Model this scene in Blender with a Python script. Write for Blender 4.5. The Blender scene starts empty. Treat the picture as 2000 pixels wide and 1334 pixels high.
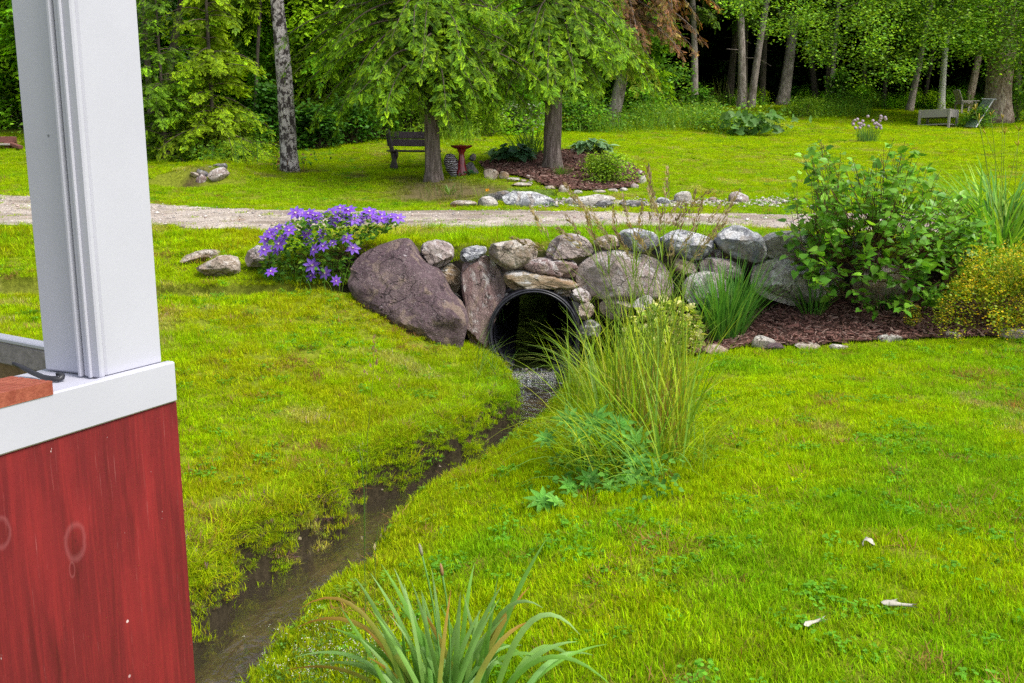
import bpy, math, random
import numpy as np
from mathutils import Vector, Matrix, Euler, noise as mnoise

R = math.radians
rng = np.random.default_rng(11)
random.seed(11)
SC = bpy.context.scene
COL = SC.collection
PI = math.pi

# ------------------------------------------------------------------ camera model
FPX = 1800.0                      # focal length in pixels of the 2000 px wide photograph
TH = math.atan(FPX / 9830.0)      # downward pitch
CT, ST = math.cos(TH), math.sin(TH)
CAMZ = 2.4                        # metres above the stream

def ray(px, py):
    dx = (px - 1000.0) / FPX
    dy = (667.0 - py) / FPX
    return np.array([dx, CT + dy * ST, -ST + dy * CT])

def at(px, py, Y):
    d = ray(px, py)
    return d * (Y / d[1]) + np.array([0, 0, CAMZ])

def project(P):
    P = np.asarray(P, float) - np.array([0, 0, CAMZ])
    f = P[..., 1] * CT - P[..., 2] * ST
    u = P[..., 1] * ST + P[..., 2] * CT
    return 1000 + FPX * P[..., 0] / f, 667 - FPX * u / f

def smooth(t):
    t = np.clip(t, 0, 1)
    return t * t * (3 - 2 * t)

# ------------------------------------------------------------------ value noise (numpy)
_perm = np.random.default_rng(5).random((256, 256))
def vnoise(x, y, sc=1.0, off=0.0):
    x = np.asarray(x) / sc + 37.3 + off
    y = np.asarray(y) / sc + 71.9 + off * 1.7
    xi = np.floor(x).astype(int); yi = np.floor(y).astype(int)
    fx = x - xi; fy = y - yi
    fx = fx * fx * (3 - 2 * fx); fy = fy * fy * (3 - 2 * fy)
    a = _perm[xi % 256, yi % 256]; b = _perm[(xi + 1) % 256, yi % 256]
    c = _perm[xi % 256, (yi + 1) % 256]; d = _perm[(xi + 1) % 256, (yi + 1) % 256]
    return (a * (1 - fx) + b * fx) * (1 - fy) + (c * (1 - fx) + d * fx) * fy

def fbm(x, y, sc=1.0, off=0.0):
    return (vnoise(x, y, sc, off) * .55 + vnoise(x, y, sc * .47, off + 9) * .28 + vnoise(x, y, sc * .21, off + 17) * .17)

# ------------------------------------------------------------------ mesh builder
class MB:
    def __init__(self):
        self.V = []; self.C = []; self.F = {}; self.n = 0
    def add(self, V, F, col=(1, 1, 1), mi=0):
        V = np.asarray(V, np.float32).reshape(-1, 3)
        col = np.asarray(col, np.float32)
        if col.ndim == 1:
            col = np.tile(col, (len(V), 1))
        if not isinstance(F, (list, tuple)):
            F = [F]
        for f in F:
            f = np.asarray(f, np.int64)
            if f.size:
                self.F.setdefault(f.shape[1], []).append((f + self.n, mi))
        self.V.append(V); self.C.append(col); self.n += len(V)
    def mesh(self, name, mats, smoothed=True):
        me = bpy.data.meshes.new(name)
        V = np.concatenate(self.V); C = np.concatenate(self.C)
        me.vertices.add(len(V)); me.vertices.foreach_set('co', V.ravel())
        loops, starts, totals, mids = [], [], [], []
        pos = 0
        for k, lst in self.F.items():
            for f, mi in lst:
                loops.append(f.ravel())
                starts.append(pos + np.arange(len(f)) * k)
                totals.append(np.full(len(f), k)); mids.append(np.full(len(f), mi))
                pos += f.size
        loops = np.concatenate(loops); starts = np.concatenate(starts)
        me.loops.add(len(loops)); me.loops.foreach_set('vertex_index', loops.astype(np.int32))
        me.polygons.add(len(starts))
        me.polygons.foreach_set('loop_start', starts.astype(np.int32))
        me.polygons.foreach_set('loop_total', np.concatenate(totals).astype(np.int32))
        me.polygons.foreach_set('material_index', np.concatenate(mids).astype(np.int32))
        me.polygons.foreach_set('use_smooth', np.full(len(starts), bool(smoothed)))
        a = me.color_attributes.new('tint', 'FLOAT_COLOR', 'POINT')
        a.data.foreach_set('color', np.concatenate([C, np.ones((len(C), 1), np.float32)], 1).ravel())
        for m in (mats if isinstance(mats, (list, tuple)) else [mats]):
            me.materials.append(m)
        me.update(calc_edges=True); me.validate()
        return me
    def build(self, name, mats, parent=None, smoothed=True, loc=None):
        """link as one object; loc = world position used as the object's origin"""
        if loc is not None:
            o_ = np.asarray(loc, np.float32)
            self.V = [v - o_ for v in self.V]
        me = self.mesh(name, mats, smoothed)
        o = bpy.data.objects.new(name, me); COL.objects.link(o)
        if parent is not None:
            o.parent = parent
            if loc is not None:
                o.location = Vector(loc) - parent.location
            else:
                o.location = -parent.location
        elif loc is not None:
            o.location = loc
        return o

def tag(o, label=None, cat=None, group=None, kind=None):
    if label: o['label'] = label
    if cat: o['category'] = cat
    if group: o['group'] = group
    if kind: o['kind'] = kind
    return o

def thing(name, label, cat, loc, group=None):
    o = bpy.data.objects.new(name, None); COL.objects.link(o)
    o.location = Vector([float(v) for v in loc]); o.empty_display_size = .1
    return tag(o, label, cat, group)

def norm(v):
    v = np.asarray(v, float)
    return v / np.maximum(np.linalg.norm(v, axis=-1, keepdims=True), 1e-9)

def frames(X, N):
    """rotation matrices (n,3,3), columns: tip direction, side, normal"""
    X = norm(X); N = np.broadcast_to(np.asarray(N, float), X.shape)
    Yv = norm(np.cross(N, X)); Z = np.cross(X, Yv)
    return np.stack([X, Yv, Z], axis=-1)

def scatter(mb, tv, tf, O, Rm, S, col, tc=None, mi=0):
    """copy a little template (tv, tf) to n places; col (n,3) times tc (k,3)"""
    tv = np.asarray(tv, float); O = np.asarray(O, float); n = len(O); k = len(tv)
    if n == 0: return
    S = np.asarray(S, float)
    if S.ndim == 0: S = np.full(n, float(S))
    if S.ndim == 1: S = S[:, None].repeat(3, 1)
    L = tv[None] * S[:, None, :]
    W = np.einsum('nij,nkj->nki', Rm, L) + O[:, None, :]
    col = np.asarray(col, float)
    if col.ndim == 1: col = np.tile(col, (n, 1))
    if tc is None: tc = np.ones((k, 3))
    tc = np.asarray(tc, float)
    if tc.ndim == 3: Cc = tc
    else: Cc = col[:, None, :] * tc[None]
    off = (np.arange(n) * k)[:, None, None]
    fs = [(np.asarray(f)[None] + off).reshape(-1, np.asarray(f).shape[1]) for f in (tf if isinstance(tf, list) else [tf])]
    mb.add(W.reshape(-1, 3), fs, Cc.reshape(-1, 3), mi)

def blades(mb, B, az, L, lean, bend, W, nseg=4, c0=(1, 1, 1), c1=None, mi=0, taper=.8, fold=0.0, wbase=.6):
    """strap leaves / grass blades growing from B: lean = start angle off vertical, bend = more angle towards the tip"""
    B = np.asarray(B, float); n = len(B)
    az, L, lean, bend, W = [np.broadcast_to(np.asarray(a, float), (n,)) for a in (az, L, lean, bend, W)]
    h = np.stack([np.cos(az), np.sin(az), np.zeros(n)], 1); sd = np.stack([-np.sin(az), np.cos(az), np.zeros(n)], 1)
    c0 = np.broadcast_to(np.asarray(c0, float), (n, 3)); c1 = c0 if c1 is None else np.broadcast_to(np.asarray(c1, float), (n, 3))
    P = B.copy(); rows = []; cols = []
    for i in range(nseg + 1):
        t = i / nseg
        w = W * (wbase + (1 - wbase) * min(1, t * 3)) * (1 - t ** (1 / max(1e-3, 1 - taper + .2)) if False else (1 - t ** 2.2 * .96)) * .5
        a = lean + bend * t
        nrm = np.stack([-np.cos(a) * np.cos(az), -np.cos(a) * np.sin(az), np.sin(a)], 1)
        if fold:
            rows.append(np.stack([P - sd * w[:, None] + nrm * (w * fold)[:, None], P, P + sd * w[:, None] + nrm * (w * fold)[:, None]], 1))
        else:
            rows.append(np.stack([P - sd * w[:, None], P + sd * w[:, None]], 1))
        cols.append((c0 * (1 - t) + c1 * t)[:, None, :].repeat(3 if fold else 2, 1))
        P = P + (L / nseg)[:, None] * (np.sin(a)[:, None] * h + np.cos(a)[:, None] * np.array([0, 0, 1.]))
    m = 3 if fold else 2
    V = np.stack(rows, 1).reshape(n, -1, 3); C = np.stack(cols, 1).reshape(n, -1, 3)
    q = []
    for i in range(nseg):
        for j in range(m - 1):
            q.append([i * m + j, i * m + j + 1, (i + 1) * m + j + 1, (i + 1) * m + j])
    q = np.array(q)
    F = (q[None] + (np.arange(n) * (nseg + 1) * m)[:, None, None]).reshape(-1, 4)
    mb.add(V.reshape(-1, 3), F, C.reshape(-1, 3), mi)
    return P

def tube(mb, pts, rad, seg=8, col=(1, 1, 1), mi=0, caps=True, wob=0.0, flute=0.0):
    pts = np.asarray(pts, float); n = len(pts)
    rad = np.broadcast_to(np.asarray(rad, float), (n,))
    T = np.gradient(pts, axis=0); T = norm(T)
    ref = np.array([0, 1., 0]) if abs(T[0, 1]) < .9 else np.array([1., 0, 0])
    V = []
    for i in range(n):
        a = norm(np.cross(T[i], ref)); b = np.cross(T[i], a)
        ang = np.arange(seg) * 2 * PI / seg
        r = rad[i] * (1 + wob * (np.array([mnoise.noise((math.cos(q) * 1.3 + pts[0, 0], math.sin(q) * 1.3 + pts[0, 1], i * .35)) for q in ang]) if wob else 0))
        V.append(pts[i] + (np.cos(ang) * r)[:, None] * a + (np.sin(ang) * r)[:, None] * b)
    V = np.concatenate(V)
    q = []
    for i in range(n - 1):
        for j in range(seg):
            k = (j + 1) % seg
            q.append([i * seg + j, i * seg + k, (i + 1) * seg + k, (i + 1) * seg + j])
    fs = [np.array(q)]
    if caps:
        fs.append(np.array([list(range(seg))[::-1]])); fs.append(np.array([[(n - 1) * seg + j for j in range(seg)]]))
    mb.add(V, fs, col, mi)

def tubes(mb, A, B, r0, r1, col, seg=4, mi=0):
    """many straight thin twigs A->B at once"""
    A = np.asarray(A, float); B = np.asarray(B, float); n = len(A)
    if n == 0: return
    T = norm(B - A); ref = np.where(np.abs(T[:, 2:3]) > .8, np.array([[1., 0, 0]]), np.array([[0, 0, 1.]]))
    a = norm(np.cross(T, ref)); b = np.cross(T, a)
    r0 = np.broadcast_to(np.asarray(r0, float), (n,)); r1 = np.broadcast_to(np.asarray(r1, float), (n,))
    ang = np.arange(seg) * 2 * PI / seg
    ring = np.cos(ang)[None, :, None] * a[:, None] + np.sin(ang)[None, :, None] * b[:, None]
    V = np.concatenate([A[:, None] + ring * r0[:, None, None], B[:, None] + ring * r1[:, None, None]], 1)
    q = np.array([[j, (j + 1) % seg, seg + (j + 1) % seg, seg + j] for j in range(seg)])
    F = (q[None] + (np.arange(n) * 2 * seg)[:, None, None]).reshape(-1, 4)
    col = np.asarray(col, float)
    if col.ndim == 2: col = col[:, None].repeat(2 * seg, 1).reshape(-1, 3)
    mb.add(V.reshape(-1, 3), F, col, mi)

BOXF = np.array([[0, 3, 2, 1], [4, 5, 6, 7], [0, 1, 5, 4], [1, 2, 6, 5], [2, 3, 7, 6], [3, 0, 4, 7]])
def box(mb, c, ex, ey, ez, size, col=(1, 1, 1), mi=0, bev=.004):
    """box at centre c along unit axes, with chamfered edges"""
    ex, ey, ez = norm(ex), norm(ey), norm(ez)
    hx, hy, hz = [s / 2 for s in size]
    b = min(bev, hx * .45, hy * .45, hz * .45)
    pts = []; idx = {}
    for sx in (-1, 1):
        for sy in (-1, 1):
            for sz in (-1, 1):
                for k in range(3):
                    p = [sx * hx, sy * hy, sz * hz]
                    for j in range(3):
                        if j != k: p[j] -= (sx, sy, sz)[j] * b
                    idx[(sx, sy, sz, k)] = len(pts); pts.append(p)
    f4, f3 = [], []
    def g(*a): return idx[a]
    for s in (-1, 1):
        a = [g(s, -1, -1, 0), g(s, 1, -1, 0), g(s, 1, 1, 0), g(s, -1, 1, 0)]; f4.append(a if s > 0 else a[::-1])
        a = [g(-1, s, -1, 1), g(-1, s, 1, 1), g(1, s, 1, 1), g(1, s, -1, 1)]; f4.append(a if s > 0 else a[::-1])
        a = [g(-1, -1, s, 2), g(1, -1, s, 2), g(1, 1, s, 2), g(-1, 1, s, 2)]; f4.append(a if s > 0 else a[::-1])
    for s1 in (-1, 1):
        for s2 in (-1, 1):
            f4.append([g(s1, s2, -1, 0), g(s1, s2, 1, 0), g(s1, s2, 1, 1), g(s1, s2, -1, 1)])
            f4.append([g(s1, -1, s2, 0), g(s1, 1, s2, 0), g(s1, 1, s2, 2), g(s1, -1, s2, 2)])
            f4.append([g(-1, s1, s2, 1), g(1, s1, s2, 1), g(1, s1, s2, 2), g(-1, s1, s2, 2)])
            for s3 in (-1, 1):
                f3.append([g(s1, s2, s3, 0), g(s1, s2, s3, 1), g(s1, s2, s3, 2)])
    pts = np.array(pts)
    W = np.asarray(c, float) + pts[:, :1] * ex + pts[:, 1:2] * ey + pts[:, 2:] * ez
    ctr = np.asarray(c, float)
    def fix(fs):
        out = []
        for f in fs:
            p = W[f]; nn = np.cross(p[1] - p[0], p[2] - p[0])
            out.append(f if np.dot(nn, p.mean(0) - ctr) > 0 else f[::-1])
        return np.array(out)
    mb.add(W, [fix(f4), fix(f3)], col, mi)

def lathe(mb, prof, origin, ax=(0, 0, 1), seg=32, col=(1, 1, 1), mi=0, twist=None):
    ax = norm(ax); ref = np.array([1., 0, 0]) if abs(ax[0]) < .9 else np.array([0, 1., 0])
    a = norm(np.cross(ref, ax)); b = np.cross(ax, a)
    V = []
    for r, z in prof:
        ang = np.arange(seg) * 2 * PI / seg
        rr = r if twist is None else r * (1 + twist(ang, z))
        V.append(np.asarray(origin) + ax * z + (np.cos(ang) * rr)[:, None] * a + (np.sin(ang) * rr)[:, None] * b)
    q = []
    for i in range(len(prof) - 1):
        for j in range(seg):
            k = (j + 1) % seg
            q.append([i * seg + j, i * seg + k, (i + 1) * seg + k, (i + 1) * seg + j])
    mb.add(np.concatenate(V), np.array(q), col, mi)

def inpoly(x, y, poly):
    poly = np.asarray(poly); x = np.asarray(x); y = np.asarray(y)
    r = np.zeros(x.shape, bool); j = len(poly) - 1
    for i in range(len(poly)):
        xi, yi = poly[i]; xj, yj = poly[j]
        c = ((yi > y) != (yj > y)) & (x < (xj - xi) * (y - yi) / (yj - yi + 1e-12) + xi)
        r ^= c; j = i
    return r

def polydist(x, y, P):
    """distance to a polyline, signed (+ = left of travel), and arc parameter 0..1"""
    P = np.asarray(P, float); x = np.asarray(x); y = np.asarray(y)
    best = np.full(x.shape, 1e9); sg = np.zeros(x.shape); par = np.zeros(x.shape)
    n = len(P) - 1
    for i in range(n):
        a, b = P[i], P[i + 1]; d = b - a; L2 = d @ d
        t = np.clip(((x - a[0]) * d[0] + (y - a[1]) * d[1]) / L2, 0, 1)
        qx = a[0] + t * d[0]; qy = a[1] + t * d[1]
        dd = np.hypot(x - qx, y - qy)
        m = dd < best
        best = np.where(m, dd, best); par = np.where(m, i + t, par)
        cr = d[0] * (y - a[1]) - d[1] * (x - a[0])
        sg = np.where(m, np.sign(cr), sg)
    return best, sg, par
# ------------------------------------------------------------------ materials
def newmat(name):
    m = bpy.data.materials.new(name); m.use_nodes = True
    nt = m.node_tree; nt.nodes.clear()
    out = nt.nodes.new('ShaderNodeOutputMaterial')
    return m, nt, out

class NT:
    def __init__(self, nt): self.nt = nt
    def n(self, t, **kw):
        x = self.nt.nodes.new(t)
        ins = kw.pop('ins', {})
        for k, v in kw.items(): setattr(x, k, v)
        for k, v in ins.items():
            if isinstance(v, bpy.types.NodeSocket): self.nt.links.new(v, x.inputs[k])
            else: x.inputs[k].default_value = v
        return x
    def l(self, a, b): self.nt.links.new(a, b)
    def noise(self, scale, detail=4, rough=.55, vec=None, dist=0.0):
        x = self.n('ShaderNodeTexNoise', ins={'Scale': scale, 'Detail': detail, 'Roughness': rough, 'Distortion': dist})
        if vec is not None: self.l(vec, x.inputs['Vector'])
        return x.outputs['Fac']
    def ramp(self, fac, stops, interp='LINEAR'):
        x = self.n('ShaderNodeValToRGB'); x.color_ramp.interpolation = interp
        e = x.color_ramp.elements
        while len(e) < len(stops): e.new(.5)
        for i, (p, c) in enumerate(stops):
            e[i].position = p
            e[i].color = (c[0], c[1], c[2], 1) if isinstance(c, (tuple, list)) else (c, c, c, 1)
        self.l(fac, x.inputs['Fac'])
        return x.outputs['Color']
    def mix(self, fac, a, b, mode='MIX'):
        x = self.n('ShaderNodeMix', data_type='RGBA', blend_type=mode)
        for i, v in ((0, fac), (6, a), (7, b)):
            if isinstance(v, bpy.types.NodeSocket): self.l(v, x.inputs[i])
            elif i == 0: x.inputs[0].default_value = v
            else: x.inputs[i].default_value = (v[0], v[1], v[2], 1)
        return x.outputs[2]
    def math(self, op, a, b=0.0):
        x = self.n('ShaderNodeMath', operation=op)
        for i, v in ((0, a), (1, b)):
            if isinstance(v, bpy.types.NodeSocket): self.l(v, x.inputs[i])
            else: x.inputs[i].default_value = v
        return x.outputs[0]
    def bump(self, h, strength=.3, dist=.01):
        x = self.n('ShaderNodeBump', ins={'Strength': strength, 'Distance': dist}); self.l(h, x.inputs['Height'])
        return x.outputs['Normal']
    def coord(self, scale=(1, 1, 1), kind='Object'):
        t = self.n('ShaderNodeTexCoord')
        m = self.n('ShaderNodeMapping', ins={'Scale': scale}); self.l(t.outputs[kind], m.inputs['Vector'])
        return m.outputs['Vector']
    def wpos(self, scale=(1, 1, 1)):
        g = self.n('ShaderNodeNewGeometry')
        m = self.n('ShaderNodeMapping', ins={'Scale': scale}); self.l(g.outputs['Position'], m.inputs['Vector'])
        return m.outputs['Vector']
    def attr(self, name='tint', kind='GEOMETRY'):
        return self.n('ShaderNodeAttribute', attribute_type=kind, attribute_name=name).outputs['Color']
    def rnd(self):
        return self.n('ShaderNodeObjectInfo').outputs['Random']

def principled(g, out, color, rough=.7, normal=None, spec=.3, metal=0.0, sss=None):
    p = g.n('ShaderNodeBsdfPrincipled')
    for k, v in (('Base Color', color), ('Roughness', rough), ('Specular IOR Level', spec), ('Metallic', metal)):
        if isinstance(v, bpy.types.NodeSocket): g.l(v, p.inputs[k])
        else: p.inputs[k].default_value = (v[0], v[1], v[2], 1) if k == 'Base Color' else v
    if normal is not None: g.l(normal, p.inputs['Normal'])
    if out is not None: g.l(p.outputs[0], out.inputs['Surface'])
    return p

def mat_leaf(name, transl=.35, rough=.45, spec=.35, var=.35, instancer=False, vscale=9.0):
    m, nt, out = newmat(name); g = NT(nt)
    col = g.attr('tint')
    if instancer:
        col = g.mix(1.0, col, g.attr('itint', 'INSTANCER'), 'MULTIPLY')
    nz = g.noise(vscale, 2, .5, g.wpos())
    f = g.ramp(nz, [(.3, 1 - var), (.7, 1 + var)])
    col = g.mix(1.0, col, f, 'MULTIPLY')
    p = principled(g, None, col, rough, None, spec)
    t = g.n('ShaderNodeBsdfTranslucent')
    tc = g.mix(1.0, col, (1.25, 1.15, .55), 'MULTIPLY'); g.l(tc, t.inputs['Color'])
    mx = g.n('ShaderNodeMixShader', ins={0: transl}); g.l(p.outputs[0], mx.inputs[1]); g.l(t.outputs[0], mx.inputs[2])
    g.l(mx.outputs[0], out.inputs['Surface'])
    return m

def mat_tint(name, rough=.8, spec=.2, nscale=30, var=.25, bump=.3, bscale=60, bdist=.01):
    """plain solid coloured by its vertex tint with noise"""
    m, nt, out = newmat(name); g = NT(nt)
    v = g.wpos()
    f = g.ramp(g.noise(nscale, 4, .6, v), [(.3, 1 - var), (.7, 1 + var)])
    col = g.mix(1.0, g.attr('tint'), f, 'MULTIPLY')
    principled(g, out, col, rough, g.bump(g.noise(bscale, 4, .6, v), bump, bdist), spec)
    return m

def mat_stone(name, a, b, pale, pale_amt=.5, speck=.5, streak=(1, 1, 1), rust=0.0):
    m, nt, out = newmat(name); g = NT(nt)
    v0 = g.wpos(streak)
    rn = g.rnd()
    add = g.n('ShaderNodeVectorMath', operation='ADD'); g.l(v0, add.inputs[0])
    cx = g.n('ShaderNodeCombineXYZ'); r7 = g.math('MULTIPLY', rn, 17.0)
    for i in range(3): g.l(r7, cx.inputs[i])
    g.l(cx.outputs[0], add.inputs[1]); v = add.outputs[0]
    big = g.noise(3.2, 6, .62, v, .4)
    col = g.mix(g.ramp(big, [(.38, 0.0), (.62, 1.0)]), a, b)
    md = g.noise(17, 5, .65, v, .2)
    col = g.mix(g.ramp(md, [(.35, .0), (.75, .55)]), col, tuple(x * .42 for x in a))
    lich = g.noise(7.0, 8, .72, v, .6)
    nrm = g.n('ShaderNodeNewGeometry'); sx = g.n('ShaderNodeSeparateXYZ'); g.l(nrm.outputs['Normal'], sx.inputs[0])
    upf = g.n('ShaderNodeMapRange', ins={'From Min': -.2, 'From Max': .9, 'To Min': -.07, 'To Max': .055}); g.l(sx.outputs[2], upf.inputs['Value'])
    lv = g.math('ADD', lich, upf.outputs[0])
    col = g.mix(g.ramp(lv, [(.57 - .10 * pale_amt, 0.0), (.63 - .07 * pale_amt, .8)]), col, pale)
    fine = g.noise(42, 6, .75, v, .3)
    col = g.mix(1.0, col, g.ramp(fine, [(.30, .50), (.5, 1.0), (.70, 1.45)]), 'MULTIPLY')
    fin2 = g.noise(110, 3, .7, v)
    col = g.mix(1.0, col, g.ramp(fin2, [(.32, .68), (.68, 1.3)]), 'MULTIPLY')
    dv = g.n('ShaderNodeTexVoronoi', feature='DISTANCE_TO_EDGE', ins={'Scale': 4.2})
    wob = g.n('ShaderNodeVectorMath', operation='ADD'); g.l(v, wob.inputs[0])
    wn = g.n('ShaderNodeTexNoise', ins={'Scale': 7.0, 'Detail': 4.0}); g.l(v, wn.inputs['Vector'])
    ws = g.n('ShaderNodeVectorMath', operation='SCALE', ins={'Scale': .22}); g.l(wn.outputs['Color'], ws.inputs[0]); g.l(ws.outputs[0], wob.inputs[1]); g.l(wob.outputs[0], dv.inputs['Vector'])
    crk = g.math('MULTIPLY', g.ramp(dv.outputs['Distance'], [(.0, 1.0), (.010, .8), (.022, 0.0)]), g.ramp(g.noise(2.6, 3, .5, v), [(.50, 0.0), (.56, 1.0)]))
    col = g.mix(g.math('MULTIPLY', crk, .75), col, tuple(x * .22 for x in a))
    tanp = g.noise(4.6, 5, .6, v, .8)
    col = g.mix(g.ramp(tanp, [(.54, 0.0), (.64, .45)]), col, (.36, .27, .19))
    if rust:
        rs = g.noise(2.3, 5, .6, v, 1.0)
        col = g.mix(g.ramp(rs, [(.5, 0.0), (.62, rust)]), col, (.30, .17, .08))
    vo = g.n('ShaderNodeTexVoronoi', ins={'Scale': 95.0}); g.l(v, vo.inputs['Vector'])
    sp = g.ramp(vo.outputs['Distance'], [(.0, 1.0), (.14, 1.0), (.24, 0.0)])
    gate = g.ramp(g.noise(30, 2, .5, v), [(.5, 0.0), (.58, speck)])
    col = g.mix(g.math('MULTIPLY', sp, gate), col, (.62, .58, .52))
    vd = g.n('ShaderNodeTexVoronoi', ins={'Scale': 60.0}); g.l(v, vd.inputs['Vector'])
    col = g.mix(g.math('MULTIPLY', g.ramp(vd.outputs['Distance'], [(.1, 1.0), (.25, 0.0)]), speck * .7), col, tuple(x * .3 for x in a))
    h = g.math('SUBTRACT', g.math('ADD', g.math('MULTIPLY', g.noise(9, 8, .65, v), 1.0), g.math('MULTIPLY', g.noise(55, 5, .7, v), .45)), g.math('MULTIPLY', crk, .5))
    principled(g, out, col, g.ramp(md, [(.3, .62), (.7, .9)]), g.bump(h, 1.0, .045), .3)
    return m

def mat_bark(name, a, b, stretch=.16, scale=16, bumpd=.03, blotch=None, blotch_at=.5):
    m, nt, out = newmat(name); g = NT(nt)
    v = g.wpos((1, 1, stretch))
    n1 = g.noise(scale, 6, .7, v, .6)
    col = g.mix(g.ramp(n1, [(.38, 0.0), (.62, 1.0)]), a, b)
    n2 = g.noise(4, 4, .6, g.wpos((1, 1, .6)))
    col = g.mix(g.ramp(n2, [(.4, 0.0), (.75, .6)]), col, tuple(.6 * x + .1 * y for x, y in zip(a, (.2, .3, .1))))
    if blotch is not None:
        w = g.wpos((1, 1, .75))
        n3 = g.noise(9, 7, .75, w, .5)
        col = g.mix(g.ramp(n3, [(blotch_at - .02, 0.0), (blotch_at + .03, 1.0)]), col, blotch)
    principled(g, out, col, .88, g.bump(n1, .9, bumpd), .15)
    return m

def mat_wood(name, a, b, axis=(1, 12, 12), rough=.75, scale=5.0, bump=.4, spec=.25):
    m, nt, out = newmat(name); g = NT(nt)
    v = g.coord(axis)
    n1 = g.noise(scale, 6, .65, v, .3)
    n2 = g.noise(scale * 5, 4, .6, v)
    col = g.mix(g.ramp(n1, [(.35, 0.0), (.65, 1.0)]), a, b)
    col = g.mix(g.ramp(n2, [(.55, 0.0), (.75, .6)]), col, tuple(x * .4 for x in a))
    principled(g, out, col, rough, g.bump(g.math('ADD', n1, g.math('MULTIPLY', n2, .5)), bump, .004), spec)
    return m

MAT = {}
MAT['lawn_blade'] = mat_leaf('grass_blade', .45, .7, .04, .16, instancer=True)
MAT['leaf'] = mat_leaf('leaf_green', .42, .5, .2, .25)
MAT['needle'] = mat_leaf('hemlock_needle', .25, .6, .2, .3, vscale=2.5)
MAT['strap'] = mat_leaf('strap_leaf', .35, .5, .18, .15)
MAT['petal'] = mat_leaf('petal', .3, .5, .2, .1)
MAT['gloss_leaf'] = mat_leaf('lilac_leaf', .35, .38, .28, .18)
MAT['twig'] = mat_tint('twig_bark', .9, .1)
MAT['earth'] = mat_tint('earth', .95, .1, 22, .4, .6, 45, .03)
MAT['chip'] = mat_tint('bark_chip', .85, .2, 60, .3, .3, 80, .004)
MAT['pebble'] = mat_tint('pebble', .8, .25, 50, .25, .3, 90, .004)
MAT['hemlock_bark'] = mat_bark('hemlock_bark', (.085, .06, .052), (.30, .24, .22), .10, 16, .05)
MAT['grey_bark'] = mat_bark('grey_bark', (.17, .13, .115), (.48, .41, .38), .25, 13, .03)
MAT['dark_bark'] = mat_bark('dark_bark', (.045, .035, .03), (.13, .10, .085), .2, 13, .03)
MAT['birch_bark'] = mat_bark('mottled_birch_bark', (.36, .31, .30), (.56, .52, .50), .5, 20, .02, (.05, .04, .038), .50)
MAT['white_bark'] = mat_bark('white_birch_bark', (.55, .52, .5), (.75, .73, .7), 2.0, 14, .01, (.09, .08, .08), .62)
MAT['peel_bark'] = mat_bark('peeling_bark', (.20, .13, .095), (.52, .42, .36), .3, 7, .06, (.09, .065, .05), .56)
S = {}
S['plum'] = mat_stone('plum_boulder_stone', (.105, .066, .078), (.17, .118, .125), (.40, .37, .37), -.75, 1.0)
S['mauve'] = mat_stone('mauve_stone', (.22, .135, .13), (.32, .23, .215), (.58, .54, .52), .6, .5, (1.6, 1.6, .7))
S['tan'] = mat_stone('tan_stone', (.31, .24, .185), (.44, .37, .305), (.58, .54, .49), .45, .5, rust=.4)
S['pinkgrey'] = mat_stone('pink_grey_stone', (.31, .235, .215), (.43, .36, .34), (.60, .57, .56), .6, .5)
S['bluegrey'] = mat_stone('blue_grey_stone', (.20, .205, .235), (.34, .345, .37), (.64, .64, .64), .75, .6)
S['dark'] = mat_stone('dark_slate_stone', (.10, .095, .10), (.17, .16, .165), (.45, .44, .43), .3, .5)
S['pale'] = mat_stone('pale_granite', (.34, .305, .27), (.50, .465, .42), (.66, .64, .60), .55, .6)
S['gold'] = mat_stone('golden_stone', (.34, .255, .15), (.46, .39, .29), (.50, .50, .50), .4, .3, (.6, .6, 2.2), rust=.6)
# ------------------------------------------------------------------ camera, light, sky
cam = bpy.data.cameras.new('camera'); co = bpy.data.objects.new('camera', cam); COL.objects.link(co)
cam.sensor_width = 36.0; cam.sensor_fit = 'HORIZONTAL'; cam.lens = 36.0 * FPX / 2000.0
cam.clip_start = .05; cam.clip_end = 2000
co.location = (0, 0, CAMZ); co.rotation_euler = (PI / 2 - TH, 0, 0)
SC.camera = co

SUN_EL, SUN_AZ = R(54), R(120)        # azimuth clockwise from +Y: sun stands behind the camera's right shoulder
sd = Vector((math.sin(SUN_AZ) * math.cos(SUN_EL), math.cos(SUN_AZ) * math.cos(SUN_EL), math.sin(SUN_EL)))
sl = bpy.data.lights.new('sun', 'SUN'); sl.energy = 2.1; sl.angle = R(20); sl.color = (1, .96, .9)
so = bpy.data.objects.new('sun', sl); COL.objects.link(so)
so.rotation_euler = sd.to_track_quat('Z', 'Y').to_euler()
W = bpy.data.worlds.new('World'); SC.world = W; W.use_nodes = True
nt = W.node_tree; nt.nodes.clear(); g = NT(nt)
sky = g.n('ShaderNodeTexSky', sky_type='NISHITA', sun_disc=False, sun_elevation=SUN_EL, sun_rotation=SUN_AZ, air_density=1.0, dust_density=2.5, ozone_density=1.0)
hs = g.n('ShaderNodeHueSaturation', ins={'Saturation': .5, 'Value': 1.0}); g.l(sky.outputs[0], hs.inputs['Color'])
bg = g.n('ShaderNodeBackground', ins={'Strength': .13}); g.l(hs.outputs[0], bg.inputs['Color'])
wo = g.n('ShaderNodeOutputWorld'); g.l(bg.outputs[0], wo.inputs['Surface'])
SC.view_settings.view_transform = 'Standard'; SC.view_settings.look = 'None'
SC.view_settings.exposure = 0.94; SC.view_settings.gamma = 1.0
SC.cycles.use_denoising = False
SC.cycles.max_bounces = 7; SC.cycles.diffuse_bounces = 3; SC.cycles.glossy_bounces = 3
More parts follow.
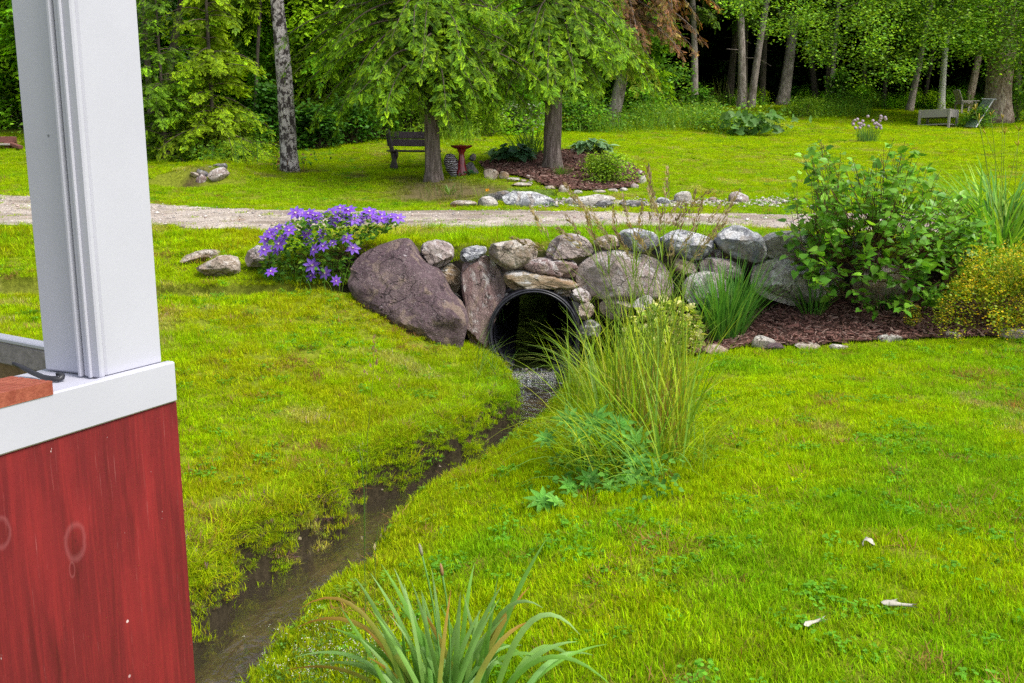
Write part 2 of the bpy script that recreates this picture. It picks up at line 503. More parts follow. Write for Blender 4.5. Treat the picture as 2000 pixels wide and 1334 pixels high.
SC.cycles.transmission_bounces = 4; SC.cycles.transparent_max_bounces = 8
SC.cycles.sample_clamp_indirect = 6.0

# ------------------------------------------------------------------ terrain height
def tps_fit(P, lam=.02):
    P = np.asarray(P, float); n = len(P)
    d = np.hypot(P[:, None, 0] - P[None, :, 0], P[:, None, 1] - P[None, :, 1])
    K = np.where(d > 0, d * d * np.log(np.maximum(d, 1e-9)), 0) + lam * np.eye(n)
    A = np.zeros((n + 3, n + 3)); A[:n, :n] = K
    A[:n, n] = 1; A[:n, n + 1:] = P[:, :2]; A[n, :n] = 1; A[n + 1:, :n] = P[:, :2].T
    w = np.linalg.solve(A, np.concatenate([P[:, 2], np.zeros(3)]))
    return P[:, :2].copy(), w
def tps_eval(fit, x, y):
    Q, w = fit; x = np.asarray(x, float); y = np.asarray(y, float)
    z = np.full(x.shape, w[len(Q)]) + w[len(Q) + 1] * x + w[len(Q) + 2] * y
    for (a, b), k in zip(Q, w[:len(Q)]):
        d2 = (x - a) ** 2 + (y - b) ** 2
        z = z + k * .5 * d2 * np.log(np.maximum(d2, 1e-12))
    return z

# stream: waterlines read off the photograph at water level
def flat(px, py, z):
    d = ray(px, py); t = (z - CAMZ) / d[2]
    return d[0] * t, d[1] * t
left_px = [(330, 1345), (376, 1275), (437, 1223), (481, 1153), (560, 1122), (613, 1074), (678, 1039), (696, 990), (744, 976), (805, 956), (875, 921), (932, 890), (963, 851), (998, 833), (1018, 798), (1003, 768), (985, 745)]
right_px = [(450, 1385), (494, 1323), (525, 1253), (582, 1227), (613, 1183), (665, 1144), (700, 1122), (744, 1065), (779, 1017), (805, 975), (835, 960), (915, 922), (976, 882), (1010, 850), (1050, 825), (1092, 775), (1118, 745)]
LW = np.array([flat(x, y, 0.0) for x, y in left_px]); RW = np.array([flat(x, y, .07) for x, y in right_px])
LW = np.vstack([[-2.9, 1.0], [-2.05, 3.0], LW]); RW = np.vstack([[-2.1, 1.0], [-1.5, 3.0], RW])
CW = (LW + RW) / 2
HW = np.hypot(*(LW - RW).T) / 2
MOUTH = np.array([.245, 10.25, .60]); PR = .51          # culvert mouth centre and radius
CL = np.vstack([CW, [MOUTH[0], 10.4], [MOUTH[0] + .03, 12.0]]); HWL = np.concatenate([HW, [.40, .40]])

LWX = np.vstack([[-4.3, -2.0], LW, [MOUTH[0] - .42, 10.5], [MOUTH[0] - .42, 12.6]]); RWX = np.vstack([[-3.6, -2.0], RW, [MOUTH[0] + .42, 10.5], [MOUTH[0] + .42, 12.6]])
front_pts = []
for px, py, Y in [(640, 562, 10.3), (400, 520, 11.4), (480, 500, 11.5), (200, 500, 11.7), (700, 575, 10.25), (800, 640, 10.05), (905, 690, 9.95), (550, 560, 10.4)]:
    front_pts.append(at(px, py, Y))
front_pts += [(-1.2, 8.6, .60), (-.3, 9.6, .30), (-2.4, 8.0, .78), (-4.5, 8.0, .95), (-1.9, 6.0, .42), (-3.5, 5.0, .50), (-5, 2, .4), (-9, 6, 1.0), (-9, 10.5, 1.5), (-3, 9.6, 1.05), (-2.6, 3.0, .35),
              (-.35, 5.4, .40), (.1, 6.6, .40), (.5, 7.8, .40), (.8, 9.0, .32), (.5, 4.5, .56), (1.0, 6.0, .55), (1.6, 7.5, .60), (1.4, 9.0, .52), (3, 5, .60), (3, 8, .60), (5.5, 6, .60), (5, 9.2, .60), (2.4, 9.2, .60), (2.8, 10.6, .84), (4.0, 10.5, .86), (5.6, 10.5, .88), (1.3, 10.3, .60), (8, 9, .62), (9, 5, .6), (0, 1.5, .58), (3, 0, .6), (-2, -2, .5), (6, -4, .6), (-6, -5, .5), (10, 11, .9), (14, 8, .8)]
back_pts = []
for px, py, Y in [(400, 497, 11.5), (200, 480, 11.9), (480, 490, 11.4), (620, 480, 11.2), (850, 472, 11.1), (1000, 472, 11.1), (1250, 468, 11.15), (1500, 463, 11.2),
                  (0, 445, 12.8), (300, 448, 12.8), (700, 449, 12.7), (1100, 449, 12.7), (1500, 449, 12.7),
                  (0, 378, 17.2), (300, 408, 15.7), (700, 411, 15.5), (1100, 413, 15.5), (1500, 414, 15.5),
                  (120, 365, 18.2), (330, 385, 17.2), (500, 392, 16.9), (650, 398, 16.5), (1300, 396, 16.8), (1500, 390, 17.0), (1000, 399, 16.6), (800, 402, 16.2),
                  (330, 332, 21.0), (390, 350, 19.6), (440, 352, 19.3), (470, 333, 20.6), (560, 335, 21.0), (640, 291, 25.5), (650, 340, 20.5), (640, 375, 17.9), (550, 300, 25), (450, 320, 22.5),
                  (790, 328, 22.0), (845, 353, 19.3), (830, 388, 17.2), (760, 365, 18.6), (900, 344, 19.7), (960, 350, 19.0), (960, 385, 17.3), (1078, 328, 20.5), (1100, 372, 18.2), (1200, 372, 18.2), (1245, 345, 19.6), (1140, 298, 22.3), (1000, 318, 21.2),
                  (830, 275, 27.0), (960, 275, 27.0), (1120, 262, 30.0), (1195, 246, 33.0), (1300, 330, 22.3), (1300, 258, 32.0), (1450, 264, 32.0), (1500, 330, 22.4), (1700, 285, 27.5), (1840, 249, 38), (1640, 238, 38), (1760, 222, 44), (1550, 212, 44), (1990, 256, 36), (1900, 330, 22.5), (1990, 400, 16.5), (1980, 470, 12.6), (1350, 236, 36), (1420, 214, 44),
                  (20, 300, 24.5), (50, 330, 21), (20, 265, 28), (700, 270, 28)]:
    back_pts.append(at(px, py, Y))
Zf = CAMZ
back_pts += [(0, 60, Zf + 4.2), (20, 60, Zf + 4.6), (-20, 50, Zf + 2.6), (40, 60, Zf + 5.0), (-40, 60, Zf + 3), (40, 30, Zf + 1.6), (-40, 25, Zf + .9), (60, 100, Zf + 8), (-60, 100, Zf + 6), (0, 110, Zf + 9), (25, 12, Zf - .6), (-25, 12, Zf - .5), (16, 20, Zf - .1), (-16, 20, Zf + .1)]
FIT_F, FIT_B = tps_fit(front_pts, .01), tps_fit(back_pts, .01)

def wall_y(x):
    return 10.78 + .10 * np.sin(x * 1.3) + .04 * (x - .5) * (x < -1) * -1.0 - .02 * np.maximum(0, x - 4)

def creek_d(x, y):
    dl, sl_, par = polydist(x, y, LWX); dr, sr_, _ = polydist(x, y, RWX)
    tl, tr = dl * sl_, -dr * sr_
    t = np.maximum(tl, tr)
    return t, np.where(tl >= tr, 1.0, -1.0), np.zeros(np.shape(x)), par

def ground_z(x, y):
    x = np.asarray(x, float); y = np.asarray(y, float)
    zf = tps_eval(FIT_F, x, y); zb = tps_eval(FIT_B, x, y)
    # away from the picture the two sheets settle on calm values
    far = smooth((np.abs(x) - 35) / 40) ; zb = zb * (1 - far) + far * (CAMZ + np.clip((y - 15) * .09, -1.6, 8))
    zb = np.minimum(zb, CAMZ + 12)
    zb = np.where(y > 10, zb, np.maximum(zb, 1.4))
    zf = np.clip(zf, .25, 1.9)
    k = smooth((y - wall_y(x)) / .30)
    # left of the big boulder the lawn runs up without a step
    soft = smooth((-2.0 - x) / 1.4)
    ks = smooth((y - 10.6) / 2.0)
    k = k * (1 - soft) + ks * soft
    z = zf * (1 - k) + zb * k
    z = z + .035 * (fbm(x, y, 1.7) - .5) * smooth((y - 2) / 3) + .02 * (fbm(x, y, .5, 3) - .5)
    # stream bed and its banks
    m = (y < 12.5) & (np.abs(x) < 6)
    if np.any(m):
        d, sg, hw, par = creek_d(x, y)
        t = d + .05 * (vnoise(x, y, .30, 4) - .5)
        jag = (vnoise(x, y, .22, 8) - .5) * .07
        left = -.08 + .44 * (1 - .5 * smooth((y - 9.2) / .6) * np.exp(-np.maximum(t, 0) / .14)) * (1 - np.exp(-np.maximum(t + jag, 0) / .050)) + .28 * np.maximum(t, 0) + .8 * np.maximum(t - .9, 0)
        right = -.06 + .20 * (1 - np.exp(-np.maximum(t + jag * .5, 0) / .06)) + .28 * np.maximum(t, 0)
        prof = np.where(sg > 0, left, right)
        prof = np.where(t < 0, -.10 - .04 * np.clip(-t / .2, 0, 1) + .03 * (vnoise(x, y, .16, 2) - .5), prof)
        hgap = np.maximum(0, .08 - np.abs(z - prof)) ** 2 / .32
        zc = np.minimum(z, prof) - hgap * (t > 0)
        inreg = (y < 10.75)
        z = np.where(inreg & m, zc, z)
    # small ditch with its own stones beyond the road
    z = z + .30 * smooth((y - 19.05) / .22) * np.exp(-((x + 6.5) / .8) ** 2) * (1 - smooth((y - 20.0) / 1.6))
    z = z - .12 * np.exp(-((x + 6.6) / .6) ** 2 - ((y - 18.85) / .3) ** 2)
    return z

def gz(x, y):
    return float(ground_z(np.array([x]), np.array([y]))[0])

def on_ground(px, py, y0=2.2, y1=75):
    d = ray(px, py)
    Y = np.concatenate([np.arange(y0, 14, .02), np.arange(14, y1, .06)])
    P = d[None] / d[1] * Y[:, None] + np.array([0, 0, CAMZ])
    h = P[:, 2] - ground_z(P[:, 0], P[:, 1])
    i = np.argmax(h < 0)
    if i == 0: i = len(Y) - 1
    p = P[i].copy(); p[2] = gz(p[0], p[1])
    return p

def scale_at(p):
    """photograph pixels per metre at a world point"""
    q = np.asarray(p) - np.array([0, 0, CAMZ])
    return FPX / (q[1] * CT - q[2] * ST)

# ------------------------------------------------------------------ ground sheet
def axis_coords(lo, hi, f0, f1, step, grow=1.13):
    mid = np.arange(f0, f1 + 1e-6, step)
    out = [f1]; s = step
    while out[-1] < hi: s *= grow; out.append(out[-1] + s)
    lo_ = [f0]; s = step
    while lo_[-1] > lo: s *= grow; lo_.append(lo_[-1] - s)
    return np.concatenate([lo_[:0:-1], mid, out[1:]])
gx = axis_coords(-160, 160, -4.6, 5.2, .05, 1.09)
gy = axis_coords(-30, 220, 2.6, 13.4, .05, 1.07)
GX, GY = np.meshgrid(gx, gy)
GZ = ground_z(GX, GY)

bed_px = [(1352, 700), (1420, 690), (1480, 676), (1580, 683), (1740, 670), (1880, 664), (2200, 655), (2250, 560), (1990, 520), (1800, 560), (1600, 575), (1480, 605), (1300, 660)]
BED = np.array([on_ground(x, y)[:2] for x, y in bed_px])
isl_px = [(935, 322), (985, 312), (1050, 300), (1120, 297), (1190, 305), (1238, 328), (1262, 350), (1240, 368), (1170, 376), (1105, 374), (1060, 366), (1030, 352), (985, 343), (950, 340)]
ISL = np.array([on_ground(x, y)[:2] for x, y in isl_px])

def road_edges(x):
    # plan position of the two edges of the gravel track
    near = 12.75 + .12 * np.sin(x * .9) + .05 * np.sin(x * 2.7 + 1)
    far = 15.5 + .9 * smooth((-3.0 - x) / 5.0) * 1.6 + .15 * np.sin(x * .7 + 2)
    return near, far
def road_mask(x, y):
    n_, f_ = road_edges(x)
    w = (fbm(x, y, .6, 21) - .5) * .7
    return smooth((y - n_ + w) / .25) * smooth((f_ - y + w) / .25)

BARE = []          # trodden or shaded earth where the turf is thin: (x, y, radius)
for px_, py_, r_ in [(845, 362, .75), (850, 375, .9), (880, 380, .8), (915, 376, .6), (950, 372, .5), (830, 388, .6), (575, 338, .35), (600, 335, .45), (535, 345, .3), (1078, 335, .5), (790, 350, .4), (700, 345, .3), (395, 350, .25)]:
    p_ = on_ground(px_, py_); BARE.append((p_[0], p_[1], r_))
soil = np.zeros(GX.shape + (3,))
lawn_soil = np.array([.17, .20, .015])
soil[:] = lawn_soil
d_, sg_, hw_, _ = creek_d(GX, GY)
bedm = (smooth((-.01 - d_) / .05) * (GY < 10.9))[..., None]
soil = soil * (1 - bedm) + (np.array([.125, .098, .062]) * (.45 + 1.1 * fbm(GX, GY, .22, 71))[..., None]) * bedm
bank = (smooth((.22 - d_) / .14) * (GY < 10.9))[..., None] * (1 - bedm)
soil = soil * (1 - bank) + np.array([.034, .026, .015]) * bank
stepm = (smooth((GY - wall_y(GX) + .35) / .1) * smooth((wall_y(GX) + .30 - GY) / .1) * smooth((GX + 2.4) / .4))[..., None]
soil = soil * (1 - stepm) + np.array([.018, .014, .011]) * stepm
for tx_, ty_, tr_q in BARE:
    bm_ = (np.clip(1.3 - np.hypot(GX - tx_, GY - ty_) / tr_q, 0, .9))[..., None]
    soil = soil * (1 - bm_) + np.array([.125, .100, .045]) * bm_
dm = smooth((.8 - np.hypot((GX + 6.60) / .42, (GY - 19.0) / .34)) / .3)[..., None]
soil = soil * (1 - dm) + np.array([.04, .022, .015]) * dm
rm = road_mask(GX, GY)[..., None]
soil = soil * (1 - rm) + np.array([.30, .25, .22]) * rm
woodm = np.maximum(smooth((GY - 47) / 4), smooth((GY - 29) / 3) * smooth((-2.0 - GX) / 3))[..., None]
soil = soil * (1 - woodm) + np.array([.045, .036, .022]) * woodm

mb = MB()
ny, nx = GX.shape
V = np.stack([GX, GY, GZ], -1).reshape(-1, 3)
ii = np.arange(ny * nx).reshape(ny, nx)
F = np.stack([ii[:-1, :-1], ii[:-1, 1:], ii[1:, 1:], ii[1:, :-1]], -1).reshape(-1, 4)
# opening where the culvert leaves the bank
rr = np.hypot(V[:, 0] - MOUTH[0], V[:, 2] - MOUTH[2])
hole = (rr < PR + .02) & (V[:, 1] > 10.3) & (V[:, 1] < 11.6)
F = F[~hole[F].any(1)]
# unseen pit added at the pipe's far end to let in green light
fc = V[F].mean(1); pit = (np.abs(fc[:, 0] - MOUTH[0] - .14) < .48) & (fc[:, 1] > 17.25) & (fc[:, 1] < 18.25)
pv = V[F[pit]].reshape(-1, 3); PX0, PX1, PY0, PY1 = pv[:, 0].min(), pv[:, 0].max(), pv[:, 1].min(), pv[:, 1].max()
F = F[~pit]
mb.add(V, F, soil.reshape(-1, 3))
for (xa, ya), (xb, yb) in (((PX0, PY0), (PX0, PY1)), ((PX0, PY1), (PX1, PY1)), ((PX1, PY1), (PX1, PY0)), ((PX1, PY0), (PX0, PY0))):
    f_ = np.linspace(0, 1, 16); wx, wy = xa + (xb - xa) * f_, ya + (yb - ya) * f_; wz = ground_z(wx, wy) + .02
    lowz = np.where((ya == yb == PY0) & (np.abs(wx - MOUTH[0] - .14) < .5), 1.12, .0) if ya == yb and ya == PY0 else np.zeros(16)
    P_ = np.stack([np.stack([wx, wy, wz], 1), np.stack([wx, wy, lowz], 1)], 0).reshape(-1, 3)
    mb.add(P_, np.array([[i, i + 1, 16 + i + 1, 16 + i] for i in range(15)]), (.20, .30, .05))  # walls coloured green for the band reflected in the pipe water
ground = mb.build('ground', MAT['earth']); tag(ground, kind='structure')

def sheet(name, mat, inside, x0, x1, y0, y1, step, lift, col, kind='structure', wob=0.0):
    xs = np.arange(x0, x1, step); ys = np.arange(y0, y1, step)
    X, Y = np.meshgrid(xs, ys); Z = ground_z(X, Y) + lift
    if wob: Z = Z + wob * (fbm(X, Y, .18, 31) - .5) + wob * .7 * (vnoise(X, Y, .06, 33) - .5)
    V = np.stack([X, Y, Z], -1).reshape(-1, 3); n1, n2 = X.shape
    ii = np.arange(n1 * n2).reshape(n1, n2)
    F = np.stack([ii[:-1, :-1], ii[:-1, 1:], ii[1:, 1:], ii[1:, :-1]], -1).reshape(-1, 4)
    ok = inside(V[:, 0], V[:, 1])
    F = F[ok[F].all(1)]
    use = np.unique(F); mp = np.zeros(len(V), int); mp[use] = np.arange(len(use))
    m = MB(); m.add(V[use], mp[F], col); o = m.build(name, mat); tag(o, kind=kind)
    return o

# gravel material: crushed stone colours with worn greenish strips
m, nt, out = newmat('gravel_track'); g = NT(nt)
v = g.wpos()
n1 = g.noise(1.3, 6, .6, v, .3)
col = g.mix(g.ramp(n1, [(.36, 0.0), (.64, 1.0)]), (.30, .245, .205), (.50, .44, .385))
vo = g.n('ShaderNodeTexVoronoi', ins={'Scale': 34.0}); g.l(v, vo.inputs['Vector'])
col = g.mix(.55, col, g.mix(1.0, col, g.ramp(vo.outputs['Color'], [(.1, .45), (.9, 1.6)]), 'MULTIPLY'))
moss = g.noise(2.2, 6, .7, g.wpos((.55, 1.3, 1)))
col = g.mix(g.ramp(moss, [(.56, 0.0), (.68, .55)]), col, (.20, .19, .05))
wet = g.noise(.8, 4, .6, g.wpos((.4, 1.6, 1)))
col = g.mix(g.ramp(wet, [(.48, 0.0), (.62, .7)]), col, (.19, .145, .115))
principled(g, out, col, .92, g.bump(g.math('ADD', g.noise(26, 5, .7, v), vo.outputs['Distance']), .6, .03), .15)
MAT['gravel'] = m
road = sheet('road', MAT['gravel'], lambda x, y: road_mask(x, y) > .25, -16, 12, 12.0, 18.6, .09, .012, (1, 1, 1), wob=.012)

mulch_col = (.105, .058, .045)
soil_right = sheet('soil', MAT['earth'], lambda x, y: inpoly(x, y, BED), BED[:, 0].min(), BED[:, 0].max(), BED[:, 1].min(), BED[:, 1].max(), .05, .03, mulch_col, wob=.03)
soil_isl = sheet('soil', MAT['earth'], lambda x, y: inpoly(x, y, ISL), ISL[:, 0].min(), ISL[:, 0].max(), ISL[:, 1].min(), ISL[:, 1].max(), .07, .04, mulch_col, wob=.04)

def chips(n, poly, size, lift, cols, name, label):
    x = rng.uniform(poly[:, 0].min(), poly[:, 0].max(), n); y = rng.uniform(poly[:, 1].min(), poly[:, 1].max(), n)
    k = inpoly(x, y, poly); x, y = x[k], y[k]; n = len(x)
    O = np.stack([x, y, ground_z(x, y) + lift + rng.uniform(0, .02, n)], 1)
    az = rng.uniform(0, 2 * PI, n); el = rng.normal(0, .35, n)
    X = np.stack([np.cos(az) * np.cos(el), np.sin(az) * np.cos(el), np.sin(el)], 1)
    N = np.stack([rng.normal(0, .5, n), rng.normal(0, .5, n), np.ones(n)], 1)
    tv = np.array([[-.5, -.12, -.04], [.5, -.09, -.04], [.48, .1, -.04], [-.45, .13, -.04], [-.48, -.1, .05], [.46, -.07, .04], [.45, .09, .05], [-.42, .1, .04]])
    S_ = (size * rng.lognormal(0, .4, n))[:, None] * np.stack([np.ones(n), rng.uniform(.6, 1.8, n), np.ones(n)], 1)
    c = np.array(cols)[rng.integers(0, len(cols), n)] * rng.uniform(.7, 1.3, (n, 1))
    mb = MB(); scatter(mb, tv, [BOXF], O, frames(X, N), S_, c)
    o = mb.build(name, MAT['chip'], smoothed=False)
    return tag(o, label, 'mulch', kind='stuff')
CH = [(.15, .07, .055), (.20, .105, .085), (.09, .045, .035), (.26, .17, .14), (.12, .055, .045)]
chips(11000, BED, .045, .045, CH, 'mulch', 'reddish brown bark mulch spread under the lilac and iris')
chips(6000, ISL, .06, .06, CH, 'mulch', 'dark red brown bark mulch around the hemlock in the island bed')

# ------------------------------------------------------------------ stream water
mw, nt, out = newmat('stream_water'); g = NT(nt)
v = g.wpos()
d1 = g.noise(5, 4, .55, g.wpos((1.5, .7, 1)), 1.2); d2 = g.noise(17, 2, .5, v, .5)
near_c = g.n('ShaderNodeVectorMath', operation='DISTANCE'); g.l(v, near_c.inputs[0]); near_c.inputs[1].default_value = (.18, 9.75, .03)
fr = g.n('ShaderNodeMapRange', ins={'From Min': .15, 'From Max': 1.6, 'To Min': 1.0, 'To Max': 0.0}); g.l(near_c.outputs['Value'], fr.inputs['Value'])
bs = g.math('ADD', d1, g.math('MULTIPLY', d2, .4))
bn = g.n('ShaderNodeBump', ins={'Distance': .035}); g.l(bs, bn.inputs['Height']); g.l(g.math('ADD', .42, g.math('MULTIPLY', fr.outputs[0], .5)), bn.inputs['Strength'])
fz = g.n('ShaderNodeFresnel', ins={'IOR': 1.42}); g.l(bn.outputs[0], fz.inputs['Normal'])
gl = g.n('ShaderNodeBsdfGlossy', ins={'Roughness': .03, 'Color': (.95, .97, 1, 1)}); g.l(bn.outputs[0], gl.inputs['Normal'])
tr = g.n('ShaderNodeBsdfTransparent', ins={'Color': (.74, .66, .50, 1)})
mudd = g.n('ShaderNodeBsdfDiffuse', ins={'Color': (.21, .18, .13, 1)})
mx0 = g.n('ShaderNodeMixShader', ins={0: .12}); g.l(tr.outputs[0], mx0.inputs[1]); g.l(mudd.outputs[0], mx0.inputs[2])
mx = g.n('ShaderNodeMixShader'); g.l(g.math('MINIMUM', g.math('MULTIPLY', fz.outputs[0], 2.0), 1.0), mx.inputs[0]); g.l(mx0.outputs[0], mx.inputs[1]); g.l(gl.outputs[0], mx.inputs[2])
# white water just below the pipe
fo = g.noise(30, 7, .8, g.wpos((1.0, .6, 1)), 2.0)
nc2 = g.n('ShaderNodeVectorMath', operation='DISTANCE'); g.l(v, nc2.inputs[0]); nc2.inputs[1].default_value = (.13, 9.72, .03)
fr2 = g.n('ShaderNodeMapRange', ins={'From Min': .05, 'From Max': .75, 'To Min': .36, 'To Max': 0.0}); g.l(nc2.outputs['Value'], fr2.inputs['Value'])
fm = g.ramp(g.math('ADD', fo, g.math('SUBTRACT', fr2.outputs[0], .5)), [(.36, 0.0), (.50, .30), (.64, .9)])
fd = g.n('ShaderNodeBsdfDiffuse', ins={'Color': (.80, .84, .95, 1)})
mx2 = g.n('ShaderNodeMixShader'); g.l(fm, mx2.inputs[0]); g.l(mx.outputs[0], mx2.inputs[1]); g.l(fd.outputs[0], mx2.inputs[2])
g.l(mx2.outputs[0], out.inputs['Surface'])
MAT['water'] = mw
def in_stream(x, y):
    d, sg, hw, par = creek_d(x, y)
    return (d < .10) & (y < 10.27)
xs = np.arange(-3.4, .9, .03); ys = np.arange(1.2, 10.28, .03)
X, Y = np.meshgrid(xs, ys)
fall = smooth((Y - 9.62) / .65)
amp = np.exp(-((X - .15) ** 2 / .10 + (Y - 9.72) ** 2 / .10))
Z = .0 + .055 * fall + amp * .075 * (fbm(X, Y, .11, 3) - .35) + .006 * (fbm(X, Y, .18, 41) - .5)
V = np.stack([X, Y, Z], -1).reshape(-1, 3); n1, n2 = X.shape
ii = np.arange(n1 * n2).reshape(n1, n2)
F = np.stack([ii[:-1, :-1], ii[:-1, 1:], ii[1:, 1:], ii[1:, :-1]], -1).reshape(-1, 4)
ok = in_stream(V[:, 0], V[:, 1]); F = F[ok[F].all(1)]
use = np.unique(F); mp = np.zeros(len(V), int); mp[use] = np.arange(len(use))
mb = MB(); mb.add(V[use], mp[F]); tag(mb.build('water', mw), kind='structure')
# ------------------------------------------------------------------ lawn grass: thousands of little tufts on a point cloud
TUFTS = bpy.data.collections.new('grass_tufts')
def tuft_obj(mb, i):
    me = mb.mesh('grass_tuft_%02d' % i, MAT['lawn_blade'])
    o = bpy.data.objects.new('grass_tuft_%02d' % i, me); TUFTS.objects.link(o)
tr_ = np.random.default_rng(3)
NT_LAWN = 7
for i in range(NT_LAWN):                                   # short mown turf
    mb = MB(); n = 84
    r = .085 * np.sqrt(tr_.random(n)); a = tr_.uniform(0, 2 * PI, n)
    B = np.stack([r * np.cos(a), r * np.sin(a), np.full(n, -.008)], 1)
    c = tr_.lognormal(0, .22, (n, 1)) * np.array([1, 1, 1]) * np.stack([tr_.uniform(.85, 1.15, n), np.ones(n), tr_.uniform(.6, 1.6, n)], 1)
    st = tr_.random(n) < .06
    c[st] = np.array([1.55, 1.0, 6.0]) * tr_.uniform(.6, 1.0, (st.sum(), 1))
    blades(mb, B, tr_.uniform(0, 2 * PI, n), tr_.uniform(.018, .054, n), tr_.uniform(.05, .9, n), tr_.uniform(.2, 1.1, n), tr_.uniform(.0035, .0062, n), 2, c * .9, c * 1.1)
    tuft_obj(mb, i)
for i in range(NT_LAWN, NT_LAWN + 3):                      # clover and small broad leaves
    mb = MB(); n = 16
    r = .08 * np.sqrt(tr_.random(n)); a = tr_.uniform(0, 2 * PI, n)
    O = np.stack([r * np.cos(a), r * np.sin(a), tr_.uniform(.012, .04, n)], 1)
    tv = [[0, 0, 0], [.35, -.42, .06], [.85, -.38, .03], [1, 0, -.03], [.85, .38, .03], [.35, .42, .06]]
    tf = [np.array([[0, 1, 2, 3], [0, 3, 4, 5]])]
    for k in range(3):
        az = tr_.uniform(0, 2 * PI, n) + k * 2.1
        Xd = np.stack([np.cos(az), np.sin(az), tr_.normal(0, .2, n)], 1)
        scatter(mb, tv, tf, O, frames(Xd, [0, 0, 1]), tr_.uniform(.009, .02, n), np.array([.80, .92, 5.0]) * tr_.uniform(.8, 1.3, (n, 1)))
    n = 30
    r = .08 * np.sqrt(tr_.random(n)); a = tr_.uniform(0, 2 * PI, n)
    B = np.stack([r * np.cos(a), r * np.sin(a), np.full(n, -.008)], 1)
    blades(mb, B, tr_.uniform(0, 2 * PI, n), tr_.uniform(.02, .05, n), tr_.uniform(.05, .7, n), tr_.uniform(.2, 1.1, n), .005, 2, tr_.lognormal(0, .2, (n, 1)) * np.ones(3))
    tuft_obj(mb, i)
NL = NT_LAWN + 3
for i in range(NL, NL + 3):                                # longer fringe hanging over the banks
    mb = MB(); n = 44
    r = .06 * np.sqrt(tr_.random(n)); a = tr_.uniform(0, 2 * PI, n)
    B = np.stack([r * np.cos(a), r * np.sin(a), np.full(n, -.01)], 1)
    c = tr_.lognormal(0, .28, (n, 1)) * np.ones(3)
    st = tr_.random(n) < .2
    c[st] = np.array([1.5, .85, 4.5]) * tr_.uniform(.5, 1.1, (st.sum(), 1))
    blades(mb, B, tr_.uniform(0, 2 * PI, n), tr_.uniform(.06, .15, n), tr_.uniform(.1, .9, n), tr_.uniform(.5, 1.9, n), tr_.uniform(.003, .006, n), 4, c * .9, c * 1.1)
    tuft_obj(mb, i)
NF = NL + 3
mb = MB(); n = 40                                          # dry straw thatch
r = .09 * np.sqrt(tr_.random(n)); a = tr_.uniform(0, 2 * PI, n)
B = np.stack([r * np.cos(a), r * np.sin(a), np.full(n, .0)], 1)
blades(mb, B, tr_.uniform(0, 2 * PI, n), tr_.uniform(.03, .09, n), tr_.uniform(.8, 1.4, n), tr_.uniform(-.3, .6, n), .004, 3, np.array([1.0, .8, .55]) * tr_.uniform(.5, 1.1, (n, 1)))
tuft_obj(mb, NF)
NALL = NF + 1

GP, GR, GS, GI, GC = [], [], [], [], []
LA = np.array([.350, .510, .003]); LB = np.array([.190, .420, .006]); LC = np.array([.390, .390, .006]); LD = np.array([.52, .39, .14])
def lawn_tint(x, y):
    n = len(x)
    a = smooth((fbm(x, y, 1.6, 1) - .38) / .26)
    b = smooth((fbm(x, y, .55, 5) - .42) / .22)
    left = smooth((-.2 - x) / 1.2) * (y < 13)
    t = LA[None] * (1 - .75 * a[:, None] * (1 - .55 * left[:, None])) + LB[None] * .75 * a[:, None] * (1 - .55 * left[:, None])
    oc = (.08 + .42 * left) * b
    t = t * (1 - oc[:, None]) + LC * oc[:, None]
    far = smooth((y - 14) / 6)[:, None]
    st = np.where(np.sin((y - .05 * x) * 3.0) > 0, 1.0, .93)[:, None]
    farc = (LA * 1.02)[None] * (1 - .28 * a[:, None]) + LB * .28 * a[:, None]
    t = t * (1 - far) + farc * far * (1 - (1 - st) * .7)
    dry = smooth((fbm(x, y, .8, 13) - .70) / .06) * .45
    t = t * (1 - dry[:, None]) + LD * dry[:, None]
    return t * rng.lognormal(0, .10, (n, 1))

def visible(x, y, z, margin):
    px, py = project(np.stack([x, y, z], -1))
    mpx = margin * FPX / np.maximum(y, 1.5)
    return (px > -mpx) & (px < 2000 + mpx) & (py < 1334 + mpx) & (py > -200)

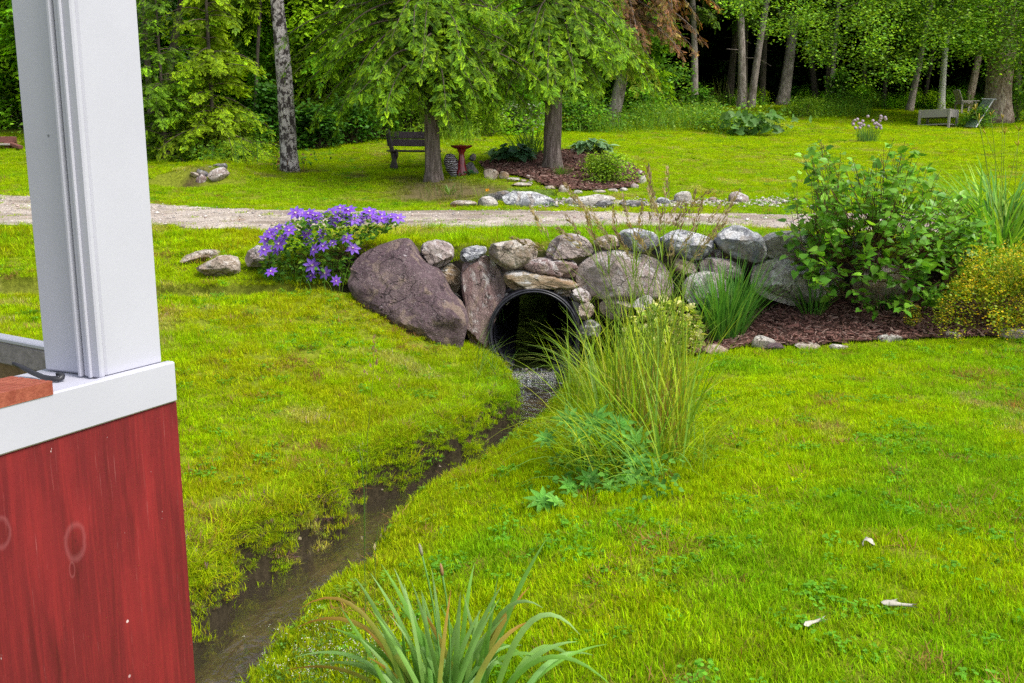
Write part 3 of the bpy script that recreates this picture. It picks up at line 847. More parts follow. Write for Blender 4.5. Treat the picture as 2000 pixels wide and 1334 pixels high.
STONE_DISCS = []       # (x, y, r): where rocks lie no grass grows through
def zone(x0, x1, y0, y1, dens, sc, margin, hs=1.0):
    n = int((x1 - x0) * (y1 - y0) * dens)
    x = rng.uniform(x0, x1, n); y = rng.uniform(y0, y1, n)
    z = ground_z(x, y)
    k = visible(x, y, z, margin)
    x, y, z = x[k], y[k], z[k]
    d, sg, hw, par = creek_d(x, y)
    ok = ~((d < .0) & (y < 10.8))
    ok &= ~inpoly(x, y, BED) & ~inpoly(x, y, ISL)
    rmv = road_mask(x, y)
    ok &= rng.random(len(x)) > smooth(rmv * 1.3) * (.985 - .10 * smooth((fbm(x, y, .5, 44) - .58) / .08))
    ok &= ~((x > PX0 - .03) & (x < PX1 + .03) & (y > PY0 - .03) & (y < PY1 + .03))
    stp = (y > wall_y(x) - .25) & (y < wall_y(x) + .20) & (x > -2.3) & (x < 7)
    ok &= ~stp
    ok &= ~((y > 47 + 2 * vnoise(x, y, 3)) | ((y > 28 + 1.5 * vnoise(x, y, 2)) & (x < -3.2)))
    for (tx, ty, tr) in BARE:
        dd = np.hypot(x - tx, y - ty) / tr
        ok &= rng.random(len(x)) > np.clip(1.15 - dd, 0, .72)
    x, y, z, d, sg, hw = x[ok], y[ok], z[ok], d[ok], sg[ok], hw[ok]
    n = len(x)
    e = .03
    nx_ = -(ground_z(x + e, y) - ground_z(x - e, y)) / (2 * e); ny_ = -(ground_z(x, y + e) - ground_z(x, y - e)) / (2 * e)
    sl = np.hypot(nx_, ny_)
    lim = np.minimum(1, .9 / np.maximum(sl, 1e-6)); nx_ *= lim; ny_ *= lim
    rot = np.stack([-np.arctan(ny_) * .45 + rng.normal(0, .12, n), np.arctan(nx_) * .45 + rng.normal(0, .12, n), rng.uniform(0, 2 * PI, n)], 1)
    idx = rng.integers(0, NT_LAWN, n)
    clov = rng.random(n) < .02 + .06 * smooth((fbm(x, y, .7, 51) - .55) / .08)
    idx[clov] = NT_LAWN + rng.integers(0, 3, clov.sum())
    t = d - hw
    fr = (t < .20) & (t > .06) & (y < 10.6) & (sg > 0) & (rng.random(n) < .4)
    idx[fr] = NL + rng.integers(0, 3, fr.sum())
    rough = (y > 10.9) & (y < 12.9) & (rng.random(n) < .25) & (x < 6)
    idx[rough] = NL + rng.integers(0, 3, rough.sum())
    thatch = rng.random(n) < .025 + .25 * smooth((fbm(x, y, .9, 13) - .66) / .08) * (y < 13)
    th2 = (t < .6) & (t > .16) & (sg > 0) & (y < 6.6) & (rng.random(n) < .32 * smooth((fbm(x, y, .45, 19) - .45) / .1))
    thatch |= th2
    tint = lawn_tint(x, y)
    tint[clov] = LB * rng.uniform(.8, 1.15, (clov.sum(), 1))
    # moss-yellow shoulders above the stream
    sh = (np.exp(-((t - .28) / .22) ** 2) * (y < 10.4) * .55)[:, None]
    tint = tint * (1 - sh) + np.array([.33, .39, .008]) * sh
    for (tx, ty, tr) in BARE:
        f = (np.clip(1.5 - np.hypot(x - tx, y - ty) / tr, 0, 1) * .75)[:, None]
        tint = tint * (1 - f) + np.array([.15, .15, .03]) * f
    idx[thatch] = NF; tint[thatch] = np.array([.40, .27, .15]) * rng.uniform(.6, 1.2, (thatch.sum(), 1))
    s_ = sc * rng.uniform(.75, 1.25, n)
    lush = .55 + 1.0 * fbm(x, y, .5, 61)
    GP.append(np.stack([x, y, z], 1)); GR.append(rot); GI.append(idx); GC.append(tint)
    GS.append(np.stack([s_, s_, s_ * hs * lush], 1))

zone(-4.2, 6.0, 2.3, 8.0, 330, 1.0, 1.7)
zone(-7.5, 9.0, 8.0, 13.2, 210, 1.1, 1.8)
zone(-14, 15, 13.2, 22, 85, 1.35, 1.5, .8)
zone(-16, 26, 22, 34, 48, 1.9, 2.0, .55)
zone(-14, 34, 34, 50, 26, 2.6, 2.5, .45)
# extra fringe along the waterlines, leaning out over the stream
for P_, side in ((LW, 1), (RW, -1)):
    seg = np.diff(P_, axis=0); ln = np.hypot(*seg.T)
    n = 6500 if side > 0 else 1500
    k = rng.choice(len(seg), n, p=ln / ln.sum()); f = rng.random(n)
    base = P_[k] + seg[k] * f[:, None]
    nrm = np.stack([-seg[k][:, 1], seg[k][:, 0]], 1) / ln[k][:, None] * side
    off = rng.uniform(.035, .32, n) if side > 0 else rng.uniform(.0, .16, n)
    q = base + nrm * off[:, None]
    z = ground_z(q[:, 0], q[:, 1])
    ok = (q[:, 1] < 10.3) & (z > .0)
    q, nrm, z = q[ok], nrm[ok], z[ok]; n = len(q)
    tilt = rng.uniform(.0, .75, n) * (1.0 if side > 0 else .6)
    ax = -nrm                                            # lean towards the water
    rot = np.stack([-ax[:, 1] * tilt, ax[:, 0] * tilt, rng.uniform(0, 2 * PI, n)], 1)
    rot[:, 2] = 0
    t = lawn_tint(q[:, 0], q[:, 1]) * .6 + LB * .4
    if side > 0:
        dr = rng.random(n) < .10; t[dr] = np.array([.30, .21, .09]) * rng.uniform(.6, 1.2, (dr.sum(), 1))
    GP.append(np.stack([q[:, 0], q[:, 1], z], 1)); GR.append(rot); GI.append(np.where(rng.random(n) < (.20 if side > 0 else .05), NL + rng.integers(0, 3, n), rng.integers(0, NT_LAWN, n))); GC.append(t)
    s_ = rng.uniform(.42, .8, n) * np.where(off[ok] < .12, .75, 1.0); GS.append(np.stack([s_, s_, s_], 1))

def grass_object():
    P = np.concatenate(GP).astype(np.float32); n = len(P)
    me = bpy.data.meshes.new('grass'); me.vertices.add(n); me.vertices.foreach_set('co', P.ravel())
    def at_(name, typ, data, key):
        a = me.attributes.new(name, typ, 'POINT'); a.data.foreach_set(key, np.ascontiguousarray(data).ravel())
    at_('rot', 'FLOAT_VECTOR', np.concatenate(GR).astype(np.float32), 'vector')
    at_('scl', 'FLOAT_VECTOR', np.concatenate(GS).astype(np.float32), 'vector')
    at_('pick', 'INT', np.concatenate(GI).astype(np.int32), 'value')
    C = np.concatenate(GC).astype(np.float32)
    at_('itint', 'FLOAT_COLOR', np.concatenate([C, np.ones((n, 1), np.float32)], 1), 'color')
    o = bpy.data.objects.new('grass', me); COL.objects.link(o)
    tag(o, 'short yellow green mown grass of the lawns and stream banks', 'grass', kind='stuff')
    ng = bpy.data.node_groups.new('grass_scatter', 'GeometryNodeTree')
    ng.interface.new_socket('Geometry', in_out='INPUT', socket_type='NodeSocketGeometry')
    ng.interface.new_socket('Geometry', in_out='OUTPUT', socket_type='NodeSocketGeometry')
    N = ng.nodes.new
    gi, go = N('NodeGroupInput'), N('NodeGroupOutput')
    ci = N('GeometryNodeCollectionInfo'); ci.inputs['Collection'].default_value = TUFTS
    ci.inputs['Separate Children'].default_value = True; ci.inputs['Reset Children'].default_value = True
    ip = N('GeometryNodeInstanceOnPoints'); ip.inputs['Pick Instance'].default_value = True
    def named(nm, typ):
        x = N('GeometryNodeInputNamedAttribute'); x.data_type = typ; x.inputs['Name'].default_value = nm
        return [s_ for s_ in x.outputs if s_.enabled and s_.name == 'Attribute'][0]
    er = N('FunctionNodeEulerToRotation')
    L = ng.links.new
    L(gi.outputs[0], ip.inputs['Points']); L(ci.outputs[0], ip.inputs['Instance'])
    L(named('pick', 'INT'), ip.inputs['Instance Index'])
    L(named('rot', 'FLOAT_VECTOR'), er.inputs[0]); L(er.outputs[0], ip.inputs['Rotation'])
    L(named('scl', 'FLOAT_VECTOR'), ip.inputs['Scale'])
    L(ip.outputs[0], go.inputs[0])
    md = o.modifiers.new('scatter', 'NODES'); md.node_group = ng
    print('grass tufts', n)
grass_object()
# ------------------------------------------------------------------ gazebo corner in the foreground
def mat_paint(name, base, dirt, specks=.5, streak=None, knots=None):
    m, nt, out = newmat(name); g = NT(nt)
    v = g.wpos()
    n1 = g.noise(3.0, 5, .6, v)
    col = g.mix(g.ramp(n1, [(.35, 0.0), (.7, 1.0)]), base, dirt)
    grain = g.noise(11, 8, .75, g.wpos((9, 9, .40)), .1)
    h = g.math('MULTIPLY', grain, .6)
    if streak:
        col = g.mix(g.ramp(grain, [(.47, 0.0), (.66, .75)]), col, streak)
        broad = g.noise(2.6, 4, .6, g.wpos((3, 3, .7)), .5)
        col = g.mix(g.ramp(broad, [(.52, 0.0), (.72, .45)]), col, tuple(min(1, x * 1.45) for x in streak))
        fine = g.noise(22, 6, .75, g.wpos((9, 9, .22)))
        col = g.mix(g.ramp(fine, [(.63, 0.0), (.69, .38)]), col, (.50, .20, .19))
        flk = g.noise(30, 4, .65, g.wpos((2.4, 2.4, .8)))
        col = g.mix(g.ramp(flk, [(.715, 0.0), (.735, .8)]), col, (.78, .68, .68))
        dk = g.noise(6, 5, .6, g.wpos((5, 5, .5)), .3)
        col = g.mix(g.ramp(dk, [(.56, 0.0), (.72, .6)]), col, tuple(x * .45 for x in base))
    for (p, r, asp) in (knots or []):
        mp = g.n('ShaderNodeMapping', ins={'Location': tuple(-a * b for a, b in zip(p, (1, 1, asp))), 'Scale': (1, 1, asp)})
        g.l(v, mp.inputs['Vector'])
        wv = g.n('ShaderNodeTexNoise', ins={'Scale': 30.0}); g.l(v, wv.inputs['Vector'])
        ln = g.n('ShaderNodeVectorMath', operation='LENGTH'); g.l(mp.outputs[0], ln.inputs[0])
        d = g.math('ADD', ln.outputs['Value'], g.math('MULTIPLY', g.math('SUBTRACT', wv.outputs['Fac'], .5), r * .5))
        ring = g.ramp(g.math('DIVIDE', d, r * 2), [(.0, .0), (.32, .0), (.46, .20), (.58, .0)])
        core = g.ramp(g.math('DIVIDE', d, r * 2), [(.0, .9), (.035, .9), (.06, .25), (.40, .2), (.5, 0.0)])
        col = g.mix(core, col, tuple(x * .5 for x in base)); col = g.mix(ring, col, (.45, .16, .17))
    vo = g.n('ShaderNodeTexVoronoi', ins={'Scale': 21.0}); g.l(v, vo.inputs['Vector'])
    gate = g.ramp(g.n('ShaderNodeSeparateColor').outputs[0], [(0, 0.0), (1, 1.0)])
    sc_ = g.n('ShaderNodeSeparateColor'); g.l(vo.outputs['Color'], sc_.inputs[0])
    gt = g.ramp(sc_.outputs[0], [(.80, 0.0), (.84, specks)])
    spot = g.ramp(vo.outputs['Distance'], [(.045, 1.0), (.075, 0.0)])
    col = g.mix(g.math('MULTIPLY', gt, spot), col, tuple(x * .3 for x in dirt) if not streak else (.72, .62, .62))
    principled(g, out, col, .46 if not streak else .6, g.bump(g.math('ADD', h, g.math('MULTIPLY', g.noise(70, 3, .6, v), .3)), .25 if not streak else .5, .003), .35)
    return m

ZR = at(208, 738, 1.62)[2]
A_ = np.array(flat(208, 738, ZR)); B_ = np.array(flat(318, 710, ZR)); C_ = np.array(flat(101, 721, ZR))
u_ = norm(B_ - A_); v_ = np.array([-u_[1], u_[0]]); w1 = np.linalg.norm(B_ - A_); w2 = abs((C_ - A_) @ v_)
U3 = np.array([u_[0], u_[1], 0]); V3 = np.array([v_[0], v_[1], 0]); Z3 = np.array([0, 0, 1.])
A3 = np.array([A_[0], A_[1], ZR])
HB = 80 / scale_at(np.array([B_[0], B_[1], ZR]))
def plane_hit(px, py, off):
    d = ray(px, py); o_ = np.array([0, 0, CAMZ]); n_ = -V3; q = A3 + n_ * off
    t = ((q - o_) @ n_) / (d @ n_); return o_ + d * t
MAT['white_paint'] = mat_paint('white_paint', (.46, .46, .53), (.42, .42, .485), .8)
MAT['red_paint'] = mat_paint('worn_red_paint', (.118, .007, .011), (.15, .010, .014), .75, streak=(.235, .015, .017),
                             knots=[(plane_hit(147, 1058, .014), .022, .62), (plane_hit(3, 1040, .014), .016, .6), (plane_hit(140, 1112, .014), .006, .4)])
MAT['grey_wood'] = mat_wood('weathered_grey_wood', (.20, .18, .175), (.34, .30, .30), (1.5, 14, 14))
MAT['brown_wood'] = mat_wood('raw_brown_wood', (.17, .11, .062), (.27, .18, .10), (1.5, 12, 12))
MAT['red_deck'] = mat_wood('stained_red_wood', (.22, .05, .03), (.34, .10, .06), (2, 16, 16), .6)
MAT['black_iron'] = mat_tint('black_iron', .45, .5, 40, .3, .3, 60, .002)
base = np.array([A_[0], A_[1], gz(A_[0], A_[1])])
gaz = thing('gazebo', 'corner of a garden pavilion with white post above worn red boards', 'gazebo', base)
zb0 = base[2] - .05
mb = MB(); ph = 2.05
box(mb, A3 + U3 * w1 / 2 + V3 * w2 / 2 + Z3 * (ph / 2 + .001), U3, V3, Z3, (w1, w2, ph), bev=.004)
mb.build('post', MAT['white_paint'], gaz, False)
mb = MB()                                                  # raised trim strip with a bead down the post's edge
tw = w2 * .27
box(mb, A3 - U3 * .006 + V3 * tw / 2 + Z3 * (ph / 2 + .001), U3, V3, Z3, (.012, tw - .001, ph), bev=.003)
box(mb, A3 - U3 * .014 + V3 * (tw * .55) + Z3 * (ph / 2 + .001), U3, V3, Z3, (.006, tw * .16, ph), bev=.002)
box(mb, A3 - U3 * .010 + V3 * (tw + .006) + Z3 * (ph / 2 + .001), U3, V3, Z3, (.014, .008, ph), bev=.003)
mb.build('corner_trim', MAT['white_paint'], gaz, False)
mb = MB(); LB_ = 1.6
box(mb, A3 + U3 * (w1 / 2 - LB_ / 2 + .001) + V3 * (w2 / 2 + .01) - Z3 * .018, U3, V3, Z3, (w1 + LB_, w2 + .02, .034), bev=.004)
mb.build('rail', MAT['white_paint'], gaz, False)
mb = MB()
box(mb, A3 + U3 * ((w1 + .012 - LB_) / 2) - V3 * .0105 - Z3 * (HB / 2 - .004), U3, V3, Z3, (w1 + .012 + LB_, .020, HB), bev=.003)
mb.build('fascia_board', MAT['white_paint'], gaz, False)
mb = MB(); hp = ZR - HB - zb0
box(mb, A3 + U3 * ((w1 + .016 - LB_) / 2) - V3 * .004 - Z3 * (HB - .004 + hp / 2 + .001), U3, V3, Z3, (w1 + .016 + LB_, .022, hp), bev=.003)
mb.build('siding_panel', MAT['red_paint'], gaz, False)
# the next side of the pavilion, seen over the rail: white cap, weathered plank, raw board under it
P1 = np.array(flat(101, 679, ZR)); P2 = np.array(flat(0, 660, ZR)); dr_ = norm(P2 - P1); D3 = np.array([dr_[0], dr_[1], 0]); N3 = np.array([dr_[1], -dr_[0], 0])
if N3[1] > 0: N3 = -N3
start = np.array([P1[0], P1[1], ZR]) - D3 * .03; LL = 1.5
for nm, mt, h0, h1, th, off in (('rail_cap', 'white_paint', .0, .010, .035, .0), ('rail_plank', 'grey_wood', .0105, .062, .03, -.003), ('inner_board', 'brown_wood', .063, .26, .03, -.03)):
    mb = MB()
    box(mb, start + D3 * LL / 2 - Z3 * (h0 + h1) / 2 + N3 * (off - th / 2), D3, N3, Z3, (LL, th, h1 - h0), bev=.004)
    mb.build(nm, MAT[mt], gaz, False)
mb = MB(); box(mb, start + D3 * LL / 2 - N3 * .12 - Z3 * (.27 + (ZR - .27 - zb0) / 2), D3, N3, Z3, (LL, .02, ZR - .27 - zb0), bev=.003); mb.build('back_panel', MAT['red_paint'], gaz, False)
mb = MB()
for k in range(9):
    box(mb, np.array([A3[0], A3[1], zb0 + .28]) + V3 * (.16 + k * .105) - U3 * .62, U3, V3, Z3, (1.7, .098, .03), bev=.004)
mb.build('floor_deck', MAT['grey_wood'], gaz, False)
# grooved red board lying on the rail
a = np.array([*flat(102, 744, ZR + .024), ZR]); b = np.array([*flat(42, 730, ZR + .024), ZR])
wv = abs((b - a) @ V3); prof = []
ng_ = 6
for k in range(ng_):
    x0 = k / ng_; x1 = (k + .72) / ng_; x2 = (k + .80) / ng_; x3 = (k + .94) / ng_
    prof += [(x0 * wv, .024), (x1 * wv, .024)] + ([(x2 * wv, .014), (x3 * wv, .014)] if k < ng_ - 1 else [])
prof += [(wv, .024), (wv, .001), (0, .001)]
mb = MB(); n = len(prof); V = []
for s_ in (0, -.9):
    for q, z in prof: V.append(a + U3 * s_ + V3 * q + Z3 * z)
mb.add(np.array(V), [np.array([[i, (i + 1) % n, n + (i + 1) % n, n + i] for i in range(n)]), np.array([list(range(n))]), np.array([list(range(n, 2 * n))[::-1]])])
tag(mb.build('deck_board', MAT['red_deck'], None, False, loc=a), 'grooved red stained board lying on the white rail', 'board')
mb = MB()
pp = [np.array([*flat(x, y, ZR + .009), ZR + .006 + h]) for x, y, h in [(26, 727, .02), (45, 727, .012), (63, 728.5, .004), (84, 733.5, .0), (101, 736.5, .0), (114, 736.5, .0), (121, 735, .001), (122, 732.8, .003), (117, 731.4, .004), (109, 732, .004)]]
tube(mb, pp, [.003, .0045, .005, .005, .0052, .0052, .005, .0045, .004, .003], 8, (.02, .02, .024))
tag(mb.build('iron_hook', MAT['black_iron'], loc=pp[4]), 'bent black iron hook lying on the white rail by the post', 'hook')

# ------------------------------------------------------------------ culvert pipe
m, nt, out = newmat('black_plastic'); g = NT(nt)
nz = g.noise(14, 5, .6, g.wpos())
principled(g, out, g.mix(g.ramp(nz, [(.4, 0.0), (.75, 1.0)]), (.016, .016, .022), (.045, .044, .058)), g.ramp(nz, [(.3, .26), (.8, .5)]), g.bump(g.noise(45, 3, .6, g.wpos()), .15, .004), .55)
MAT['pipe'] = m
pax = norm(np.array([.02, 1.0, 0]))
cv = thing('culvert_pipe', 'black corrugated plastic culvert pipe opening in the stone wall', 'pipe', MOUTH)
PL = PY0 - MOUTH[1] + .05
ys = np.arange(.12, PL, .0085)
inner = [(.462 + .010 * math.sin(y * 2 * PI / .068), y) for y in ys]
mb = MB(); lathe(mb, inner, MOUTH, pax, 72); mb.build('bore', MAT['pipe'], cv)
rim = [(.470, .125), (.472, .06), (.474, .03), (.479, .008), (.487, .0), (.494, .004), (.498, .012), (.500, .022), (.505, .010), (.513, .004), (.520, .010), (.523, .025), (.523, .06)]
mb = MB(); lathe(mb, rim, MOUTH, pax, 96); mb.build('rim', MAT['pipe'], cv)
yo = np.arange(.06, 1.2, .012)
outr = [(.512 + .014 * math.sin(y * 2 * PI / .09), y) for y in yo]
mb = MB(); lathe(mb, outr, MOUTH, pax, 72); mb.build('outer_shell', MAT['pipe'], cv)
m, nt, out = newmat('pipe_water'); g = NT(nt)
v = g.wpos()
wv_ = g.n('ShaderNodeTexWave', bands_direction='Y', ins={'Scale': 4.7, 'Distortion': 2.2, 'Detail': 2.0, 'Detail Scale': 3.0}); g.l(v, wv_.inputs['Vector'])
principled(g, out, g.mix(g.noise(5, 4, .6, v), (.007, .011, .003), (.018, .026, .006)), .10, g.bump(g.math('ADD', wv_.outputs['Fac'], g.math('MULTIPLY', g.noise(30, 3, .6, v), .5)), .45, .012), .5)
X, Y = np.meshgrid(np.linspace(-.235, .235, 24), np.arange(.06, PL + .8, .012))
Z = .205 - MOUTH[2] + .0016 * np.sin(Y * 2 * PI / .068 + 1.2 * np.sin(X * 9) + 3 * vnoise(X, Y, .2, 3)) + .005 * (fbm(X, Y, .12, 6) - .5)
V = np.stack([X + MOUTH[0] + .02 * Y, Y + MOUTH[1], Z + MOUTH[2]], -1).reshape(-1, 3)
n1, n2 = X.shape; ii = np.arange(n1 * n2).reshape(n1, n2)
mb = MB(); mb.add(V, np.stack([ii[:-1, :-1], ii[:-1, 1:], ii[1:, 1:], ii[1:, :-1]], -1).reshape(-1, 4))
# lip where it spills out
X, Y = np.meshgrid(np.linspace(-.235, .235, 24), np.linspace(0, 1, 14))
yy = MOUTH[1] + .06 - Y * .17; zz = .205 - .165 * Y ** 2.2 + .012 * (vnoise(X, Y, .05, 4) - .5)
V = np.stack([X * (1 + .1 * Y) + MOUTH[0], yy, zz], -1).reshape(-1, 3); n1, n2 = X.shape; ii = np.arange(n1 * n2).reshape(n1, n2)
mb.add(V, np.stack([ii[:-1, :-1], ii[:-1, 1:], ii[1:, 1:], ii[1:, :-1]], -1).reshape(-1, 4), mi=1)
mf, nt, out = newmat('falling_water'); g = NT(nt)
fs = g.noise(9, 5, .7, g.wpos((4.5, .9, .9)), .4)
pw = principled(g, None, (.012, .012, .010), .08, g.bump(fs, .6, .02), .5)
fdd = g.n('ShaderNodeBsdfDiffuse', ins={'Color': (.62, .66, .76, 1)})
mxx = g.n('ShaderNodeMixShader'); g.l(g.ramp(fs, [(.54, 0.0), (.74, .55)]), mxx.inputs[0]); g.l(pw.outputs[0], mxx.inputs[1]); g.l(fdd.outputs[0], mxx.inputs[2]); g.l(mxx.outputs[0], out.inputs['Surface'])
tag(mb.build('water', [m, mf]), kind='structure')

# ------------------------------------------------------------------ stones
def facet(V, n, d0, d1, rs):
    """plane cuts give a boulder its flat faces"""
    c = V.mean(0); Q = V - c; r = np.abs(Q).max(0)
    for _ in range(n):
        nn = norm(rs.normal(0, 1, 3)); sup = (Q @ nn).max()
        lim = sup * rs.uniform(d0, d1)
        ex = np.maximum(0, Q @ nn - lim)
        Q = Q - nn[None] * (ex * .985)[:, None]
    return Q + c

def rock_noise(V, amp, sc, seed):
    out = np.empty(len(V))
    for i, p in enumerate(V):
        q = Vector((p[0] / sc + seed * 3.1, p[1] / sc, p[2] / sc - seed))
        out[i] = mnoise.noise(q) + .5 * mnoise.noise(q * 2.3) + .25 * mnoise.noise(q * 5.1)
    return out * amp

def resample(P, n):
    P = np.asarray(P, float); m = len(P); out = []
    for _ in range(1):                                     # cut the corners, keep the sides straight
        P = np.concatenate([np.stack([P * .82 + np.roll(P, -1, 0) * .18, P * .18 + np.roll(P, -1, 0) * .82], 1).reshape(-1, 2)])
    m = len(P)
    for i in range(m):
        p0, p1, p2, p3 = P[i - 1], P[i], P[(i + 1) % m], P[(i + 2) % m]
        for t in np.linspace(0, 1, 3, endpoint=False):
            out.append(P[i] * (1 - t) + P[(i + 1) % m] * t if True else .5 * ((2 * p1) + (-p0 + p2) * t + (2 * p0 - 5 * p1 + 4 * p2 - p3) * t * t + (-p0 + 3 * p1 - 3 * p2 + p3) * t ** 3))
    out = np.array(out); d = np.r_[0, np.cumsum(np.hypot(*np.diff(np.vstack([out, out[:1]]), axis=0).T))]
    out = np.vstack([out, out[:1]])
    s_ = np.linspace(0, d[-1], n, endpoint=False)
    return np.stack([np.interp(s_, d, out[:, 0]), np.interp(s_, d, out[:, 1])], 1)

stone_i = [0]
def wall_stone(px_pts, Y, th, mat, label, group='stones of the culvert wall', lean=0.0, p=.27, cuts=15, name='wall_stone', amp=.026, n=72, cat='stone'):
    stone_i[0] += 1; rs = np.random.default_rng(100 + stone_i[0])
    W3 = np.array([at(x, y, Y) for x, y in px_pts])
    Wp_ = W3[:, [0, 2]]; O2 = resample(Wp_ + rs.normal(0, .022, Wp_.shape) * np.ptp(Wp_, axis=0).min(), n); c2 = O2.mean(0); O2 = c2 + (O2 - c2) * 1.075
    angs = np.radians([-86, -82, -77, -72, -66, -60, -54, -47, -40, -33, -26, -18, -10, -2, 6, 16, 30, 50, 72, 84])
    V = []
    for a in angs:
        s_ = max(.02, math.cos(a)) ** p
        q = c2 + (O2 - c2) * s_
        y = Y + th * math.sin(a) + lean * (q[:, 1] - c2[1])
        V.append(np.stack([q[:, 0], y, q[:, 1]], 1))
    k = len(V)
    V = np.concatenate(V + [[[c2[0], Y - th, c2[1]]], [[c2[0], Y + th, c2[1]]]])
    q = np.array([[i * n + j, i * n + (j + 1) % n, (i + 1) * n + (j + 1) % n, (i + 1) * n + j] for i in range(k - 1) for j in range(n)])
    t = [[k * n, (j + 1) % n, j] for j in range(n)] + [[k * n + 1, (k - 1) * n + j, (k - 1) * n + (j + 1) % n] for j in range(n)]
    V0 = V.copy()
    V = facet(V, cuts, .52, .88, rs)
    N = norm(V - V.mean(0))
    size = np.ptp(V, axis=0).max()
    V = V + N * (rock_noise(V, amp * min(1, size / .5), .16, stone_i[0]) + rock_noise(V, amp * .55, .055, stone_i[0] + 40) + rock_noise(V, amp * .22, .022, stone_i[0] + 80))[:, None]
    # keep the outline close to the traced one: only the faces were cut
    mid = (np.abs(np.repeat(np.sin(angs), n)) < .35)
    V[:k * n][mid] = V[:k * n][mid] * .35 + V0[:k * n][mid] * .65
    mb = MB(); mb.add(V, [q, np.array(t)])
    o = mb.build(name, S[mat], loc=V.mean(0)); o.data.set_sharp_from_angle(angle=R(38))
    return tag(o, label, cat, group)

z4 = lambda L: [(350 + x * .3, 350 + y * .3) for x, y in L]
z5 = lambda L: [(850 + x * .3, 400 + y * .3) for x, y in L]
G1 = 'stones of the culvert wall'
wall_stone(z4([(1098, 560), (1120, 495), (1190, 445), (1290, 405), (1400, 378), (1490, 398), (1550, 455), (1605, 535), (1690, 630), (1765, 725), (1830, 815), (1868, 905), (1872, 1000), (1835, 1100), (1780, 1130), (1660, 1080), (1540, 1010), (1400, 925), (1250, 860), (1160, 790), (1110, 700), (1092, 620)]), 10.34, .42, 'plum',
           'huge dark plum boulder leaning into the lawn beside the clematis', G1, .32, .40, 6, 'boulder', .03, 72, 'boulder')
wall_stone(z5([(165, 385), (230, 352), (300, 345), (372, 375), (430, 445), (452, 520), (440, 620), (395, 720), (352, 830), (345, 920), (320, 1020), (280, 1060), (243, 1005), (222, 880), (200, 720), (180, 560), (160, 450)]), 10.52, .24, 'mauve',
           'tall standing slab of mottled mauve stone on the left of the pipe', G1, .12, .36, 6, 'standing_stone', .02, 72, 'stone')
wall_stone(z4([(1555, 460), (1600, 410), (1690, 388), (1770, 410), (1802, 460), (1780, 530), (1720, 578), (1660, 588), (1598, 540)]), 10.58, .20, 'pinkgrey', 'rounded pinkish block between the plum boulder and the grey flat stone', cuts=9)
wall_stone(z4([(1695, 615), (1720, 560), (1785, 545), (1828, 600), (1832, 700), (1800, 750), (1740, 705)]), 10.66, .18, 'gold', 'small brown wedge stone under the pinkish block')
wall_stone(z5([(160, 290), (250, 272), (330, 278), (340, 310), (285, 348), (220, 370), (160, 364)]), 10.58, .20, 'bluegrey', 'flat grey stone sitting on top of the standing slab', cuts=8)
wall_stone(z5([(345, 290), (372, 245), (460, 225), (580, 223), (655, 250), (690, 300), (662, 350), (600, 372), (530, 410), (480, 422), (415, 392), (358, 350)]), 10.56, .26, 'tan', 'broad grey and tan capstone left of the purplish capstone', cuts=8)
wall_stone(z5([(712, 300), (740, 240), (820, 205), (910, 198), (990, 225), (1035, 285), (1030, 312), (960, 330), (860, 340), (770, 350), (725, 335)]), 10.58, .24, 'pinkgrey', 'purplish lichen spotted capstone right above the pipe', cuts=7)
wall_stone(z5([(555, 385), (590, 355), (700, 350), (820, 355), (900, 375), (925, 430), (912, 482), (840, 475), (720, 445), (610, 420)]), 10.54, .22, 'mauve', 'long brownish flat stone second above the pipe', cuts=6)
wall_stone(z5([(448, 460), (480, 425), (560, 425), (640, 435), (780, 460), (900, 493), (948, 520), (930, 538), (800, 538), (700, 548), (620, 552), (540, 575), (490, 550), (455, 510)]), 10.52, .24, 'gold', 'long golden streaked stone lying directly on the pipe', cuts=5)
wall_stone(z5([(1028, 240), (1080, 210), (1150, 198), (1195, 225), (1192, 282), (1130, 302), (1058, 288)]), 10.62, .18, 'tan', 'small tan capstone between the purplish and the blue grey one', cuts=7)
wall_stone(z5([(1195, 200), (1230, 168), (1310, 163), (1400, 183), (1450, 210), (1452, 262), (1390, 292), (1290, 292), (1220, 262)]), 10.60, .23, 'bluegrey', 'oval blue grey capstone above the wide pale block', cuts=6)
wall_stone(z5([(1462, 215), (1520, 185), (1600, 178), (1700, 188), (1792, 215), (1812, 262), (1770, 325), (1700, 345), (1600, 335), (1515, 292)]), 10.60, .24, 'bluegrey', 'long blue grey capstone with whitish lichen, third from the shrub', cuts=8)
wall_stone(z5([(1815, 235), (1840, 180), (1920, 148), (1995, 150), (2090, 200), (2150, 280), (2130, 352), (2060, 365), (1960, 342), (1858, 292)]), 10.58, .27, 'bluegrey', 'big domed grey capstone, dark on its crown and tan below', cuts=7)
wall_stone([(1487, 475), (1508, 457), (1560, 452), (1612, 466), (1622, 496), (1570, 507), (1498, 504)], 10.56, .26, 'pale', 'whitish capstone half hidden behind the lilac leaves', cuts=7)
wall_stone([(1624, 474), (1660, 462), (1715, 466), (1738, 490), (1720, 508), (1650, 508)], 10.62, .24, 'pale', 'pale capstone hidden deep behind the lilac branches')
wall_stone(z5([(928, 400), (958, 340), (1050, 302), (1200, 298), (1350, 308), (1480, 330), (1540, 400), (1560, 480), (1540, 560), (1480, 605), (1350, 615), (1200, 605), (1080, 600), (990, 560), (938, 490)]), 10.55, .26, 'pinkgrey', 'wide pale pinkish block behind the tall grass', cuts=12, n=84)
wall_stone(z5([(1545, 352), (1620, 335), (1690, 350), (1712, 400), (1680, 450), (1600, 460), (1548, 420)]), 10.60, .18, 'tan', 'small tan stone wedged under the long lichen capstone')
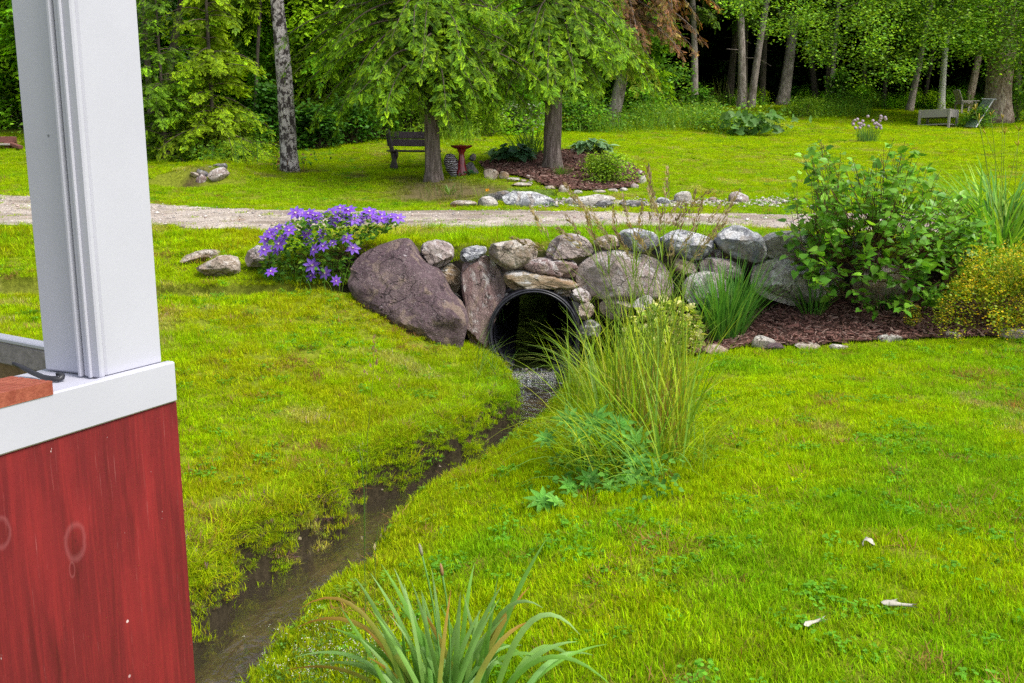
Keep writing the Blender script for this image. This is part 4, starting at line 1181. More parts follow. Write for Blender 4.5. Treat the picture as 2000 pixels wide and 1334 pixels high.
wall_stone(z5([(1698, 362), (1780, 335), (1880, 350), (1990, 390), (2012, 452), (1900, 485), (1780, 475), (1708, 442)]), 10.56, .22, 'pinkgrey', 'flat pinkish stone under the domed grey capstone')
wall_stone([(1455, 520), (1490, 508), (1540, 507), (1620, 512), (1650, 535), (1645, 585), (1560, 598), (1490, 585), (1458, 560)], 10.50, .24, 'pale', 'big pale lower stone left of the lilac stems')
wall_stone([(1660, 520), (1720, 512), (1790, 520), (1810, 560), (1790, 595), (1700, 600), (1655, 570)], 10.56, .24, 'tan', 'tan lower stone hidden behind the lilac stems')
wall_stone(z5([(1590, 520), (1680, 450), (1760, 428), (1850, 450), (1905, 520), (1905, 610), (1750, 645), (1600, 630)]), 10.30, .22, 'pale', 'whitish boulder slanting behind the variegated hosta', lean=.4)
wall_stone(z5([(768, 545), (830, 530), (885, 550), (882, 602), (830, 592), (783, 577)]), 10.46, .12, 'tan', 'small rounded tan stone at the upper right of the pipe rim')
wall_stone(z5([(880, 580), (900, 545), (950, 538), (1000, 560), (1022, 612), (990, 638), (920, 637)]), 10.46, .16, 'pinkgrey', 'grey egg shaped stone beside the pipe rim')
wall_stone(z5([(912, 682), (935, 640), (990, 623), (1032, 650), (1032, 712), (990, 742), (938, 732)]), 10.42, .17, 'tan', 'cream stone right of the pipe half way up')
wall_stone(z5([(925, 800), (960, 750), (1030, 745), (1080, 790), (1075, 850), (1000, 870), (940, 860)]), 10.36, .17, 'dark', 'dark stone low beside the pipe behind grass blades')
wall_stone(z5([(440, 590), (470, 568), (492, 600), (482, 642), (443, 647)]), 10.54, .10, 'pale', 'little pale stone tucked between slab and pipe')
wall_stone(z5([(1275, 652), (1310, 610), (1385, 593), (1425, 612), (1412, 662), (1330, 692)]), 10.20, .14, 'pale', 'flattish pale stone at the back of the hosta')
wall_stone(z5([(1060, 640), (1120, 600), (1230, 610), (1290, 680), (1260, 740), (1120, 745), (1065, 700)]), 10.48, .2, 'tan', 'brownish foundation stone under the wide pale block')
wall_stone(z4([(1730, 770), (1800, 740), (1838, 780), (1838, 900), (1800, 880)]), 10.78, .16, 'dark', 'dark filler stone in the gap left of the standing slab')
wall_stone([(380, 528), (410, 511), (440, 500), (466, 510), (474, 535), (430, 542)], 10.9, .22, 'tan', 'pointed speckled stone half sunk in the lawn left of the clematis', cuts=9, name='field_stone')
wall_stone([(361, 498), (390, 489), (430, 488), (434, 506), (400, 514), (366, 512)], 11.55, .3, 'tan', 'flat tan stone in the lawn, farthest from the clematis', name='field_stone')
wall_stone([(478, 505), (492, 486), (520, 478), (545, 490), (550, 510), (510, 520), (484, 518)], 10.95, .20, 'pinkgrey', 'pinkish stone half hidden under the left clematis flowers', name='field_stone')

for k_, (px_, py_, r_, mt_, lb_) in enumerate([
    (z5([(1035, 325)])[0][0], z5([(1035, 325)])[0][1], 9, 'tan', 'tiny tan filler stone right of the purplish capstone'),
    (z5([(1462, 300)])[0][0], z5([(1462, 300)])[0][1], 10, 'dark', 'dark filler wedge between the two blue grey capstones'),
    (z5([(395, 425)])[0][0], z5([(395, 425)])[0][1], 9, 'dark', 'dark filler stone between the standing slab and the golden stone'),
    (z5([(960, 560)])[0][0], z5([(960, 560)])[0][1], 8, 'dark', 'dark chip of stone between golden stone and wide pinkish block'),
    (z5([(1835, 320)])[0][0], z5([(1835, 320)])[0][1], 11, 'mauve', 'reddish filler wedge left of the domed grey capstone'),
    (1480, 506, 11, 'tan', 'tan filler stone between domed and whitish capstones')]):
    a_ = np.linspace(0, 2 * PI, 7, endpoint=False) + k_
    wall_stone([(px_ + r_ * 1.5 * math.cos(q) * (1 + .2 * math.sin(3 * q)), py_ + r_ * math.sin(q)) for q in a_], 10.66, .12, mt_, lb_, n=36)

import bmesh
_b = bmesh.new(); bmesh.ops.create_icosphere(_b, subdivisions=4, radius=1.0)
ICO_V = np.array([v.co[:] for v in _b.verts]); ICO_F = np.array([[v.index for v in f.verts] for f in _b.faces]); _b.free()
_b = bmesh.new(); bmesh.ops.create_icosphere(_b, subdivisions=3, radius=1.0)
ICO3_V = np.array([v.co[:] for v in _b.verts]); ICO3_F = np.array([[v.index for v in f.verts] for f in _b.faces]); _b.free()

def rock(px, py, w, h, mat, label, group, dep=.8, yaw=0.0, tilt=0.0, cuts=7, name='edging_stone', sink=.30, p=None, cat='stone', amp=.06):
    """a loose rock whose foot stands on the ground seen at (px, py); w, h in photograph pixels"""
    stone_i[0] += 1; rs = np.random.default_rng(300 + stone_i[0])
    b = on_ground(px, py) if p is None else np.asarray(p, float)
    s_ = scale_at(b); ww = w / s_ / 2; hh = h / s_ / 2 * 1.12
    V = ICO3_V.copy(); V = np.sign(V) * np.abs(V) ** .85
    V = facet(V, cuts + 3, .62, .9, rs)
    V = V * np.array([ww, ww * dep, hh]) / np.abs(V).max(0)
    N = norm(V)
    r = max(ww, hh)
    V = V + N * (rock_noise(V, amp * r, r * .7, stone_i[0]))[:, None]
    c, s2 = math.cos(tilt), math.sin(tilt)
    V = np.stack([V[:, 0] * c - V[:, 2] * s2, V[:, 1], V[:, 0] * s2 + V[:, 2] * c], 1)
    c, s2 = math.cos(yaw), math.sin(yaw)
    V = np.stack([V[:, 0] * c - V[:, 1] * s2, V[:, 0] * s2 + V[:, 1] * c, V[:, 2]], 1)
    o_ = b + np.array([0, ww * dep * .6, 0]); o_[2] = (gz(o_[0], o_[1]) if p is None else b[2]) + hh * (1 - 2 * sink)
    mb = MB(); mb.add(V + o_, ICO3_F)
    o = mb.build(name, S[mat], loc=o_); o.data.set_sharp_from_angle(angle=R(40))
    return tag(o, label, cat, group)

GE = 'stones edging the right mulch bed'
rock(1395, 693, 58, 24, 'tan', 'tan edging stone in front of the narrow leaved iris clump', GE, .7)
rock(1325, 700, 40, 26, 'pinkgrey', 'pinkish edging stone behind the tall grass stems', GE, .7)
rock(1240, 702, 44, 24, 'tan', 'tan edging stone lost among the tall grass stems', GE, .7)
rock(1492, 681, 50, 28, 'pale', 'pale angular edging stone at the left corner of the mulch', GE)
rock(1517, 687, 40, 20, 'plum', 'small purple edging stone tucked against a pale one', GE)
rock(1578, 684, 52, 16, 'tan', 'low tan edging stone half covered by lawn', GE, .6)
rock(1640, 683, 38, 12, 'pale', 'low sliver of pale edging stone right of the low tan one', GE, .6)
rock(1740, 670, 50, 20, 'pale', 'pale grey rounded edging stone in front of the lilac', GE)
rock(1862, 663, 34, 15, 'tan', 'small tan edging stone below the yellow flowers', GE)
rock(1980, 663, 62, 22, 'pinkgrey', 'large pinkish edging stone under the right end of the yellow flowers', GE, .6)

GR_ = 'stones lying along the far edge of the track'
rock(905, 405, 54, 16, 'tan', 'low tan stone at the left end of the row beyond the track', GR_, .5, name='roadside_stone')
rock(952, 405, 42, 26, 'pale', 'cream stone beside the long grey one beyond the track', GR_, .7, name='roadside_stone')
rock(952, 393, 60, 26, 'dark', 'dark grey slab behind the long grey stone', GR_, .5, name='roadside_stone', p=on_ground(975, 394))
rock(1028, 404, 112, 36, 'bluegrey', 'longest grey stone beyond the track, pale and low', GR_, .4, tilt=-.10, name='roadside_stone', cuts=5)
rock(1155, 403, 102, 28, 'pale', 'long white stone beyond the track in front of the island bed', GR_, .4, name='roadside_stone', cuts=5)
rock(1180, 406, 40, 16, 'dark', 'small dark stone in front of the long white one', GR_, .7, name='roadside_stone')
rock(1240, 405, 58, 16, 'dark', 'flat dark stone right of the long white one', GR_, .6, name='roadside_stone')
rock(1298, 401, 30, 20, 'bluegrey', 'small grey stone left of the round white one', GR_, .7, name='roadside_stone')
rock(1337, 397, 40, 27, 'pale', 'round white stone standing alone beyond the track', GR_, .8, name='roadside_stone')
rock(1395, 395, 22, 12, 'tan', 'small tan stone between round white and mossy grey ones', GR_, .8, name='roadside_stone')
rock(1447, 398, 44, 32, 'pinkgrey', 'upright mossy grey stone at the right end of the row', GR_, .8, name='roadside_stone')

GI_ = 'stones around the island bed'
for px, py, w, h, mt, lb in [
    (957, 351, 34, 24, 'tan', 'large round tan stone at the left front of the island bed'),
    (984, 351, 21, 19, 'gold', 'round brown stone next to the large tan one'),
    (1003, 355, 28, 8, 'pale', 'thin pale flat stone right of the brown round one'),
    (1023, 357, 14, 8, 'tan', 'pebble sized tan stone in the middle of the bed front'),
    (1034, 361, 15, 8, 'pale', 'pale pebble at the foot of the mulch slope'),
    (1018, 366, 40, 9, 'tan', 'flat tan stepping stone in the grass below the bed'),
    (1031, 349, 11, 8, 'pinkgrey', 'small pink stone lying on the mulch'),
    (1038, 356, 9, 9, 'tan', 'smallest tan stone under the pink one on the mulch'),
    (1075, 371, 26, 9, 'tan', 'flat tan edging stone left of the upright egg stone'),
    (1101, 377, 21, 19, 'tan', 'upright egg shaped stone at the front of the bed'),
    (1128, 379, 20, 9, 'pale', 'low pale edging stone right of the egg stone'),
    (1170, 379, 26, 8, 'tan', 'low tan edging stone under the yellow green bush'),
    (1197, 376, 22, 8, 'pinkgrey', 'low pinkish edging stone right of the bush'),
    (1220, 374, 20, 9, 'pale', 'low pale edging stone near the right tip of the bed'),
    (1240, 369, 17, 12, 'pinkgrey', 'pinkish stone at the right tip of the bed'),
    (1255, 359, 16, 22, 'pale', 'tall whitish stone standing at the right tip of the bed'),
    (1251, 345, 14, 16, 'pinkgrey', 'pink stone topping the right tip of the bed'),
    (1122, 301, 22, 13, 'pinkgrey', 'pinkish stone beside the foot of the hosta behind the trunk')]:
    rock(px, py, w, h, mt, lb, GI_, .75, name='bed_stone')
GD = 'stones in the ditch beyond the track'
for px, py, w, h, mt, lb, tl, Yd in [
    (425, 352, 42, 22, 'pinkgrey', 'pale pinkish long stone leaning at the right of the ditch', .42, 19.0),
    (392, 360, 22, 20, 'mauve', 'reddish stone at the bottom of the ditch', 0, 19.0),
    (397, 349, 34, 15, 'dark', 'grey slab leaning over the ditch', -.55, 19.15),
    (380, 346, 22, 9, 'tan', 'thin tan slab at the left of the ditch', -.45, 19.1),
    (412, 340, 18, 14, 'dark', 'small dark stone at the back of the ditch', -.3, 19.4),
    (427, 334, 34, 14, 'dark', 'mossy dark stone topping the ditch rocks', .2, 19.5)]:
    rock(px, py, w, h, mt, lb, GD, .6, tilt=tl, name='ditch_stone', p=at(px, py, Yd), sink=.05)
# stack of stones by the bird bath
st = on_ground(918, 341)
rock(921, 343, 26, 34, 'dark', 'leaning grey stone slab with a ball stone on its top', 'ornamental stone stack', .5, tilt=.45, name='ornament_stone')
q = st + np.array([0.0, .12, 0]); sc_ = scale_at(st)
rock(0, 0, 15, 13, 'dark', 'round dark stone balanced on the leaning slab by the bird bath', 'ornamental stone stack', 1, name='ornament_stone', p=st + np.array([.05, .0, 26 / sc_]), sink=0.0)

# scattered gravel along the track and under the roadside stones
def pebbles(n, x, y, size, cols):
    k = len(x)
    tv = np.array([[1, 0, 0], [-1, .1, 0], [0, 1, .1], [.1, -1, 0], [0, 0, .7], [0, 0, -.6]]) * .5
    tf = [np.array([[0, 2, 4], [2, 1, 4], [1, 3, 4], [3, 0, 4], [2, 0, 5], [1, 2, 5], [3, 1, 5], [0, 3, 5]])]
    az = rng.uniform(0, 2 * PI, k)
    O = np.stack([x, y, ground_z(x, y) + .012 + size * .1], 1)
    c = np.array(cols)[rng.integers(0, len(cols), k)] * rng.uniform(.75, 1.25, (k, 1))
    return O, frames(np.stack([np.cos(az), np.sin(az), rng.normal(0, .2, k)], 1), [0, 0, 1]), c, tv, tf
n = 9000
x = rng.uniform(-13, 8, n); y = rng.uniform(12.4, 18.2, n); k = rng.random(n) < road_mask(x, y) * .9 + .015 * (y < 16.2)
x, y = x[k], y[k]; sz = rng.lognormal(-3.75, .45, len(x))
mb = MB(); O, Rm, c, tv, tf = pebbles(0, x, y, sz, [(.42, .37, .35), (.30, .26, .24), (.52, .48, .45), (.24, .22, .22), (.40, .30, .26)])
scatter(mb, tv, tf, O, Rm, sz, c)
hx = rng.uniform(.0, 5.2, 1500); hy = 16.6 + rng.normal(0, .28, 1500); sz = rng.lognormal(-3.1, .4, 1500)
O, Rm, c, tv, tf = pebbles(0, hx, hy, sz, [(.42, .36, .35), (.52, .48, .45), (.30, .27, .27), (.20, .18, .18)])
k = rng.random(1500) < smooth((fbm(hx, hy, .5, 77) - .42) / .1)
scatter(mb, tv, tf, O[k], Rm[k], sz[k], c[k])
tag(mb.build('gravel', MAT['pebble'], smoothed=False), 'loose grey and pinkish gravel of the track', 'gravel', kind='stuff')
# pebbles in the stream
n = 380; k = rng.integers(0, len(CW) - 1, n); f = rng.random((n, 1)); b = CW[k] * (1 - f) + CW[k + 1] * f
x = b[:, 0] + rng.normal(0, .13, n); y = b[:, 1] + rng.normal(0, .1, n); ok = (y < 10.1) & (y > 2.5); x, y = x[ok], y[ok]
sz = rng.lognormal(-3.6, .5, len(x))
O, Rm, c, tv, tf = pebbles(0, x, y, sz, [(.16, .12, .075), (.22, .17, .12), (.10, .08, .06), (.25, .2, .15)])
O[:, 2] -= .02
mb = MB(); scatter(mb, tv, tf, O, Rm, sz, c)
tag(mb.build('pebbles', MAT['pebble']), 'small brown pebbles on the bed of the stream', 'pebbles', kind='stuff')
# curls of birch bark on the lawn
for i, (px, py, L, wd, az, lb) in enumerate([(1695, 1072, .06, .055, 1.2, 'crumpled whitish scrap of bark on the lawn'), (1755, 1197, .115, .032, -.35, 'forked cream bark curl on the lawn, longest of three'), (1590, 1230, .10, .026, .42, 'narrow cream bark curl nearest the yellow rimmed iris')]):
    p = on_ground(px, py) + np.array([0, 0, .035])
    mb = MB(); d = np.array([math.cos(az), math.sin(az), .06]); sdv = np.array([-math.sin(az), math.cos(az), 0])
    uu, tt = np.meshgrid(np.linspace(0, 1, 12), np.linspace(-2.4, 2.0, 14), indexing='ij')
    r = wd * .45 * (1 + .25 * np.sin(uu * 5 + i)) * (1 - .25 * uu) * (1 + .1 * np.sin(tt * 3 + uu * 4))
    V = p + (uu - .5)[..., None] * L * d + (r * np.sin(tt))[..., None] * sdv + (r * np.cos(tt) * (.6))[..., None] * Z3 + (.012 * np.sin(tt * 2 + uu * 6))[..., None] * d
    n1, n2 = uu.shape; ii = np.arange(n1 * n2).reshape(n1, n2)
    mb.add(V.reshape(-1, 3), np.stack([ii[:-1, :-1], ii[:-1, 1:], ii[1:, 1:], ii[1:, :-1]], -1).reshape(-1, 4), (.42, .39, .33))
    if i == 1:
        V2 = V.copy().reshape(-1, 3); V2 = (V2 - p) * .6
        a2 = .6; V2 = np.stack([V2[:, 0] * math.cos(a2) - V2[:, 1] * math.sin(a2), V2[:, 0] * math.sin(a2) + V2[:, 1] * math.cos(a2), V2[:, 2]], 1) + p - d * .035 + sdv * .02
        mb.add(V2, np.stack([ii[:-1, :-1], ii[:-1, 1:], ii[1:, 1:], ii[1:, :-1]], -1).reshape(-1, 4), (.42, .39, .33))
    tag(mb.build('bark_curl', MAT['twig'], loc=p), lb, 'bark', 'bark curls on the lawn')
# ------------------------------------------------------------------ near plants
def poly_points(n, poly):
    poly = np.asarray(poly, float); lo, hi = poly.min(0), poly.max(0); out = []
    c = 0
    while c < n:
        p = rng.uniform(lo, hi, (n, 2)); p = p[inpoly(p[:, 0], p[:, 1], poly)]
        out.append(p); c += len(p)
    return np.concatenate(out)[:n]

def px_volume(n, poly, Yc, dY):
    """points in a rounded volume whose outline seen from the front is poly (photograph pixels)"""
    p = poly_points(n, poly); poly = np.asarray(poly, float); c = poly.mean(0); ext = np.ptp(poly, axis=0) / 2
    rr = np.clip(1 - ((p - c) / ext * .8 ** .5) ** 2 @ np.ones(2) * .8, .12, 1) ** .5
    Y = Yc + dY * rr * rng.uniform(-1, 1, n)
    return np.array([at(x, y, q) for (x, y), q in zip(p, Y)])

OVATE = np.array([[0, 0, 0], [.22, -.36, .09], [.55, -.34, .06], [.82, -.15, -.01], [1, 0, -.07], [.82, .15, -.01], [.55, .34, .06], [.22, .36, .09], [.30, 0, 0], [.7, 0, -.03]])
OVATE_F = [np.array([[0, 1, 8], [8, 7, 0], [9, 3, 4], [4, 5, 9]]), np.array([[1, 2, 9, 8], [9, 6, 7, 8], ]), np.array([[2, 3, 9], [9, 5, 6]])]
HEART = np.array([[.06, 0, -.02], [-.07, -.24, .07], [.12, -.42, .12], [.42, -.40, .09], [.74, -.19, .02], [1.02, 0, -.08], [.74, .19, .02], [.42, .40, .09], [.12, .42, .12], [-.07, .24, .07], [.40, 0, -.02], [.72, 0, -.04]])
HEART_F = [np.array([[0, 1, 2], [0, 8, 9], [0, 2, 10], [8, 0, 10], [4, 5, 11], [5, 6, 11]]), np.array([[2, 3, 11, 10], [7, 8, 10, 11]]), np.array([[3, 4, 11], [6, 7, 11]])]
LEAF4 = np.array([[0, 0, 0], [.45, -.30, .05], [1, 0, -.04], [.45, .30, .05]]); LEAF4_F = [np.array([[0, 1, 2, 3]])]

def leafdirs(n, out=None, droop=.25, upn=.8):
    az = rng.uniform(0, 2 * PI, n)
    X = np.stack([np.cos(az), np.sin(az), rng.normal(-droop, .3, n)], 1)
    if out is not None: X = X * .75 + norm(out) * .75
    N = np.stack([rng.normal(0, .45, n), rng.normal(-.18, .45, n), np.full(n, upn)], 1)
    return X, N

def gcol(n, cols, sp=.18):
    c = np.array(cols)[rng.integers(0, len(cols), n)]
    return c * rng.lognormal(0, sp, (n, 1))

# --- clematis
cb = on_ground(640, 560)
cl = thing('clematis', 'clematis vine with blue violet star flowers mounded over the wall end', 'flowering vine', cb)
mb = MB()
poly = [(512, 548), (506, 520), (530, 492), (520, 462), (560, 440), (600, 428), (640, 415), (700, 418), (770, 425), (788, 437), (760, 452), (735, 462), (700, 480), (690, 520), (682, 556), (640, 566), (560, 562)]
P = px_volume(1900, poly, 10.75, .42)
P[:, 2] = np.maximum(P[:, 2], ground_z(P[:, 0], P[:, 1]) + .02)
X, N = leafdirs(len(P), P - (cb + [0, .3, .1]))
scatter(mb, OVATE, OVATE_F, P, frames(X, N), rng.uniform(.040, .075, len(P)), gcol(len(P), [(.10, .26, .025), (.16, .34, .03), (.065, .17, .02), (.22, .35, .03)]))
st_ = np.stack([rng.uniform(-.5, .5, 60) + cb[0], rng.uniform(-.1, .5, 60) + cb[1] + .1, np.zeros(60)], 1); st_[:, 2] = ground_z(st_[:, 0], st_[:, 1])
tg = P[rng.integers(0, len(P), 60)]; tubes(mb, st_, tg, .003, .0015, (.16, .10, .05), 4, 1)
mb.build('foliage', [MAT['leaf'], MAT['twig']], cl)
mb = MB()
nb = 150
bx = np.array([on_ground(x, y) for x, y in zip(rng.uniform(515, 690, nb), rng.uniform(545, 572, nb))])
blades(mb, bx, rng.uniform(0, 2 * PI, nb), rng.uniform(.12, .42, nb), rng.uniform(0, .5, nb), rng.uniform(.3, 1.2, nb), .006, 4, gcol(nb, [(.09, .22, .02), (.14, .28, .02)]))
tag(mb.build('grass_tuft', MAT['strap'], loc=bx.mean(0)), 'unmown dark grass at the foot of the violet clematis', 'grass')
fl = [(985, 215), (1050, 190), (1045, 240), (1100, 210), (1010, 285), (1140, 265), (1200, 240), (1180, 280), (1100, 285), (800, 235), (860, 275), (845, 225), (900, 240), (760, 220), (1280, 260), (1330, 268), (1380, 240), (1425, 255), (1245, 240), (590, 345), (640, 322), (710, 300), (720, 335), (565, 390), (605, 372), (680, 380), (655, 420), (560, 462), (640, 455), (600, 602), (830, 355), (845, 405), (930, 345), (930, 392), (940, 437), (1000, 415), (880, 460), (1090, 385), (1130, 450), (865, 562), (860, 630), (950, 610), (1022, 660)]
fl += [(x_, y_) for x_, y_ in zip(rng.uniform(780, 1400, 16), rng.uniform(190, 275, 16)) if y_ > 180 + abs(x_ - 1060) * .14]
mb = MB()
npet = 7
for k in range(npet):
    a = 2 * PI * k / npet
    tv = np.array([[.08, -.05, .0], [.30, -.20, .06], [.62, -.20, .07], [1.0, 0, -.02], [.62, .20, .07], [.30, .20, .06], [.08, .05, 0], [.55, 0, .0]])
    c, s_ = math.cos(a), math.sin(a); M_ = np.array([[c, -s_, 0], [s_, c, 0], [0, 0, 1]])
    cc = np.array([[.26, .07, .52], [.19, .07, .64], [.23, .11, .74], [.18, .07, .60], [.23, .11, .74], [.19, .07, .64], [.26, .07, .52], [.33, .13, .68]])
    mb.add((tv @ M_.T) * .066 + np.array([0, 0, .0015 * (k % 2)]), [np.array([[0, 1, 7, 6], [1, 2, 3, 7], [7, 3, 4, 5], [6, 7, 5, 5]])[:3], np.array([[6, 7, 5]])], cc)
az = np.linspace(0, 2 * PI, 18, endpoint=False)
blades(mb, np.zeros((18, 3)), az, .017, .55, .3, .0035, 2, (.75, .72, .62), (.85, .8, .7))
FLM = [mb.mesh('flower', MAT['petal'])]
for kk in ((1.15, 1.4, 1.04), (.8, .75, .88)):
    mb.C = [c_ * np.array(kk, np.float32) / (np.array(kk, np.float32) if i_ == len(mb.C) - 1 else 1) for i_, c_ in enumerate(mb.C)]; FLM.append(mb.mesh('flower', MAT['petal']))
for i, (x, y) in enumerate(fl):
    x, y = 350 + x * .3, 350 + y * .3
    Yf = 10.42 + (.18 if y < 440 else 0) + rng.uniform(-.1, .15)
    p = at(x, y, Yf)
    o = bpy.data.objects.new('flower', FLM[rng.choice(3, p=[.5, .1, .4]) if y > 440 else rng.choice(3, p=[.5, .4, .1])]); COL.objects.link(o); o.parent = cl
    o.location = Vector(p) - cl.location
    up = .95 if y < 440 else .55
    nn = Vector((rng.normal(0, .35) + (x - 640) / 500, -1.0 + up * .35, up + rng.normal(0, .2))).normalized()
    o.rotation_euler = (nn.to_track_quat('Z', 'Y') @ Euler((0, 0, rng.uniform(0, 6))).to_quaternion()).to_euler()
    o.scale = [rng.uniform(.85, 1.65)] * 3

# --- strap leaved clumps
def clump(name, label, cat, px, py, rad, n, L, W, lean, bend, cols, tips=None, nseg=6, fold=.25, group=None, extra=None, mat='strap'):
    b = on_ground(px, py); mb = MB()
    r = rad * np.sqrt(rng.random(n)); a = rng.uniform(0, 2 * PI, n)
    B = np.stack([b[0] + r * np.cos(a), b[1] + r * np.sin(a) * .8, np.zeros(n)], 1); B[:, 2] = ground_z(B[:, 0], B[:, 1]) + .01
    az = a + rng.normal(0, .6, n)
    k = r / rad
    c = gcol(n, cols, .14)
    blades(mb, B, az, rng.uniform(*L, n), lean[0] + (lean[1] - lean[0]) * k * rng.uniform(.5, 1.2, n), rng.uniform(*bend, n), rng.uniform(*W, n), nseg, c, c * (np.array(tips) if tips else 1.12), fold=fold)
    if extra: extra(mb, b)
    o = mb.build(name, MAT[mat], loc=b)
    return tag(o, label, cat, group)
GRN = [(.085, .25, .035), (.11, .29, .04), (.07, .20, .03), (.17, .34, .05)]
GC_ = 'clumps of strap leaves in the right mulch bed'
clump('iris_clump', 'dense dark green narrow leaved iris clump right of the tall grass', 'iris', 1418, 668, .17, 230, (.6, 1.05), (.014, .023), (.02, .55), (.0, .75), GRN, group=GC_)
clump('iris_clump', 'small dark spiky iris clump in front of the lower pale wall stones', 'iris', 1585, 618, .13, 110, (.36, .62), (.011, .017), (.05, .6), (.1, .7), GRN, group=GC_)
clump('iris_clump', 'thin tuft of grassy leaves under the lilac stems', 'iris', 1735, 612, .14, 40, (.2, .5), (.008, .014), (.05, .5), (.1, .8), GRN, group=GC_)
def scapes(mb, b):
    for px, py in [(1905, 215), (1912, 235), (1935, 225), (1958, 232), (1990, 255), (1962, 262), (1925, 262), (1988, 285)]:
        t = at(px, py, b[1] + rng.uniform(-.3, .3)); s_ = b + np.array([rng.uniform(-.25, .25), rng.uniform(-.2, .2), 0])
        q = np.linspace(0, 1, 7)[:, None]; c = (s_ + t) / 2 + np.array([0, 0, .25])
        pts = s_ * (1 - q) ** 2 + 2 * q * (1 - q) * c + t * q ** 2
        tube(mb, pts, np.linspace(.005, .003, 7), 5, (.24, .33, .03))
        for k in range(3):
            d = norm(np.array([rng.normal(0, .6), rng.normal(0, .4), 1.0])); e = t + d * rng.uniform(.04, .09)
            tube(mb, [t - d * .01, (t + e) / 2, e], [.002, .007, .003], 5, (.42, .34, .04))
clump('daylily_clump', 'tall arching daylily clump with budded stalks behind the lilac', 'daylily', 1955, 512, .50, 640, (.7, 1.45), (.026, .042), (.02, .6), (.6, 2.0), [(.15, .36, .03), (.22, .42, .03), (.10, .26, .03), (.28, .45, .04)], nseg=9, extra=scapes, group=GC_)

# --- variegated hosta
b = on_ground(1300, 680); mb = MB()
P = px_volume(800, [(1212, 690), (1225, 640), (1262, 600), (1310, 585), (1352, 600), (1372, 645), (1368, 690), (1300, 705)], 9.65, .32)
P[:, 2] = np.maximum(P[:, 2], ground_z(P[:, 0], P[:, 1]) + .03)
X, N = leafdirs(len(P), P - b, .4, .7)
tc = np.array([[1, 1, 1.], [1.9, 1.5, 2.2], [1.9, 1.5, 2.2], [1.5, 1.3, 1.4], [1.8, 1.5, 2], [1.5, 1.3, 1.4], [1.9, 1.5, 2.2], [1.9, 1.5, 2.2], [.8, .9, .8], [.8, .9, .8]])
scatter(mb, OVATE, OVATE_F, P, frames(X, N), rng.uniform(.055, .10, len(P)), gcol(len(P), [(.34, .46, .045), (.44, .50, .12), (.18, .32, .035), (.48, .50, .20)]), tc)
tag(mb.build('variegated_hosta', MAT['leaf'], loc=b), 'low hosta with cream and yellow green leaves behind the tall grass', 'hosta')

# --- yellow flowering shrub
b = on_ground(1930, 640)
ys_ = thing('yellow_shrub', 'mounded low shrub covered in tiny golden yellow flowers', 'shrub', b)
poly = [(1832, 640), (1828, 600), (1850, 555), (1880, 515), (1920, 495), (1980, 488), (2060, 490), (2110, 560), (2110, 640), (2000, 655), (1920, 650), (1870, 652)]
Cn = px_volume(150, poly, 9.75, .5); Cn = np.concatenate([Cn, px_volume(34, [(1845, 580), (1900, 505), (2060, 485), (2110, 520), (1990, 560)], 9.8, .45)])
P = np.repeat(Cn, 62, 0) + rng.normal(0, 1, (len(Cn) * 62, 3)) * [.060, .06, .075]; P = P[P[:, 2] > ground_z(P[:, 0], P[:, 1]) + .02]
X, N = leafdirs(len(P), P - b, .0, .6); mb = MB()
scatter(mb, LEAF4, LEAF4_F, P, frames(X, N), rng.uniform(.020, .044, len(P)), gcol(len(P), [(.28, .42, .02), (.38, .46, .02), (.16, .28, .02), (.44, .42, .02)]))
s0 = b + np.stack([rng.uniform(-.4, .7, 90), rng.uniform(-.2, .3, 90), np.zeros(90)], 1); tubes(mb, s0, P[rng.integers(0, len(P), 90)], .003, .0015, (.14, .09, .05), 4, 1)
mb.build('foliage', [MAT['leaf'], MAT['twig']], ys_)
k = rng.random(len(P)) < .45; Q = P[k] + rng.normal(0, .012, (k.sum(), 3)) + [0, -.02, .012]
nz_ = fbm(Q[:, 0], Q[:, 2], .16, 3); Q = Q[nz_ > .40]
X, N = leafdirs(len(Q), None, -.1, .8); mb = MB()
scatter(mb, LEAF4, LEAF4_F, Q, frames(X, N), rng.uniform(.018, .034, len(Q)), gcol(len(Q), [(.80, .55, .010), (.76, .44, .010), (.82, .64, .02), (.60, .52, .03)]))
mb.build('blossom', MAT['petal'], ys_)
b2 = on_ground(1782, 630); mb = MB()
P = px_volume(420, [(1768, 632), (1766, 605), (1780, 592), (1796, 600), (1800, 628), (1785, 636)], 9.75, .12)
X, N = leafdirs(len(P), P - b2, 0, .6)
scatter(mb, LEAF4, LEAF4_F, P, frames(X, N), rng.uniform(.018, .03, len(P)), gcol(len(P), [(.16, .24, .02), (.5, .36, .02), (.22, .27, .02)]))
tubes(mb, np.tile(b2, (30, 1)), P[:30], .003, .0015, (.14, .2, .04)); tag(mb.build('yellow_seedling_bush', MAT['leaf'], loc=b2), 'little yellow flowered seedling standing apart on the mulch', 'shrub')

